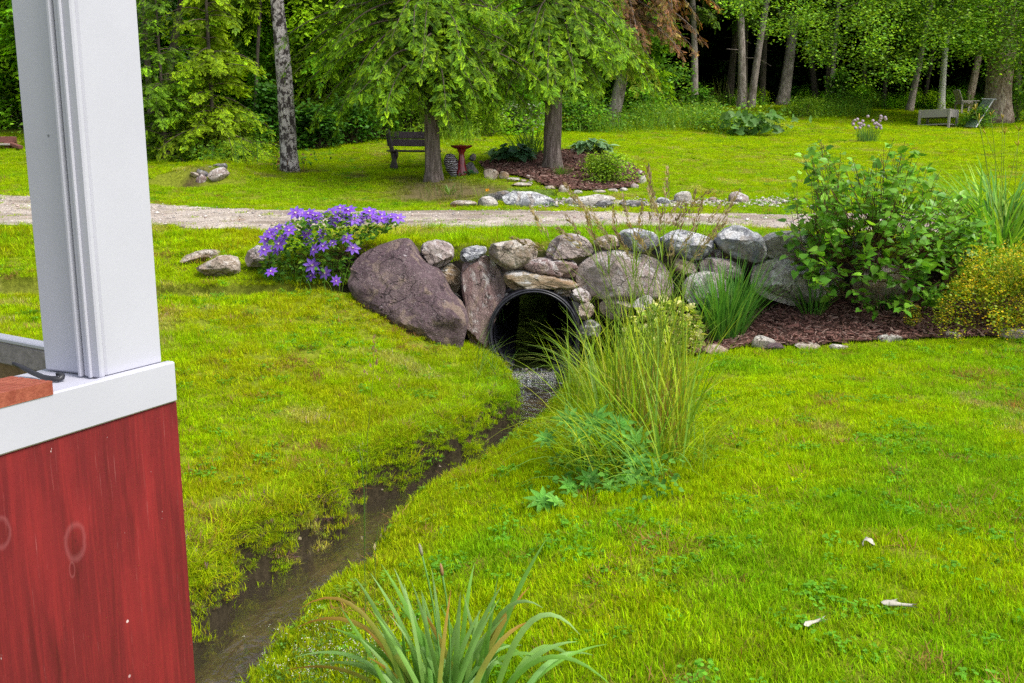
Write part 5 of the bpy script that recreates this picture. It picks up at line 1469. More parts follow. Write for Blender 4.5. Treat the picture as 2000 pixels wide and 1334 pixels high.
# --- lilac shrub
b = on_ground(1700, 606); lb = thing('lilac_bush', 'big open lilac bush with heart shaped green leaves and brown stems', 'shrub', b)
crown = [(1522, 470), (1528, 420), (1545, 360), (1552, 310), (1590, 268), (1640, 290), (1700, 300), (1755, 262), (1800, 300), (1850, 330), (1880, 372), (1925, 415), (1945, 450), (1930, 490), (1895, 520), (1885, 585), (1840, 600), (1760, 618), (1690, 622), (1630, 600), (1580, 560), (1548, 515)]
mbw, mbl = MB(), MB()
forks = []
stems = [(-.75, .25, .62), (-.5, -.1, .75), (-.2, .2, .95), (.05, -.15, .9), (.28, .1, 1.0), (.55, -.1, .85), (.85, .2, .7), (-.95, 0, .35), (1.0, -.05, .42), (.1, .3, .6)]
for sx, sy, sz in stems:
    e = b + np.array([sx, sy, sz]) * .75 + rng.normal(0, .04, 3); q = np.linspace(0, 1, 8)[:, None]
    c = b + np.array([sx * .2, sy * .2, sz * .45])
    pts = (b + [rng.normal(0, .03), rng.normal(0, .03), -.02]) * (1 - q) ** 2 + 2 * q * (1 - q) * c + e * q ** 2 + rng.normal(0, .008, (8, 3))
    tube(mbw, pts, np.linspace(.024, .011, 8), 7, (.155, .10, .072))
    forks += [pts[-1], pts[-3], pts[-4]]
forks = np.array(forks)
T = px_volume(420, crown, 10.05, .85)
Tx, Ty = project(T); T = T[~((Tx > 1640) & (Tx < 1790) & (Ty > 480) & (Ty < 606) & (rng.random(len(T)) < .6))]
lo = ground_z(T[:, 0], T[:, 1]) + .08; T[:, 2] = np.maximum(T[:, 2], lo)
seg_a, seg_b = [], []
LP, LX = [], []
for t in T:
    d = np.linalg.norm(forks - t, axis=1) + .5 * np.maximum(0, forks[:, 2] - t[2]); f = forks[np.argmin(d * rng.uniform(.8, 1.25, len(d)))]
    q = np.linspace(0, 1, 5)[:, None]; c = f * .45 + t * .55 + np.array([0, 0, -.06 * np.linalg.norm(t - f)]) + rng.normal(0, .03, 3)
    pts = f * (1 - q) ** 2 + 2 * q * (1 - q) * c + t * q ** 2
    seg_a.append(pts[:-1]); seg_b.append(pts[1:])
    dd = norm(pts[-1] - pts[-2]); n_ = rng.integers(4, 9)
    for k in range(n_):
        s_ = 1 - rng.random() ** 1.3 * .55; j = min(int(s_ * 4), 3); p = pts[j] * (1 - (s_ * 4 - j)) + pts[j + 1] * (s_ * 4 - j)
        side = norm(np.array([rng.normal(), rng.normal() - .25, rng.normal() * .5 + .1]))
        LP.append(p + side * .015); LX.append(norm(side + dd * .5 + np.array([0, 0, -.25])))
A = np.concatenate(seg_a); Bq = np.concatenate(seg_b); r = np.tile([.0065, .0052, .004, .003], len(T))
tubes(mbw, A, Bq, r, r * .8, (.165, .095, .06), 5)
LP, LX = np.array(LP), np.array(LX); n = len(LP)
N = np.stack([rng.normal(0, .4, n), rng.normal(-.25, .4, n), np.full(n, .85)], 1)
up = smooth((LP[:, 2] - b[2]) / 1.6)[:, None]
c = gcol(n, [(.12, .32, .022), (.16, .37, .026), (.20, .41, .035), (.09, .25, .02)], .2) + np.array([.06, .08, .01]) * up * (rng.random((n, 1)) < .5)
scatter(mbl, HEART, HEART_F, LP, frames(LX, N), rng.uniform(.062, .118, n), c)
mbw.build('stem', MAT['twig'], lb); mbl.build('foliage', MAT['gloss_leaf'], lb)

# --- tall reed grass on the right bank
def panicle(mb, p, d, L, col):
    n = 64; s_ = rng.random(n); nn = norm(rng.normal(0, 1, (n, 3)))
    O = p + d * (s_ * L)[:, None] + nn * (.017 * (1.1 - s_))[:, None]
    X = norm(d * 1.1 + nn * .55)
    scatter(mb, LEAF4 * np.array([1, .55, 1]), LEAF4_F, O, frames(X, nn), rng.uniform(.018, .036, n) * (L / .18), np.array(col) * rng.lognormal(0, .25, (n, 1)))
rb = on_ground(1275, 905)
rg = thing('reed_grass', 'tall reed grass clump with tan seed heads on the stream bank', 'tall grass', rb)
mb = MB()
heads = [(1061, 430), (1051, 458), (1127, 434), (1130, 455), (1151, 400), (1170, 420), (1199, 418), (1247, 425), (1171, 450), (1196, 452), (1270, 402), (1288, 428), (1303, 412), (1318, 415), (1330, 420), (1357, 424), (1387, 405), (1403, 415), (1378, 450), (1255, 455), (1338, 458), (1366, 472), (1131, 380), (1274, 362), (1300, 356), (1357, 372), (1424, 380), (1225, 395), (1160, 440), (1348, 395), (1232, 470), (1310, 470), (1395, 440), (1285, 395)]
hp = []
for i, (px, py) in enumerate(heads):
    Yh = 6.5 + rng.uniform(-.45, .5)
    t = at(px, py + 22, Yh)
    s0 = on_ground(rng.uniform(1190, 1335), rng.uniform(835, 905))
    q = np.linspace(0, 1, 9)[:, None]; c = s0 * .45 + t * .55; c[0] = s0[0] * .75 + t[0] * .25; c[2] = t[2] - .28 * (t[2] - s0[2])
    pts = s0 * (1 - q) ** 2 + 2 * q * (1 - q) * c + t * q ** 2
    ccol = np.array([[.30, .20, .05], [.28, .25, .04], [.20, .28, .03], [.20, .30, .03], [.2, .3, .04], [.2, .29, .04], [.22, .27, .05], [.26, .26, .08], [.28, .24, .1]])
    tubes(mb, pts[:-1], pts[1:], np.linspace(.0034, .0018, 8), np.linspace(.0032, .0016, 8), ccol[:-1])
    d = norm(pts[-1] - pts[-2]); hp.append((t, d))
    for k in range(3):
        j = rng.integers(3, 7)
        blades(mb, pts[j][None], rng.uniform(0, 2 * PI), rng.uniform(.22, .42), rng.uniform(.2, .6), rng.uniform(.6, 1.6), rng.uniform(.006, .010), 6, (.16, .28, .025), (.22, .32, .04))
def reed_mass(n, xr, yr, L, lean, bend, W, cols, azb=None):
    B = np.array([on_ground(x, y) for x, y in zip(rng.uniform(*xr, n), rng.uniform(*yr, n))])
    az = rng.uniform(0, 2 * PI, n) if azb is None else rng.normal(azb[0], azb[1], n)
    c = gcol(n, cols, .2)
    blades(mb, B, az, rng.uniform(*L, n), rng.uniform(*lean, n), rng.uniform(*bend, n), rng.uniform(*W, n), 7, c, c * np.array([1.1, 1.05, 1.1]))
YG = [(.26, .41, .012), (.33, .46, .015), (.20, .35, .015), (.36, .42, .025), (.16, .31, .03)]
RD = [(.38, .20, .035), (.33, .24, .04), (.42, .28, .06), (.28, .15, .05)]
reed_mass(230, (1180, 1345), (800, 910), (.5, 1.25), (.0, .32), (.0, .8), (.006, .013), YG)
reed_mass(150, (1200, 1335), (830, 900), (.3, .85), (.0, .35), (.0, .25), (.004, .007), RD)
reed_mass(180, (1105, 1290), (745, 850), (.45, 1.1), (.0, .5), (.1, 1.2), (.007, .014), YG)
reed_mass(110, (1150, 1330), (695, 770), (.4, 1.0), (.0, .5), (.1, 1.1), (.007, .013), YG)
reed_mass(230, (1120, 1300), (870, 960), (.3, .85), (.2, .9), (.5, 1.6), (.007, .014), YG + [(.16, .34, .06)], (PI * 1.08, .9))
reed_mass(110, (1270, 1390), (860, 935), (.25, .65), (.2, .9), (.4, 1.5), (.005, .009), YG, (.0, .9))
reed_mass(70, (1110, 1190), (745, 800), (.5, 1.1), (.2, .7), (.6, 1.8), (.011, .019), [(.14, .27, .03), (.18, .30, .04), (.24, .31, .06)], (PI, .7))
reed_mass(70, (1180, 1340), (830, 930), (.7, 1.3), (.2, .8), (.4, 1.6), (.010, .017), YG + [(.40, .46, .08)])
mb.build('blades', MAT['strap'], rg)
for t, d in hp:
    mb = MB(); panicle(mb, t - d * .04, norm(d + rng.normal(0, .12, 3)), rng.uniform(.16, .24), [(.34, .26, .14), (.29, .22, .12), (.40, .32, .18)][rng.integers(0, 3)])
    mb.build('seed_head', MAT['leaf'], rg, loc=t)

# --- lupine
b = on_ground(1150, 905); lu = thing('lupine', 'leafy lupine with star shaped leaves at the foot of the tall grass', 'plant', b)
def palmate(c, R_, nrm, col, k=9):
    nrm = norm(nrm); t = norm(np.cross(nrm, [0.3, 1, .2])); w = np.cross(nrm, t)
    a = np.arange(k) * 2 * PI / k + rng.uniform(0, 1)
    X = np.cos(a)[:, None] * t + np.sin(a)[:, None] * w + nrm * .12
    scatter(mb, OVATE * np.array([1, .42, 1]), OVATE_F, np.tile(c, (k, 1)), frames(X, nrm), R_ * rng.uniform(.8, 1.1, k), np.array(col) * rng.lognormal(0, .12, (k, 1)))
for px, py, Yl, r in [(1162, 815, 6.3, .10), (1207, 822, 6.25, .09), (1240, 853, 6.1, .085), (1240, 895, 5.9, .085), (1065, 848, 6.5, .07), (1108, 812, 6.5, .08), (1060, 968, 5.65, .09), (1232, 945, 5.75, .075), (1130, 838, 6.3, .07), (1190, 850, 6.15, .07), (1085, 985, 5.6, .06), (1275, 935, 5.9, .06), (1150, 925, 5.8, .07), (1190, 960, 5.7, .06), (1110, 940, 5.8, .07)]:
    mb = MB(); c = at(px, py, Yl - .35); c[2] = max(c[2], gz(c[0], c[1]) + .05)
    c[1] -= .1; palmate(c, r * 1.45, np.array([rng.normal(0, .3), -.55 + rng.normal(0, .2), .8]), [(.17, .44, .07), (.22, .50, .08), (.14, .38, .05)][rng.integers(0, 3)])
    g0 = np.array([c[0] * .6 + b[0] * .4, c[1] * .6 + b[1] * .4, 0]); g0[2] = gz(g0[0], g0[1])
    tubes(mb, g0[None], c[None], .003, .002, (.14, .22, .05)); mb.build('leaf', MAT['leaf'], lu, loc=c)
mb = MB(); n = 260; P = np.array([on_ground(x, y) for x, y in zip(rng.uniform(1070, 1330, n), rng.uniform(900, 985, n))]); P[:, 2] += rng.uniform(.02, .16, n)
X, N = leafdirs(n); scatter(mb, OVATE, OVATE_F, P, frames(X, N), rng.uniform(.03, .06, n), gcol(n, [(.10, .28, .03), (.14, .34, .04), (.08, .22, .025)]))
mb.build('foliage', MAT['leaf'], lu)

# --- foreground iris clump
def strap(mb, b, t, w, c0, c1, rise=.8, droop=0.0, nseg=10):
    b, t = np.asarray(b, float), np.asarray(t, float)
    c = b * .60 + t * .40; c[2] = b[2] + max(t[2] - b[2], .15) * .62 + droop * 1.2
    q = np.linspace(0, 1, nseg + 1)[:, None]; P = b * (1 - q) ** 2 + 2 * q * (1 - q) * c + t * q ** 2
    T_ = norm(np.gradient(P, axis=0)); view = norm(P - np.array([0, 0, CAMZ])) + rng.normal(0, .25, 3)
    sd_ = norm(np.cross(T_, view)); nn = np.cross(sd_, T_)
    ww = (w / 2 * np.clip(1 - q ** 3.2, .05, 1) * np.clip(.7 + q * 1.5, 0, 1))
    V = np.stack([P - sd_ * ww + nn * ww * .25, P, P + sd_ * ww + nn * ww * .25], 1).reshape(-1, 3)
    C = (np.asarray(c0) * (1 - q) + np.asarray(c1) * q); C = C[:, None].repeat(3, 1).reshape(-1, 3)
    F = np.array([[i * 3 + j, i * 3 + j + 1, i * 3 + j + 4, i * 3 + j + 3] for i in range(nseg) for j in range(2)])
    mb.add(V, F, C); return P
fb = np.array([-.24, 3.08, 0]); fb[2] = gz(fb[0], fb[1])
fi = thing('iris_clump', 'foreground iris clump with browned blade tips beside the stream', 'iris', fb)
mb = MB()
tips = [(584, 1190, .3), (579, 1226, .25), (657, 1176, 0), (692, 1127, .05), (724, 1120, 0), (745, 1102, 0), (770, 1110, 0), (789, 1140, 0), (804, 1137, 0), (824, 1156, 0), (843, 1110, 0), (881, 1151, 0), (927, 1099, .05), (972, 1127, .0), (980, 1143, 0), (1034, 1146, .03), (1067, 1053, 0), (1046, 1213, .12), (1060, 1187, .2), (1133, 1240, .3), (1126, 1253, .08), (1186, 1258, .05), (1160, 1280, .1), (573, 1285, .15), (549, 1312, .1), (640, 1225, .05), (700, 1215, 0), (860, 1180, 0), (905, 1160, 0), (940, 1190, 0), (1000, 1180, .05), (1090, 1300, .15), (1020, 1260, .1), (760, 1200, 0), (680, 1290, .05), (1150, 1330, .2), (955, 1230, 0), (620, 1300, .1), (830, 1210, 0), (740, 1230, 0), (890, 1250, 0), (1060, 1340, .2), (990, 1310, .1), (715, 1290, .05), (800, 1260, 0), (1200, 1345, .2)]
tips += [(x_, y_, 0) for x_, y_ in zip(rng.uniform(690, 1010, 26), rng.uniform(1150, 1290, 26))]
for i, (px, py, dr) in enumerate(tips):
    Yt = 3.12 + rng.uniform(-.12, .22)
    s0 = fb + np.array([(px - 880) / 1900 + rng.normal(0, .05), rng.uniform(-.12, .14), 0]); s0[2] = gz(s0[0], s0[1])
    br = rng.random() < .18
    g0 = np.array([(.09, .25, .03), (.12, .29, .03), (.16, .32, .04)][rng.integers(0, 3)]); g1 = np.array([(.27, .46, .14), (.34, .52, .20), (.22, .44, .08)][rng.integers(0, 3)])
    P = strap(mb, s0, at(px, py, Yt), rng.uniform(.015, .023), g0, np.array([.42, .20, .05]) if br else g1, .85, dr)
mb.build('leaf_blades', MAT['strap'], fi)
for px, py, cc in [(824, 1083, (.36, .36, .22)), (864, 1122, (.42, .26, .12))]:
    mb = MB(); t = at(px, py, 3.14); s0 = fb + np.array([(px - 860) / 2000, 0, 0])
    q = np.linspace(0, 1, 7)[:, None]; pts = s0 * (1 - q) + t * q + np.array([.02, 0, 0]) * q * (1 - q) * 4
    tube(mb, pts, .0034, 7, (.17, .36, .08)); d = norm(pts[-1] - pts[-2])
    tube(mb, [t - d * .004, t + d * .012, t + d * .028, t + d * .042], [.0042, .0065, .006, .002], 8, cc)
    mb.build('spent_flower_stalk', MAT['strap'], fi)

# --- small white bedstraw, thin grass stems
b = on_ground(640, 1318); mb = MB()
n = 150; P = np.array([on_ground(x, y) for x, y in zip(rng.normal(645, 75, n), rng.normal(1318, 32, n))]); Q = P + np.stack([rng.normal(0, .02, n), rng.normal(0, .02, n), rng.uniform(.05, .16, n)], 1)
tubes(mb, P, Q, .0012, .0008, (.12, .24, .03))
for k in range(5):
    O = Q + rng.normal(0, .007, Q.shape); X, N = leafdirs(n, None, -.2, .8); scatter(mb, LEAF4 * np.array([1, 1.4, 1]), LEAF4_F, O, frames(X, N), .0055, (.72, .72, .64))
X, N = leafdirs(n * 4); O = np.repeat(P, 4, 0) * .45 + np.repeat(Q, 4, 0) * .55 + rng.normal(0, .012, (n * 4, 3))
scatter(mb, LEAF4, LEAF4_F, O, frames(X, N), .017, gcol(n * 4, [(.10, .24, .03), (.14, .28, .03)]))
tag(mb.build('bedstraw', MAT['leaf'], loc=b), 'patch of tiny white flowered bedstraw between stream and foreground iris', 'wildflower')
GS_ = 'single wild grasses by the stream'
def stem(pts, rad, spk, col, scol, label, sz=.012):
    pts = np.asarray(pts); mb = MB(); tubes(mb, pts[:-1], pts[1:], rad, rad * .9, col, 5)
    k = len(spk)
    if k:
        O = np.array([p for p in spk]); X = np.stack([rng.normal(0, .3, k), rng.normal(0, .3, k), np.ones(k)], 1)
        scatter(mb, LEAF4 * np.array([1, .7, 1]), LEAF4_F, O, frames(X, rng.normal(0, 1, (k, 3))), sz * rng.uniform(.7, 1.3, k), np.array(scol) * rng.lognormal(0, .15, (k, 1)))
    tag(mb.build('wild_grass', MAT['leaf'], loc=pts[0]), label, 'wild grass', GS_)
Yg = 3.35
base_ = at(718, 1395, Yg); base_[2] = gz(base_[0], base_[1])
P = [base_] + [at(x, y, Yg) for x, y in [(714, 1200), (712, 1080), (711, 960), (706, 900), (700, 872)]]
spk = [at(700 + rng.uniform(-3, 10), y, Yg) for y in np.linspace(870, 905, 9)]
stem(P, .0019, spk, (.10, .22, .03), (.22, .30, .07), 'tallest single grass stem, crossing the stream in front of the muddy bend', .022)
spk = [at(x + rng.uniform(-6, 6), y, Yg + .05) for x, y in [(708, 1040), (712, 1055), (709, 1072), (705, 1090), (735, 1030), (738, 1050), (730, 1065), (745, 1040), (755, 1000), (733, 1075)]]
b3 = at(735, 1400, Yg + .1); b3[2] = gz(b3[0], b3[1])
stem([b3, at(732, 1200, Yg + .05), at(733, 1080, Yg + .05), at(738, 1030, Yg + .05)], .0012, spk, (.16, .24, .06), (.36, .31, .16), 'shorter grass stem with loose straw coloured spikelets over the water', .024)
b3 = on_ground(705, 1092)
pk = [at(x + rng.uniform(-5, 5), y + rng.uniform(-4, 4), 3.3) for x, y in [(733, 660), (733, 672), (731, 684), (735, 690), (728, 700), (722, 705), (733, 708), (726, 722), (715, 728), (710, 726), (735, 742), (742, 744), (725, 745), (738, 718)]]
b4 = at(716, 1400, 3.3); b4[2] = gz(b4[0], b4[1])
stem([b4, at(712, 1100, 3.3), at(718, 850, 3.3), at(728, 745, 3.3), at(733, 658, 3.3)], .0008, pk, (.22, .28, .08), (.48, .30, .20), 'faint grass stem with a pinkish plume standing nearest the camera', .022)
# grass and cress hanging by the left of the pipe mouth
mb = MB(); n = 60
B = np.array([on_ground(x, y) for x, y in zip(rng.uniform(925, 990, n), rng.uniform(690, 752, n))])
blades(mb, B, rng.normal(.2, 1.2, n), rng.uniform(.18, .5, n), rng.uniform(.1, .9, n), rng.uniform(.4, 1.4, n), .006, 6, gcol(n, [(.13, .25, .03), (.20, .29, .05), (.08, .18, .03)]))
for a_, b_ in [((955, 735), (1035, 730)), ((960, 700), (1060, 735)), ((950, 745), (1028, 722))]:
    p, q = on_ground(*a_) + [0, 0, .03], at(b_[0], b_[1], 10.05); tubes(mb, p[None], q[None], .003, .002, (.20, .26, .08))
    O = q + rng.normal(0, .018, (16, 3)); X, N = leafdirs(16); scatter(mb, LEAF4 * np.array([1, 1.3, 1]), LEAF4_F, O, frames(X, N), .022, gcol(16, [(.62, .50, .52), (.3, .3, .1), (.66, .6, .6)]))
tag(mb.build('bank_weeds', MAT['strap'], loc=B[0]), 'weeds with tiny pink flowers hanging over the left of the pipe mouth', 'weeds')
# ------------------------------------------------------------------ trees
def spray_template(nl, spread=.95, w=.05):
    """flat conifer spray: main axis with side leaflets; colours multiply: dark at the inner end, fresh tips outside"""
    V, F, C = [], [], []
    for i in range(nl):
        t = .12 + .84 * i / (nl - 1); s_ = 1 if i % 2 else -1
        L = (.40 * (1 - t * .72) + .07); a = s_ * spread * (1 - .35 * t)
        d = np.array([math.cos(a), math.sin(a), 0]); q = np.array([-d[1], d[0], 0]); b = np.array([t, 0, -.05 * t * t])
        k = len(V)
        V += [b, b + d * L * .5 + q * w, b + d * L + [0, 0, -.05], b + d * L * .5 - q * w]
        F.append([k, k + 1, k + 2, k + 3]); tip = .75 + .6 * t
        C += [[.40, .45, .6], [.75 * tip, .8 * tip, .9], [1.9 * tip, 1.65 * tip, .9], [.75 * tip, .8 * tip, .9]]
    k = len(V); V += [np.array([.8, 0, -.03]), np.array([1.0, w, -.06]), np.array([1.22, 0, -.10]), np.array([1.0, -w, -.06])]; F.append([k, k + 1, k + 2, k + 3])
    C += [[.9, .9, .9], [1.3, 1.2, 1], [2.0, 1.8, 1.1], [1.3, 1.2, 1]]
    return np.array(V), [np.array(F)], np.array(C)
SPR = spray_template(13, 1.05, .040); SPR_S = spray_template(9, 1.0, .065)

def hemlock_crown(mbl, mbw, specs, base_col, sp=.28, spl=(.26, .48), step=.12, tmpl=SPR, wood=(.10, .075, .06), nside=3, hang=.35):
    """specs: (attach point, azimuth, length, start elevation, end elevation)"""
    O, X, N, Ls, B = [], [], [], [], []
    for p0, az, L, e0, e1 in specs:
        n = max(5, int(L / .18)); q = np.linspace(0, 1, n); el = e0 + (e1 - e0) * q ** .8
        st = L / (n - 1); az_ = az + np.cumsum(rng.normal(0, .06, n))
        d = np.stack([np.cos(az_) * np.cos(el), np.sin(az_) * np.cos(el), np.sin(el)], 1)
        P = np.vstack([p0, p0 + np.cumsum(d[:-1] * st, 0)])
        r = np.linspace(.010 + .008 * L, .003, n); tubes(mbw, P[:-1], P[1:], r[:-1], r[1:], wood, 4, 1)
        m = max(4, int(L / step)); br = rng.lognormal(0, .16)
        for t in np.linspace(.10, 1, m):
            f = t * (n - 1); i = min(int(f), n - 2); p = P[i] + (P[i + 1] - P[i]) * (f - i); dd = d[i]
            side = norm(np.cross(dd, [0, 0, 1.])); up = np.cross(side, dd)
            for k in range(nside):
                s_ = (1, -1, 0)[k % 3] if t < .97 else (.6, -.6, 0)[k % 3]
                a = dd * rng.uniform(.3, .9) + side * s_ * rng.uniform(.5, 1.2) - np.array([0, 0, 1.]) * rng.uniform(-.1, hang * 2) + rng.normal(0, .30, 3)
                lf = rng.uniform(*spl) * (1.15 - .45 * t)
                o_ = p + side * s_ * rng.uniform(0, .34) * (1 - .6 * t) * min(1, L / 2) + np.array([0, 0, rng.uniform(-.16, .04)])
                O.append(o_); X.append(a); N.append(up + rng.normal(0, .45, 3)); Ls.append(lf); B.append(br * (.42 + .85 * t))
    O, X, N, Ls, B = map(np.array, (O, X, N, Ls, B)); n = len(O)
    R_ = frames(X, N)
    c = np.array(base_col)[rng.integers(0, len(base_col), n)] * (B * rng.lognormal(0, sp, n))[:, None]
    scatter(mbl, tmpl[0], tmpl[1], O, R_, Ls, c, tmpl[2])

HEM = [(.165, .33, .009), (.125, .27, .011), (.215, .37, .009), (.07, .17, .013)]

def trunk_mesh(mb, base, pts, r, seg=16, flare=1.4, fh=.5):
    pts = np.asarray(pts, float); h = pts[:, 2] - base[2]
    rr = np.asarray(r) * (1 + (flare - 1) * np.exp(-np.maximum(h, 0) / (fh * .35)))
    tube(mb, pts, rr, seg, wob=.16)

def trunk_path(base, lean, H, n=16, curve=.0):
    z = np.r_[np.linspace(-.15, 1.0, 7), np.linspace(1.0, H, n)[1:]]
    t = z / H
    return base + np.stack([lean[0] * z + curve * np.sin(t * 3) * H * .03, lean[1] * z, z], 1)

def hemlock(px, py, rad, H, lean, z0, boughs, label, mat='hemlock_bark', maxL=2.8, name='hemlock', group=None, col=HEM, dens=1.0, azr=None, e1r=(-1.25, -.55), cat='tree', step=.048, dn=None, low=0, spl=(.11, .23)):
    b = on_ground(px, py); t = thing(name, label, cat, b, group)
    pts = trunk_path(b, lean, H); r = rad * (1 - .85 * np.clip((pts[:, 2] - b[2]) / H, 0, 1))
    mb = MB(); trunk_mesh(mb, b, pts, r); mb.build('trunk', MAT[mat], t)
    specs = []
    for i in range(boughs):
        h = z0 + (H - z0 - .3) * rng.random() ** 1.5
        f = (h - z0) / (H - z0)
        az = rng.uniform(0, 2 * PI) if azr is None else rng.uniform(*azr)
        L = maxL * (1 - .85 * f) * rng.uniform(.55, 1.08)
        p = np.array([np.interp(h, pts[:, 2] - b[2], pts[:, k]) for k in range(3)])
        specs.append((p, az, L, rng.uniform(-.1, .45) * (1 - .3 * f), rng.uniform(*e1r)))
    if low:                                                 # short drooping boughs that wrap the trunk's upper half
        for i in range(low):
            h = rng.uniform(z0 - .85, z0 + .5); p = np.array([np.interp(h, pts[:, 2] - b[2], pts[:, k]) for k in range(3)])
            specs.append((p, rng.uniform(-2.9, -.25), rng.uniform(.45, 1.1), rng.uniform(.0, .4), rng.uniform(-1.3, -.9)))
    if dn is not None: specs = dn(specs, b)
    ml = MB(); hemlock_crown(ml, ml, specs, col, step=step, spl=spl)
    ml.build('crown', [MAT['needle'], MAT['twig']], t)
    return t, b, pts

def extra_boughs(ends, dY=0.0):
    """boughs aimed at places seen in the photograph: (attach px, attach py, tip px, tip py, depth)"""
    def f(specs, b):
        for ax, ay, tx, ty, Y in ends:
            p = at(ax, ay, b[1]); q = at(tx, ty, Y); v = q - p; L = np.linalg.norm(v) * 1.08
            el = math.asin(np.clip(v[2] / L, -.98, .98)); az = math.atan2(v[1], v[0])
            specs.append((p, az, L, min(el + .75, .6), el - .55))
        return specs
    return f

GH = 'large hemlocks standing on the lawn'
hemlock(846, 354, .165, 11, (-.01, .0), 2.3, 185, 'left large hemlock, its ridged trunk rising in front of the bench end', maxL=2.9, low=22, group=GH,
        dn=extra_boughs([(846, 60, 640, 195, 19.0), (846, 60, 615, 150, 19.6), (846, 80, 690, 225, 18.6), (846, 90, 745, 215, 18.2), (846, 40, 600, 100, 19.8), (846, 60, 720, 160, 18.0), (846, 120, 790, 200, 18.6), (846, 110, 905, 190, 18.2), (846, 160, 900, 262, 18.9), (846, 190, 885, 282, 19.0), (846, 150, 925, 215, 19.0), (846, 40, 960, 150, 18.3), (846, 20, 660, 110, 18.2), (846, 0, 760, 110, 17.6), (846, 0, 860, 120, 17.4), (846, 70, 960, 210, 19.3), (846, 30, 580, 170, 20.4), (846, 90, 660, 255, 20.3), (846, 50, 700, 200, 19.0), (846, 70, 730, 240, 19.4), (846, 60, 780, 225, 19.0), (846, 100, 680, 270, 20.2), (846, 30, 570, 130, 20.2), (846, 20, 600, 60, 19.6), (846, 10, 680, 60, 18.6), (846, 30, 640, 150, 19.4), (846, 130, 930, 245, 19.3), (846, 80, 590, 215, 20.8), (840, 130, 852, 240, 18.8), (846, 150, 872, 275, 18.8), (846, 140, 826, 225, 18.8), (850, 170, 893, 280, 19.1), (840, 110, 812, 215, 18.8), (846, 90, 950, 235, 19.0), (846, 100, 915, 225, 18.7), (846, 120, 775, 225, 18.6)]))
hemlock(1079, 331, .20, 12, (.004, .0), 2.5, 185, 'right large hemlock growing out of the mulched island bed', maxL=2.7, low=22, group=GH,
        dn=extra_boughs([(1085, 60, 960, 230, 19.3), (1085, 80, 990, 265, 19.6), (1085, 90, 1030, 240, 19.4), (1085, 60, 930, 180, 19.6), (1085, 120, 1110, 200, 19.2), (1085, 100, 1160, 190, 19.5), (1085, 40, 1190, 130, 19.6), (1085, 0, 1060, 130, 18.6), (1085, 20, 1130, 120, 18.8), (1085, 40, 1000, 150, 18.7), (1085, 120, 1055, 225, 19.5), (1085, 30, 1215, 175, 20.6), (1085, 0, 940, 90, 19.0), (1085, 80, 970, 262, 20.6), (1085, 60, 950, 205, 19.0), (1085, 90, 1000, 225, 19.0), (1085, 100, 980, 285, 20.0), (1085, 80, 1045, 215, 19.0), (1085, 60, 1175, 160, 19.2), (1085, 30, 1110, 160, 19.0), (1085, 90, 1130, 215, 19.6), (1085, 20, 1230, 120, 20.4), (1085, 100, 945, 250, 20.4)]))
# leaning hemlock behind with browned boughs
BRN = [(.22, .105, .055), (.18, .085, .05), (.27, .135, .07), (.14, .085, .05), (.20, .16, .05)]
def brown(px, py):
    b = on_ground(px, py); t = thing('leaning_hemlock', 'leaning half dead hemlock with rusty brown boughs behind the right large hemlock', 'tree', b)
    top = at(1222, 120, b[1]); v = top - b; pts = b + np.linspace(-.1, 3.3, 14)[:, None] * v + np.stack([.25 * np.linspace(0, 3.3, 14) ** 1.5 * 0, np.zeros(14), np.zeros(14)], 1)
    mb = MB(); tube(mb, pts, np.linspace(.24, .10, 14), 12, wob=.12); mb.build('trunk', MAT['grey_bark'], t)
    sp, sg = [], []
    for i in range(46):
        tx, ty = rng.uniform(1190, 1400), rng.uniform(-60, 128); Y = b[1] + rng.uniform(-2.2, 1.0)
        if tx > 1290: ty = min(ty, 145 - (tx - 1290) * .3)
        p = at(1215 + rng.uniform(-15, 25), ty - rng.uniform(60, 150), b[1]); q = at(tx, ty, Y); w = q - p; L = np.linalg.norm(w); el = math.asin(np.clip(w[2] / L, -.98, .98))
        sp.append((p, math.atan2(w[1], w[0]), L, el + .5, el - .35))
    for tx, ty in [(1240, 180), (1265, 190), (1285, 175), (1230, 150), (1250, 140), (1215, 130), (1180, 120), (1270, 150), (1225, 110), (1200, 150)]:
        p = at(1218, ty - 80, b[1]); q = at(tx, ty, b[1] - .6); w = q - p; L = np.linalg.norm(w); el = math.asin(np.clip(w[2] / L, -.98, .98))
        sg.append((p, math.atan2(w[1], w[0]), L, el + .5, el - .35))
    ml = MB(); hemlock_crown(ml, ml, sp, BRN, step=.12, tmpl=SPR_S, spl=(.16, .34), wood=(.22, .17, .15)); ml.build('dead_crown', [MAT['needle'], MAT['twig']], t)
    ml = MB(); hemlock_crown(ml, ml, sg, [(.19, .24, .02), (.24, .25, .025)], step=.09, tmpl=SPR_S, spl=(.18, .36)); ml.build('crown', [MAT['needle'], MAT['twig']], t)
brown(1194, 246)

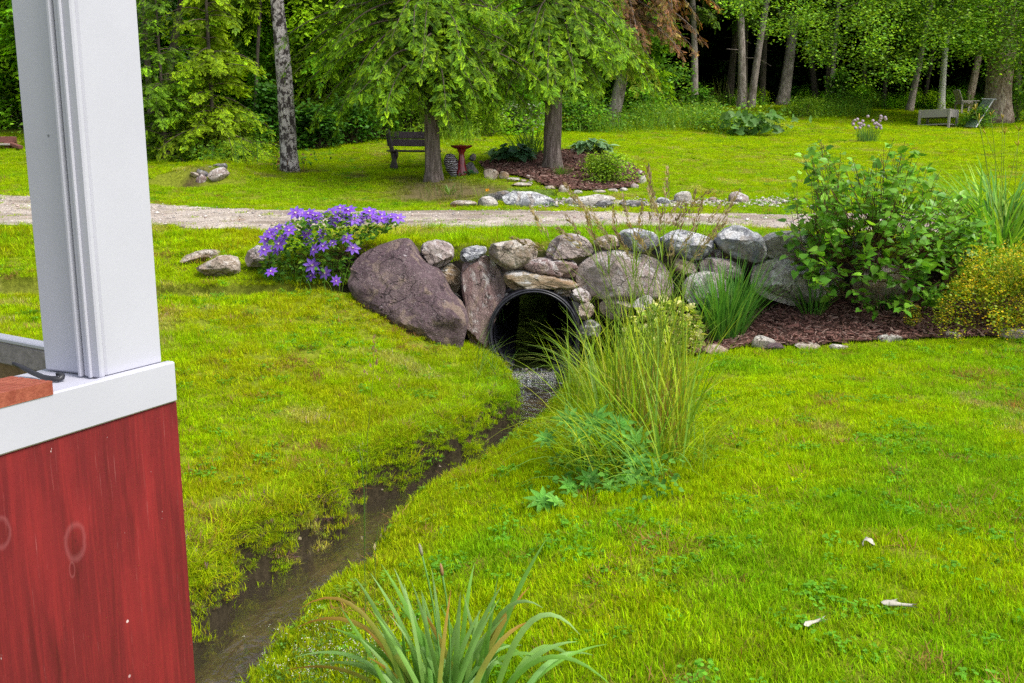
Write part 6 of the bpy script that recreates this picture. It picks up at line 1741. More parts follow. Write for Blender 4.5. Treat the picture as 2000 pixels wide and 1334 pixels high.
# birch with mottled bark
b = on_ground(566, 337); bt = thing('birch', 'mottled grey and black birch trunk with a flared foot on the lawn', 'tree', b)
q_ = [at(566, 337, b[1]), at(562, 250, b[1]), at(556, 160, b[1]), at(549, 80, b[1]), at(541, 0, b[1]), at(520, -200, b[1]), at(500, -420, b[1])]
P = np.array(q_); P[0, 2] -= .1; tt = np.linspace(0, 1, 26); d = np.r_[0, np.cumsum(np.linalg.norm(np.diff(P, axis=0), axis=1))]; d /= d[-1]
P = np.stack([np.interp(tt, d, P[:, k]) for k in range(3)], 1)
mb = MB(); tube(mb, P, (.19 - .10 * tt) * (1 + .45 * np.exp(-tt * 28)), 16, wob=.14); mb.build('trunk', MAT['birch_bark'], bt)
mb = MB(); C = P[-1] + rng.normal(0, 1, (45, 3)) * [1.6, 1.6, 1.5] + [0, 0, 1.0]
def leaf_cluster(mb, C, n, r, size, cols, sp=.22, tmpl=(LEAF4, LEAF4_F), up=.8):
    C = np.asarray(C); k = len(C); O = np.repeat(C, n, 0) + rng.normal(0, 1, (k * n, 3)) * np.asarray(r) * .5
    X, N = leafdirs(k * n, None, .25, up); br = np.repeat(rng.lognormal(0, .34, k), n)
    scatter(mb, tmpl[0], tmpl[1], O, frames(X, N), rng.uniform(size * .7, size * 1.3, k * n), gcol(k * n, cols, sp) * br[:, None])
leaf_cluster(mb, C, 60, .7, .10, [(.07, .17, .02), (.10, .2, .03)]); mb.build('crown', MAT['leaf'], bt)

# young hemlocks and pine at the left edge of the wood
hemlock(420, 312, .07, 6.2, (0, 0), .25, 120, 'young hemlock with drooping lime green boughs left of the mottled birch', maxL=2.0, name='young_hemlock', mat='dark_bark', col=[(.33, .50, .012), (.27, .45, .012), (.22, .38, .016)], e1r=(-.9, -.3))
hemlock(325, 316, .06, 4.6, (0, 0), .15, 70, 'low young hemlock beside the white post of the pavilion', maxL=1.5, name='young_hemlock', mat='dark_bark', col=[(.24, .46, .018), (.18, .38, .02), (.13, .28, .02)], e1r=(-.8, -.2))
hemlock(640, 268, .09, 6.5, (0, 0), .8, 85, 'hemlock with light green boughs behind the mottled birch to its right', maxL=2.2, name='young_hemlock', mat='dark_bark', col=[(.26, .44, .014), (.22, .40, .016)], step=.10)
hemlock(300, 300, .10, 7, (.0, 0), 2.4, 55, 'blue green young pine rising behind the white post', maxL=1.6, name='young_pine', mat='dark_bark', col=[(.08, .16, .07), (.10, .19, .09), (.06, .12, .05)], e1r=(.0, .5), step=.10)

GT = 'bare trunks along the dark edge of the wood'
CROWNS = []
for v in range(3):                                          # shared crowns for the trunks at the back
    ml = MB(); sp = []
    for i in range(42):
        h = 6.2 + 7 * rng.random(); sp.append((np.array([0, 0, h]), rng.uniform(0, 2 * PI), rng.uniform(1.6, 3.2) * (1 - .07 * (h - 6)), rng.uniform(-.1, .4), rng.uniform(-1, -.4)))
    for i in range(7):
        h = rng.uniform(4.2, 6); sp.append((np.array([0, 0, h]), rng.uniform(0, 2 * PI), rng.uniform(.8, 2.0), rng.uniform(-.3, .3), rng.uniform(-1, -.4)))
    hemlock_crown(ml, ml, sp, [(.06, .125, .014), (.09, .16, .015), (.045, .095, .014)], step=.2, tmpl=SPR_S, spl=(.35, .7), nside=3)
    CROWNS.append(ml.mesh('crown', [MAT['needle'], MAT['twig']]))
def wood_tree(px, py, tx, ty, w, mat, label, Ymin=30, crown=True, H=13, zoff=0.0):
    b = on_ground(px, py, Ymin); t = thing('wood_tree', label, 'tree', b, GT)
    top = at(tx, ty, b[1]); v = (top - b) / (top[2] - b[2]); s_ = scale_at(b); r = w / s_ / 2
    z = np.r_[-.1, .15, .5, 1, np.linspace(1.8, H, 12)]
    pts = b + v[None] * z[:, None] + np.stack([.06 * np.sin(z * .6 + px), np.zeros(len(z)), np.zeros(len(z))], 1)
    mb = MB(); tube(mb, pts, r * (1 - .7 * z / H) * (1 + .35 * np.exp(-np.maximum(z, 0) * 2.5)), 12, wob=.12)
    # dead stubs
    k = rng.integers(3, 8); h = rng.uniform(2, 6.5, k); p = b + v[None] * h[:, None]; a = rng.uniform(0, 2 * PI, k); L = rng.uniform(.3, 1.3, k)
    tubes(mb, p, p + np.stack([np.cos(a) * L, np.sin(a) * L, rng.uniform(-.3, .25, k)], 1), .014, .005, (1, 1, 1))
    mb.build('trunk', MAT[mat], t)
    if crown:
        me = CROWNS[rng.integers(0, 3)]
        rz = rng.uniform(0, 6.28); zz = rng.uniform(.9, 1.2)
        for m_, nm in ((me, 'crown'),):
            o = bpy.data.objects.new(nm, m_); COL.objects.link(o); o.parent = t; o.rotation_euler = (0, 0, rz); o.scale = (1, 1, zz); o.location = (v[0] * 6, v[1] * 6, zoff)
for a in [
    (1357, 216, 1352, 30, 14, 'grey_bark', 'slim pinkish grey trunk beside the rusty brown boughs'),
    (1423, 206, 1433, 120, 15, 'dark_bark', 'shadowed brown trunk left of the pair of grey trunks'),
    (1446, 213, 1447, 40, 17, 'grey_bark', 'pale grey straight trunk, left one of the close pair'),
    (1455, 208, 1458, 30, 13, 'dark_bark', 'darker trunk touching the pale straight one'),
    (1468, 211, 1494, 20, 15, 'grey_bark', 'slender pinkish trunk leaning right beside the close pair'),
    (1485, 206, 1494, 95, 13, 'dark_bark', 'dark trunk behind the slender leaning one'),
    (1527, 206, 1553, 15, 23, 'grey_bark', 'thickest leaning grey trunk at the edge of the dark wood'),
    (1592, 206, 1587, 130, 12, 'dark_bark', 'dark trunk right of the thickest leaning one'),
    (1614, 208, 1617, 135, 8, 'dark_bark', 'thin dark trunk beside two pale slim ones'),
    (1625, 210, 1630, 125, 10, 'grey_bark', 'pale slim trunk above a leafy sapling'),
    (1636, 190, 1642, 120, 9, 'grey_bark', 'second pale slim trunk, partly behind a leafy sapling'),
    (1686, 207, 1688, 150, 9, 'dark_bark', 'thin dark trunk under the hanging birch leaves'),
    (1727, 212, 1729, 170, 7, 'dark_bark', 'thinnest trunk at the wood edge under hanging leaves'),
    (1773, 218, 1787, 155, 13, 'grey_bark', 'grey trunk leaning right, left of the raised planter'),
    (1803, 212, 1810, 165, 8, 'dark_bark', 'thin shadowed trunk just left of the white birch'),
    (1985, 215, 1986, 160, 15, 'dark_bark', 'dark trunk right of the big old birch'),
    (1282, 190, 1286, 120, 9, 'grey_bark', 'thin grey trunk seen through the rusty boughs')]:
    wood_tree(*a)
wood_tree(1838, 216, 1846, 128, 13, 'white_bark', 'white barked birch behind the raised planter', H=12)
wood_tree(1886, 214, 1903, 140, 15, 'peel_bark', 'pinkish peeling trunk between white birch and big old birch', H=12)
wood_tree(312, 290, 345, 60, 17, 'dark_bark', 'crooked leaning trunk between young hemlocks near the post', Ymin=23, H=11)
wood_tree(826, 268, 824, 150, 18, 'grey_bark', 'bluish grey trunk hidden behind the left large hemlock', Ymin=25, H=12)
wood_tree(500, 285, 506, 120, 8, 'dark_bark', 'thin trunk in the leafy thicket left of the mottled birch', Ymin=25, H=10)
wood_tree(690, 255, 694, 100, 10, 'dark_bark', 'thin trunk in the thicket behind the bench', Ymin=27, H=11)

# big old birch on the right
b = on_ground(1944, 240); ob = thing('old_birch', 'big old birch with peeling trunk and wide hanging leafy crown', 'tree', b)
s_ = scale_at(b); z = np.r_[-.15, .2, .6, 1.1, 1.8, 2.6, 3.4]; lv = np.array([.0, 0, 1.])
mb = MB(); pts = b + z[:, None] * lv; tube(mb, pts, 24 / s_ * (1 + .35 * np.exp(-np.maximum(z, 0) * 1.6)), 20, wob=.2)
for dx, dy, H, r in [(-.16, .0, 8, .34), (.20, .1, 9, .36), (.02, -.2, 8, .26)]:
    zz = np.linspace(3.0, H, 9); tube(mb, b + np.stack([dx * (zz - 2.8), dy * (zz - 2.8), zz], 1), np.linspace(r, .1, 9), 12, wob=.15)
LB2 = []
for i in range(46):
    a = rng.uniform(0, 2 * PI); h = rng.uniform(4.2, 9); L = rng.uniform(3, 8.5) * (1 if math.cos(a) < .3 else .7)
    p = b + [0, 0, h]; q = np.linspace(0, 1, 8)[:, None]; e = p + np.array([math.cos(a) * L, math.sin(a) * L * .6, rng.uniform(-1.4, 1.2)]); c = (p + e) / 2 + [0, 0, 1.2]
    P = p * (1 - q) ** 2 + 2 * q * (1 - q) * c + e * q ** 2; tubes(mb, P[:-1], P[1:], np.linspace(.07, .02, 7), np.linspace(.06, .012, 7), (1, 1, 1), 6); LB2.append(P[3:])
mb.build('trunk', MAT['peel_bark'], ob)
poly = [(1395, -40), (1430, 25), (1500, 60), (1560, 75), (1600, 120), (1640, 112), (1680, 165), (1720, 155), (1770, 168), (1800, 140), (1850, 128), (1905, 118), (1940, 130), (1990, 165), (2060, 175), (2120, 60), (2100, -60)]
Cc = px_volume(330, poly, b[1] - .5, 3.8); C2 = np.concatenate(LB2); C2 = C2[rng.integers(0, len(C2), 330)] + rng.normal(0, .5, (330, 3))
C2 = C2[C2[:, 2] > b[2] + 3.4]
C3 = px_volume(90, [(1885, 112), (1900, -60), (2070, -60), (2060, 120), (1990, 118), (1940, 100)], b[1] - 2.3, .9)
mb = MB(); BL = [(.14, .30, .02), (.20, .37, .025), (.09, .22, .02), (.26, .42, .03)]
leaf_cluster(mb, Cc, 90, (.75, .75, .42), .12, BL); leaf_cluster(mb, C2, 80, (1.0, 1.0, .7), .12, BL)
leaf_cluster(mb, C3, 80, (.75, .75, .5), .12, BL)
mb.build('crown', MAT['leaf'], ob)

# ------------------------------------------------------------------ shrubs at the wood's edge
GSH = 'leafy shrubs along the edge of the wood'
def shrub(px, py, w, h, label, cols, leaf=.11, n=26, Ymin=20, dep=.8, name='shrub', cat='shrub', per=70, group=GSH, tmpl=(LEAF4, LEAF4_F)):
    b = on_ground(px, py, Ymin); t = thing(name, label, cat, b, group); s_ = scale_at(b); W_, H_ = w / s_, h / s_
    a = rng.uniform(0, 2 * PI, n); r = np.sqrt(rng.random(n)); zz = rng.random(n) ** .8
    k = np.sqrt(np.clip(1 - (zz * .9) ** 2, .1, 1))
    C = b + np.stack([np.cos(a) * r * W_ / 2 * k, np.sin(a) * r * W_ / 2 * dep * k + W_ * .3 * dep, zz * H_ * .88 + H_ * .06], 1)
    mb = MB(); leaf_cluster(mb, C, per, (W_ * .28, W_ * .25, H_ * .22), leaf, cols, tmpl=tmpl)
    tubes(mb, b + np.stack([rng.normal(0, W_ * .08, n), np.full(n, W_ * .2), np.full(n, -.05)], 1), C, .014, .005, (.12, .09, .065), 4, 1); mb.build('foliage', [MAT['leaf'], MAT['twig']], t)
LG = [(.10, .26, .022), (.14, .31, .025), (.08, .21, .02), (.19, .34, .03)]
DG = [(.06, .18, .022), (.085, .22, .025), (.05, .14, .02)]
YL = [(.20, .34, .02), (.25, .38, .025), (.15, .29, .02)]
for px, py, w, h, lb, cl_, lf in [
    (385, 306, 90, 60, 'dark bushy shrub above the ditch stones', DG, .10),
    (470, 306, 90, 75, 'broad leaved green shrub left of the mottled birch foot', LG, .13),
    (530, 300, 80, 130, 'tall maple sapling thicket behind the mottled birch', DG, .15),
    (615, 294, 90, 80, 'dark leaved shrub right of the mottled birch', DG, .15),
    (680, 284, 100, 90, 'dark shrub on the lawn edge left of the bench', DG, .14),
    (735, 276, 110, 140, 'light green loose shrub behind the bench back', LG, .11),
    (800, 272, 90, 110, 'yellow green shrub behind the left large hemlock trunk', YL, .10),
    (870, 270, 110, 120, 'bright shrub between left hemlock trunk and bird bath', YL, .10),
    (950, 268, 110, 60, 'low bright thicket behind the bird bath', YL, .10),
    (1020, 262, 80, 60, 'grey green shrub with pale flower heads behind the hosta', [(.16, .22, .10), (.12, .22, .05), (.30, .32, .26)], .12),
    (1140, 258, 110, 80, 'light green shrub behind the right large hemlock', LG, .11),
    (1250, 236, 90, 60, 'green shrub at the foot of the leaning hemlock', LG, .13),
    (1300, 226, 130, 100, 'lush maple sapling thicket right of the leaning hemlock', LG, .16),
    (1375, 222, 60, 45, 'small leafy sapling beside the slim pinkish trunk', LG, .15),
    (1640, 214, 46, 70, 'leafy sapling below two pale slim trunks', LG, .16),
    (1580, 232, 90, 40, 'yellow green bushy growth right of the rhubarb', YL, .09),
    (1700, 215, 120, 36, 'low green growth at the dark wood edge behind the chives', LG, .11),
    (1990, 240, 70, 80, 'green shrub growing right of the old birch', LG, .12),
    (1915, 252, 60, 40, 'weedy green growth at the foot of the old birch', LG, .10),
    (30, 250, 110, 90, 'bush with cream flower sprays left of the white post', [(.16, .26, .03), (.12, .22, .03), (.5, .46, .28), (.18, .25, .03)], .09),
    (-40, 240, 150, 150, 'tall yellow green bush at the left of the photograph', YL, .11),
    (150, 290, 180, 100, 'green thicket hidden mostly behind the white post', LG, .12)]:
    shrub(px, py, w, h, lb, cl_, lf, n=30 if h > 70 else 20)
# tall weeds in front of the dark wood
def weeds(px0, px1, py0, py1, n, L, cols, name, label, W=(.012, .02), Ymin=25, cat='weeds', leafs=0):
    P = np.array([on_ground(x, y, Ymin) for x, y in zip(rng.uniform(px0, px1, n), rng.uniform(py0, py1, n))]); mb = MB()
    c = gcol(n, cols); blades(mb, P, rng.uniform(0, 2 * PI, n), rng.uniform(*L, n), rng.uniform(0, .35, n), rng.uniform(.1, 1.0, n), rng.uniform(*W, n), 4, c, c * 1.1)
    if leafs:
        Q = P[rng.integers(0, n, leafs)] + np.stack([rng.normal(0, .2, leafs), rng.normal(0, .2, leafs), rng.uniform(.05, L[1] * .75, leafs)], 1)
        X, N = leafdirs(leafs); scatter(mb, LEAF4, LEAF4_F, Q, frames(X, N), rng.uniform(.06, .13, leafs), gcol(leafs, cols))
    tag(mb.build(name, MAT['leaf'], loc=P[0]), label, cat)
weeds(1240, 1400, 232, 258, 700, (.4, 1.0), YL + LG, 'tall_weeds', 'strip of tall yellow green weeds in front of the maple thicket', leafs=2500)
weeds(1540, 1700, 215, 232, 600, (.4, .9), YL + LG, 'tall_weeds', 'strip of bright weeds below the dark wood between rhubarb and chives', leafs=2200)
weeds(1120, 1240, 240, 262, 400, (.3, .8), YL + LG, 'tall_weeds', 'bright weeds around the foot of the leaning hemlock', leafs=1400)
weeds(1370, 1470, 205, 220, 90, (.8, 1.7), [(.22, .24, .08), (.16, .22, .04)], 'seeding_grass', 'tall seeding grass stalks in front of the pale grey trunk pair', (.008, .014), 30, 'tall grass')
weeds(455, 515, 303, 322, 90, (.4, .9), [(.15, .27, .03), (.12, .24, .03)], 'tall_weeds', 'tuft of long bright grass left of the mottled birch foot', Ymin=18)
weeds(350, 470, 300, 318, 240, (.2, .6), LG, 'tall_weeds', 'rank green weeds above the ditch stones', Ymin=18, leafs=900)
weeds(530, 600, 315, 338, 60, (.15, .45), LG + [(.3, .16, .08)], 'tall_weeds', 'weedy tuft around the birch foot', Ymin=18, leafs=160)
weeds(800, 940, 255, 285, 380, (.3, .7), YL, 'tall_weeds', 'bright unmown strip behind the bird bath', Ymin=24, leafs=900)
weeds(820, 905, 372, 395, 150, (.10, .26), [(.14, .2, .03), (.24, .2, .06), (.1, .16, .03)], 'tall_weeds', 'sparse tufts on the bare bank under the left large hemlock', (.006, .01), 15)

# rhubarb, chives
b = on_ground(1452, 264); mb = MB(); t = thing('rhubarb', 'mound of leafy plants with big pale rhubarb leaves on the lawn', 'plant', b)
s_ = scale_at(b); C = b + np.stack([rng.uniform(-68, 72, 46) / s_, rng.uniform(-.2, 1.4, 46), rng.uniform(.12, .9, 46) * (50 / s_)], 1)
leaf_cluster(mb, C, 60, (.7, .6, .4), .11, LG + YL); mb.build('foliage', MAT['leaf'], t); mb = MB(); n = 70
P = b + np.stack([rng.normal(12, 30, n) / s_, rng.uniform(-.7, -.1, n), rng.uniform(.08, .75, n)], 1)
X, N = leafdirs(n, None, .4, .5); N[:, 1] -= .6; scatter(mb, HEART, HEART_F, P, frames(X, N), rng.uniform(.25, .42, n), gcol(n, [(.16, .30, .08), (.22, .36, .13), (.12, .25, .06)])); mb.build('broad_leaves', MAT['leaf'], t)
b = on_ground(1694, 278); s_ = scale_at(b); t = thing('chives', 'chive clump with pale lilac flower heads in the far lawn', 'herb', b); mb = MB(); n = 170
r = 20 / s_ * np.sqrt(rng.random(n)); a = rng.uniform(0, 2 * PI, n); B = b + np.stack([r * np.cos(a), r * np.sin(a), np.zeros(n)], 1)
P = blades(mb, B, a + rng.normal(0, .5, n), rng.uniform(.3, .62, n), rng.uniform(0, .4, n), rng.uniform(0, .5, n), .014, 4, gcol(n, [(.10, .22, .04), (.14, .26, .06)])); mb.build('leaves', MAT['leaf'], t)
for i in range(26):
    mb = MB(); p = P[i] + [0, 0, rng.uniform(0, .15)]; mb.add(ICO3_V * .042 * (1 + .2 * rng.random((len(ICO3_V), 1))) + p, ICO3_F, (.50, .40, .52)); mb.build('flower_head', MAT['petal'], t, loc=p)

# plants of the island bed
GIB = 'plants in the island bed'
def hosta(px, py, n, L, cols, label, rad, h, white=False):
    b = on_ground(px, py, 15); mb = MB(); a = rng.uniform(0, 2 * PI, n); r = rad * rng.uniform(.3, 1, n)
    P = b + np.stack([r * np.cos(a), r * np.sin(a) * .8, h * (1.1 - .6 * r / rad) * rng.uniform(.6, 1, n)], 1)
    X = np.stack([np.cos(a), np.sin(a), rng.normal(-.35, .25, n)], 1); N = np.stack([np.cos(a) * .5, np.sin(a) * .5 - .2, np.ones(n)], 1)
    tc = np.array([[1, 1, 1.], [2.6, 2, 4], [2.6, 2, 4], [2.6, 2, 4], [2.6, 2, 4], [2.6, 2, 4], [2.6, 2, 4], [2.6, 2, 4], [.7, .8, .8], [.7, .8, .8]]) if white else None
    scatter(mb, OVATE, OVATE_F, P, frames(X, N), rng.uniform(L * .7, L * 1.2, n), gcol(n, cols), tc)
    tubes(mb, b + rng.normal(0, .04, (n, 3)) * [1, 1, 0], P, .007, .005, (.14, .24, .06))
    tag(mb.build('hosta', MAT['gloss_leaf'], loc=b), label, 'hosta', GIB)
hosta(1003, 322, 110, .24, [(.05, .14, .06), (.07, .17, .075), (.04, .11, .05)], 'dark blue green hosta left of the trunk in the island bed', .36, .52)
hosta(976, 312, 60, .18, [(.10, .22, .05), (.14, .26, .06)], 'small white rimmed hosta at the left end of the island bed', .30, .3, True)
hosta(1155, 303, 90, .22, [(.09, .2, .05), (.12, .24, .06)], 'white edged hosta behind the red mulch right of the trunk', .42, .42, True)
hosta(912, 344, 26, .12, [(.05, .18, .05), (.07, .22, .06)], 'little round leaved hosta beside the bird bath foot', .15, .14)
clump('daylily_clump', 'arching bright daylily leaves left of the trunk in the island bed', 'daylily', 1035, 306, .35, 120, (.6, .95), (.016, .026), (.05, .5), (.4, 1.2), [(.13, .26, .03), (.10, .22, .03), (.17, .30, .04)], nseg=6, group=GIB)
clump('grass_clump', 'small fine bladed tuft on the mulch below the trunk', 'grass', 1098, 347, .12, 90, (.18, .36), (.008, .012), (.1, .8), (.2, .9), [(.12, .24, .02), (.09, .2, .02)], nseg=4, group=GIB)
shrub(1188, 362, 95, 62, 'yellow green spreading spirea bush at the right of the island bed', YL, .055, n=34, Ymin=15, name='spirea_bush', group=GIB, per=85, dep=.5)
shrub(1165, 345, 60, 40, 'smaller yellow green spirea behind the spreading one', YL, .05, n=16, Ymin=15, name='spirea_bush', group=GIB, per=70, dep=.5)
clump('wildflower', 'grassy tuft with one orange flower by the long grey stone', 'wildflower', 944, 396, .15, 26, (.25, .55), (.007, .010), (.1, .5), (.1, .6), [(.2, .3, .03)], nseg=4,
      extra=lambda mb, b: scatter(mb, LEAF4 * np.array([1, 1.6, 1]), LEAF4_F, np.tile(at(951, 371, b[1]), (10, 1)), frames(rng.normal(0, 1, (10, 3)), rng.normal(0, 1, (10, 3))), .045, (.75, .36, .02)))
clump('weed_rosette', 'pale green dock rosette on the bare bank', 'weed', 877, 381, .08, 18, (.16, .28), (.03, .045), (.3, .8), (.1, .5), [(.16, .27, .06)], nseg=4)

# ------------------------------------------------------------------ bench, bird bath, sack, planter, chair, trellis, timbers
MAT['bench_wood'] = mat_wood('dark_stained_wood', (.050, .036, .044), (.095, .072, .082), (1.2, 9, 9), .65)
b = on_ground(792, 330); s_ = scale_at(b)
bn = thing('park_bench', 'dark brown wooden bench with plank back half hidden by a hemlock trunk', 'bench', b)
x0, x1 = -.36, .75; bx_ = np.array([.87, .42, 0]); bx_ = norm(bx_); by_ = np.array([-bx_[1], bx_[0], 0])
def bp(x, y, z): return b + bx_ * x + by_ * y + Z3 * z
mb = MB(); box(mb, bp((x0 + x1) / 2 + .0, -.06, .405), bx_, by_, Z3, (x1 - x0 + .12, .32, .042), bev=.006); mb.build('seat', MAT['bench_wood'], bn, False)
tl = norm(by_ * .30 + Z3)
mb = MB(); box(mb, bp((x0 + x1) / 2, .215, .60), bx_, np.cross(tl, bx_), tl, (x1 - x0, .036, .165), bev=.006); mb.build('back_plank', MAT['bench_wood'], bn, False)
mb = MB(); box(mb, bp((x0 + x1) / 2, .268, .775), bx_, np.cross(tl, bx_), tl, (x1 - x0, .036, .165), bev=.006); mb.build('back_plank', MAT['bench_wood'], bn, False)
for xx in (x0 + .05, x1 - .05):
    f0, f1 = bp(xx, -.26, -.02), bp(xx, .31, .87); d = norm(f1 - f0)
    mb = MB(); box(mb, (f0 + f1) / 2, bx_, np.cross(d, bx_), d, (.042, .17, np.linalg.norm(f1 - f0)), bev=.006); mb.build('back_leg', MAT['bench_wood'], bn, False)
    f0, f1 = bp(xx + .045, .26, -.02), bp(xx + .045, -.20, .385); d = norm(f1 - f0)
    mb = MB(); box(mb, (f0 + f1) / 2, bx_, np.cross(d, bx_), d, (.042, .17, np.linalg.norm(f1 - f0)), bev=.006); mb.build('front_leg', MAT['bench_wood'], bn, False)
# bird bath
m, nt, out = newmat('red_glaze'); g = NT(nt); nz = g.noise(18, 4, .6, g.wpos())
principled(g, out, g.mix(g.ramp(nz, [(.35, 0.0), (.7, 1.0)]), (.13, .008, .012), (.27, .020, .022)), .22, None, .6); MAT['red_glaze'] = m
b = on_ground(902, 345); s_ = scale_at(b); bb = thing('bird_bath', 'glazed dark red bird bath on a twisted pedestal', 'bird bath', b)
k = 57 / s_ / .62
mb = MB(); lathe(mb, [(.115, 0), (.12, .02), (.105, .10), (.085, .22), (.062, .36), (.052, .44), (.055, .48), (.078, .52), (.09, .55)], b, Z3, 40, twist=lambda a, z: .11 * np.sin(8 * a + z * 16)); mb.build('pedestal', MAT['red_glaze'], bb)
mb = MB(); lathe(mb, [(.03, .545), (.10, .555), (.18, .585), (.222, .615), (.232, .63), (.226, .637), (.20, .622), (.12, .592), (.001, .585)], b, Z3, 40); mb.build('basin', MAT['red_glaze'], bb)
mb = MB(); lathe(mb, [(.195, .616), (.001, .616)], b, Z3, 32); mw_, nt, out = newmat('still_water'); g = NT(nt); principled(g, out, (.05, .04, .035), .05, None, .6); mb.build('water', mw_, bb)
# wrapped sack leaning on the trunk
m, nt, out = newmat('silvery_wrap'); g = NT(nt)
wv_ = g.n('ShaderNodeTexWave', bands_direction='Z', ins={'Scale': 7.0, 'Distortion': 6.0, 'Detail': 3.0, 'Detail Scale': 2.0}); g.l(g.wpos(), wv_.inputs['Vector'])
principled(g, out, g.mix(g.ramp(wv_.outputs['Fac'], [(.25, 0.0), (.8, 1.0)]), (.085, .05, .055), (.42, .40, .43)), .38, g.bump(wv_.outputs['Fac'], 1.0, .03), .5)
b = on_ground(880, 347); s_ = scale_at(b); q = np.linspace(0, 1, 16); P = b + np.stack([-.06 + (.16 * q ** 1.5 - .26 * q ** 4) * 1.0 + .03 * (1 - q), np.zeros(16), q * (44 / s_)], 1); P[:, 0] += np.where(q > .6, -(q - .6) * .10, 0)
mb = MB(); P = b + np.stack([.10 - .10 * q - .08 * q ** 3, .03 * q, q * 44 / s_], 1)
tube(mb, P, np.array([.07, .09, .10, .105, .115, .125, .135, .14, .145, .148, .148, .145, .135, .12, .085, .02]), 20, wob=.25)
tag(mb.build('wrapped_sack', m, loc=b), 'silvery crinkled sack leaning on the left large hemlock trunk', 'sack')
# raised planter
MAT['pale_wood'] = mat_wood('silvered_wood', (.30, .26, .24), (.46, .42, .40), (1.3, 10, 10))
b = on_ground(1843, 250, 20); s_ = scale_at(b); pl = thing('raised_planter', 'weathered wooden raised planter box on legs in the far lawn', 'planter', b)
yaw = .35; e1 = np.array([math.cos(yaw), math.sin(yaw), 0]); e2 = np.array([-e1[1], e1[0], 0]); Wp, Dp, Hp = 1.15, .95, 36 / s_
e1, e2 = np.array([math.cos(-.75), math.sin(-.75), 0]), np.array([math.sin(.75), math.cos(.75), 0])
def pp_(a_, c_, z): return b + e1 * a_ + e2 * c_ + Z3 * z + np.array([0, .55, 0])
for nm, c_, sz in [('front_board', (0, -Dp / 2, Hp * .78), (Wp - .09, .03, Hp * .42)), ('back_board', (0, Dp / 2, Hp * .78), (Wp - .09, .03, Hp * .42)), ('side_board', (-Wp / 2, 0, Hp * .78), (.03, Dp - .09, Hp * .42)), ('side_board', (Wp / 2, 0, Hp * .78), (.03, Dp - .09, Hp * .42)), ('shelf', (0, 0, Hp * .20), (Wp - .1, Dp - .1, .05)), ('soil', (0, 0, Hp * .80), (Wp - .1, Dp - .1, .05))]:
    mb = MB(); box(mb, pp_(*c_), e1, e2, Z3, sz, (.06, .045, .03), bev=.006); mb.build(nm, MAT['earth'] if nm == 'soil' else MAT['pale_wood'], pl, False)
for sx in (-1, 1):
    for sy in (-1, 1):
        mb = MB(); box(mb, pp_(sx * Wp / 2, sy * Dp / 2, Hp / 2 - .03), e1, e2, Z3, (.085, .085, Hp + .06), bev=.006); mb.build('leg', MAT['pale_wood'], pl, False)
# weathered lounge chair
b = on_ground(1872, 222, 36); s_ = scale_at(b); ch = thing('lounge_chair', 'pale weathered slatted lounge chair behind the raised planter', 'chair', b)
def cp(x, y, z): return b + np.array([x, y, z])
hs_ = 18 / s_
for i in range(4):
    mb = MB(); d = norm(np.array([-.42, 0, 1.])); box(mb, cp(-.10 + .02, -.24 + i * .16, hs_ + .34), np.cross([0, 1., 0], d), [0, 1, 0], d, (.03, .15, .62 + .04 * (i in (1, 2))), bev=.005); mb.build('back_slat', MAT['pale_wood'], ch, False)
mb = MB(); box(mb, cp(.28, 0, hs_ - .02), [1, 0, -.05], [0, 1, 0], [.05, 0, 1], (.75, .62, .035), bev=.005); mb.build('seat', MAT['pale_wood'], ch, False)
for sy in (-1, 1):
    mb = MB(); box(mb, cp(.32, sy * .36, hs_ + .12), [1, 0, 0], [0, 1, 0], Z3, (.85, .12, .03), bev=.005); mb.build('armrest', MAT['pale_wood'], ch, False)
    for xx in (.62, -.02):
        mb = MB(); box(mb, cp(xx, sy * .34, (hs_ + .10) / 2), [1, 0, 0], [0, 1, 0], Z3, (.09, .035, hs_ + .10), bev=.005); mb.build('leg', MAT['pale_wood'], ch, False)
# wire trellis leaning against the old birch
m = mat_tint('green_wire', .5, .5, 30, .3, .2, 50, .002); MAT['wire'] = m
b = on_ground(1900, 250, 30); s_ = scale_at(b); lo0, lo1 = at(1884, 247, b[1] - .3), at(1906, 249, b[1] - .9); hi0, hi1 = at(1922, 193, b[1] + .35), at(1941, 194, b[1] + .1)
tz = thing('garden_trellis', 'wire garden trellis panel leaning against the old birch', 'trellis', b)
mb = MB()
for k in range(9):
    f = k / 8; tubes(mb, (lo0 * (1 - f) + lo1 * f)[None], (hi0 * (1 - f) + hi1 * f)[None], .010 if k < 8 else .026, .010 if k < 8 else .026, (.10, .17, .13) if k < 8 else (.42, .42, .44), 5)
for k in range(10):
    f = k / 9; tubes(mb, (lo0 * (1 - f) + hi0 * f)[None], (lo1 * (1 - f) + hi1 * f)[None], .009, .009, (.10, .17, .13), 5)
mb.build('wire_mesh', m, tz)
mb = MB(); tubes(mb, (hi0 - [.1, 0, 0])[None], (hi1 + [.12, 0, 0])[None], .024, .024, (.45, .45, .47), 6); mb.build('top_bar', m, tz)
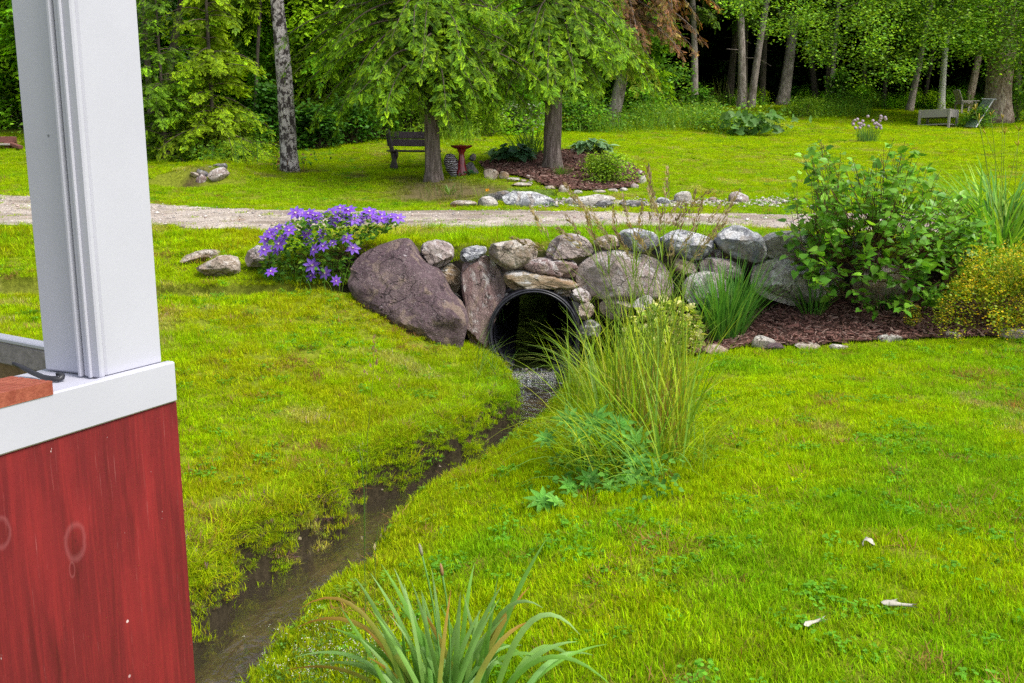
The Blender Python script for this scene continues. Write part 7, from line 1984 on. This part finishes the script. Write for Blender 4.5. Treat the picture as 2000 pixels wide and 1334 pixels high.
# red brown timbers at the far left
b = on_ground(10, 290, 15); s_ = scale_at(b); tb = thing('timber_seat', 'low seat of red brown timbers at the left edge of the lawn', 'bench', b)
MAT['red_timber'] = mat_wood('red_brown_timber', (.14, .055, .045), (.24, .10, .08), (1.5, 9, 9))
def tp(x, y, z): return b + np.array([x / s_, y, z / s_])
mb = MB(); box(mb, tp(-18, .2, 17), [1, 0, 0], [0, 1, 0], Z3, (66 / s_, .12, 12 / s_), bev=.01); mb.build('back_beam', MAT['red_timber'], tb, False)
mb = MB(); box(mb, tp(-14, -.1, 7), [1, 0, 0], [0, 1, 0], Z3, (60 / s_, .45, 4 / s_), bev=.01); mb.build('seat', MAT['pale_wood'], tb, False)
mb = MB(); d = norm(np.array([1, -.5, -.28])); box(mb, tp(27, -.15, 5), d, [.45, .9, 0], np.cross(d, norm([.45, .9, 0])), (30 / s_, .14, 6 / s_), bev=.01); mb.build('armrest', MAT['red_timber'], tb, False)
for xx in (-40, 8):
    mb = MB(); box(mb, tp(xx, .1, 5), [1, 0, 0], [0, 1, 0], Z3, (.12, .5, 12 / s_), bev=.01); mb.build('foot_block', MAT['red_timber'], tb, False)

# ------------------------------------------------------------------ the wood itself: one mass of foliage
WOODC = bpy.data.collections.new('wood_foliage')
m_inst = mat_leaf('wood_leaf', .45, .55, .2, .3, instancer=True, vscale=1.2)
for i in range(4):
    mb = MB()
    if i < 2:
        n = 420; P = norm(rng.normal(0, 1, (n, 3))) * (rng.random((n, 1)) ** .45) * [1, 1, .75]; X, N = leafdirs(n)
        scatter(mb, LEAF4, LEAF4_F, P, frames(X, N), rng.uniform(.12, .22, n), rng.lognormal(0, .25, (n, 1)) * np.ones(3))
    else:
        n = 60; a = rng.uniform(0, 2 * PI, n); O = np.stack([np.cos(a), np.sin(a), np.zeros(n)], 1) * rng.uniform(.05, .6, (n, 1)) + [0, 0, 1] * rng.uniform(-.6, .6, (n, 1))
        X = np.stack([np.cos(a), np.sin(a), rng.uniform(-.9, -.1, n)], 1); scatter(mb, SPR_S[0], SPR_S[1], O, frames(X, [0, 0, 1.]), rng.uniform(.5, .9, n), rng.lognormal(0, .25, (n, 1)) * np.ones(3), SPR_S[2] * .8)
    o = bpy.data.objects.new('wood_clump_%d' % i, mb.mesh('wood_clump_%d' % i, m_inst)); WOODC.objects.link(o)
FP, FC, FS, FI = [], [], [], []
def mass(n, xr, yr, zr, cols, sc, idx, keep=None):
    x, y = rng.uniform(*xr, n), rng.uniform(*yr, n); z = ground_z(x, y) + rng.uniform(*zr, n)
    P = np.stack([x, y, z], 1)
    k = np.ones(n, bool) if keep is None else keep(P)
    P = P[k]; m_ = len(P)
    FP.append(P); FC.append(gcol(m_, cols, .3)); FS.append(rng.uniform(sc * .7, sc * 1.3, m_)); FI.append(np.array(idx)[rng.integers(0, len(idx), m_)])
DK = [(.018, .045, .010), (.025, .058, .012), (.014, .036, .010)]  # shade inside the wood put into the leaf colour
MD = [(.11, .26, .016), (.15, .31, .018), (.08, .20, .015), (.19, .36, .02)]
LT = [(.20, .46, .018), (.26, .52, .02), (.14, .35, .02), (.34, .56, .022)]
right = lambda P: P[:, 0] > -2 + (P[:, 1] - 40) * -.1
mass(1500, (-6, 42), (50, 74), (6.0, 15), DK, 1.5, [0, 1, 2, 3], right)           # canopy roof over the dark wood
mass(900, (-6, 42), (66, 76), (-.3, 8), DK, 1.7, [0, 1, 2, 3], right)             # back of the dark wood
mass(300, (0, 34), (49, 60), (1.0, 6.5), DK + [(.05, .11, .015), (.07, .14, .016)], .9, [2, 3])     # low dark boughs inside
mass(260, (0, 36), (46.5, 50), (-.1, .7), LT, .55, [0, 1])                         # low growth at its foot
mass(520, (2, 34), (45, 52), (6.2, 11), MD, 1.1, [0, 1, 2, 3])                     # canopy front over it, its lit look put into lighter leaf colour
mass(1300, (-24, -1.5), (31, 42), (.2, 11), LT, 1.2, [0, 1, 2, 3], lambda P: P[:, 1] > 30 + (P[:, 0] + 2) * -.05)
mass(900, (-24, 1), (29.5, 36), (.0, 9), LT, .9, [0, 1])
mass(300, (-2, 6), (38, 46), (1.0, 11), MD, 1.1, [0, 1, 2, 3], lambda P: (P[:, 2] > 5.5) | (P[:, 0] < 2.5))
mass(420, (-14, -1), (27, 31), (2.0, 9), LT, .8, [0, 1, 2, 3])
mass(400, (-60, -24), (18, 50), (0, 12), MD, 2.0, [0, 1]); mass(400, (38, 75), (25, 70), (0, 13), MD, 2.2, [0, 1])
P = np.concatenate(FP).astype(np.float32); n = len(P)
me = bpy.data.meshes.new('forest'); me.vertices.add(n); me.vertices.foreach_set('co', P.ravel())
def att(name, typ, data, key):
    a = me.attributes.new(name, typ, 'POINT'); a.data.foreach_set(key, np.ascontiguousarray(data).ravel())
att('rot', 'FLOAT_VECTOR', np.stack([rng.normal(0, .2, n), rng.normal(0, .2, n), rng.uniform(0, 6.28, n)], 1).astype(np.float32), 'vector')
s3 = np.concatenate(FS).astype(np.float32); att('scl', 'FLOAT_VECTOR', np.repeat(s3[:, None], 3, 1), 'vector')
att('pick', 'INT', np.concatenate(FI).astype(np.int32), 'value')
att('itint', 'FLOAT_COLOR', np.concatenate([np.concatenate(FC), np.ones((n, 1))], 1).astype(np.float32), 'color')
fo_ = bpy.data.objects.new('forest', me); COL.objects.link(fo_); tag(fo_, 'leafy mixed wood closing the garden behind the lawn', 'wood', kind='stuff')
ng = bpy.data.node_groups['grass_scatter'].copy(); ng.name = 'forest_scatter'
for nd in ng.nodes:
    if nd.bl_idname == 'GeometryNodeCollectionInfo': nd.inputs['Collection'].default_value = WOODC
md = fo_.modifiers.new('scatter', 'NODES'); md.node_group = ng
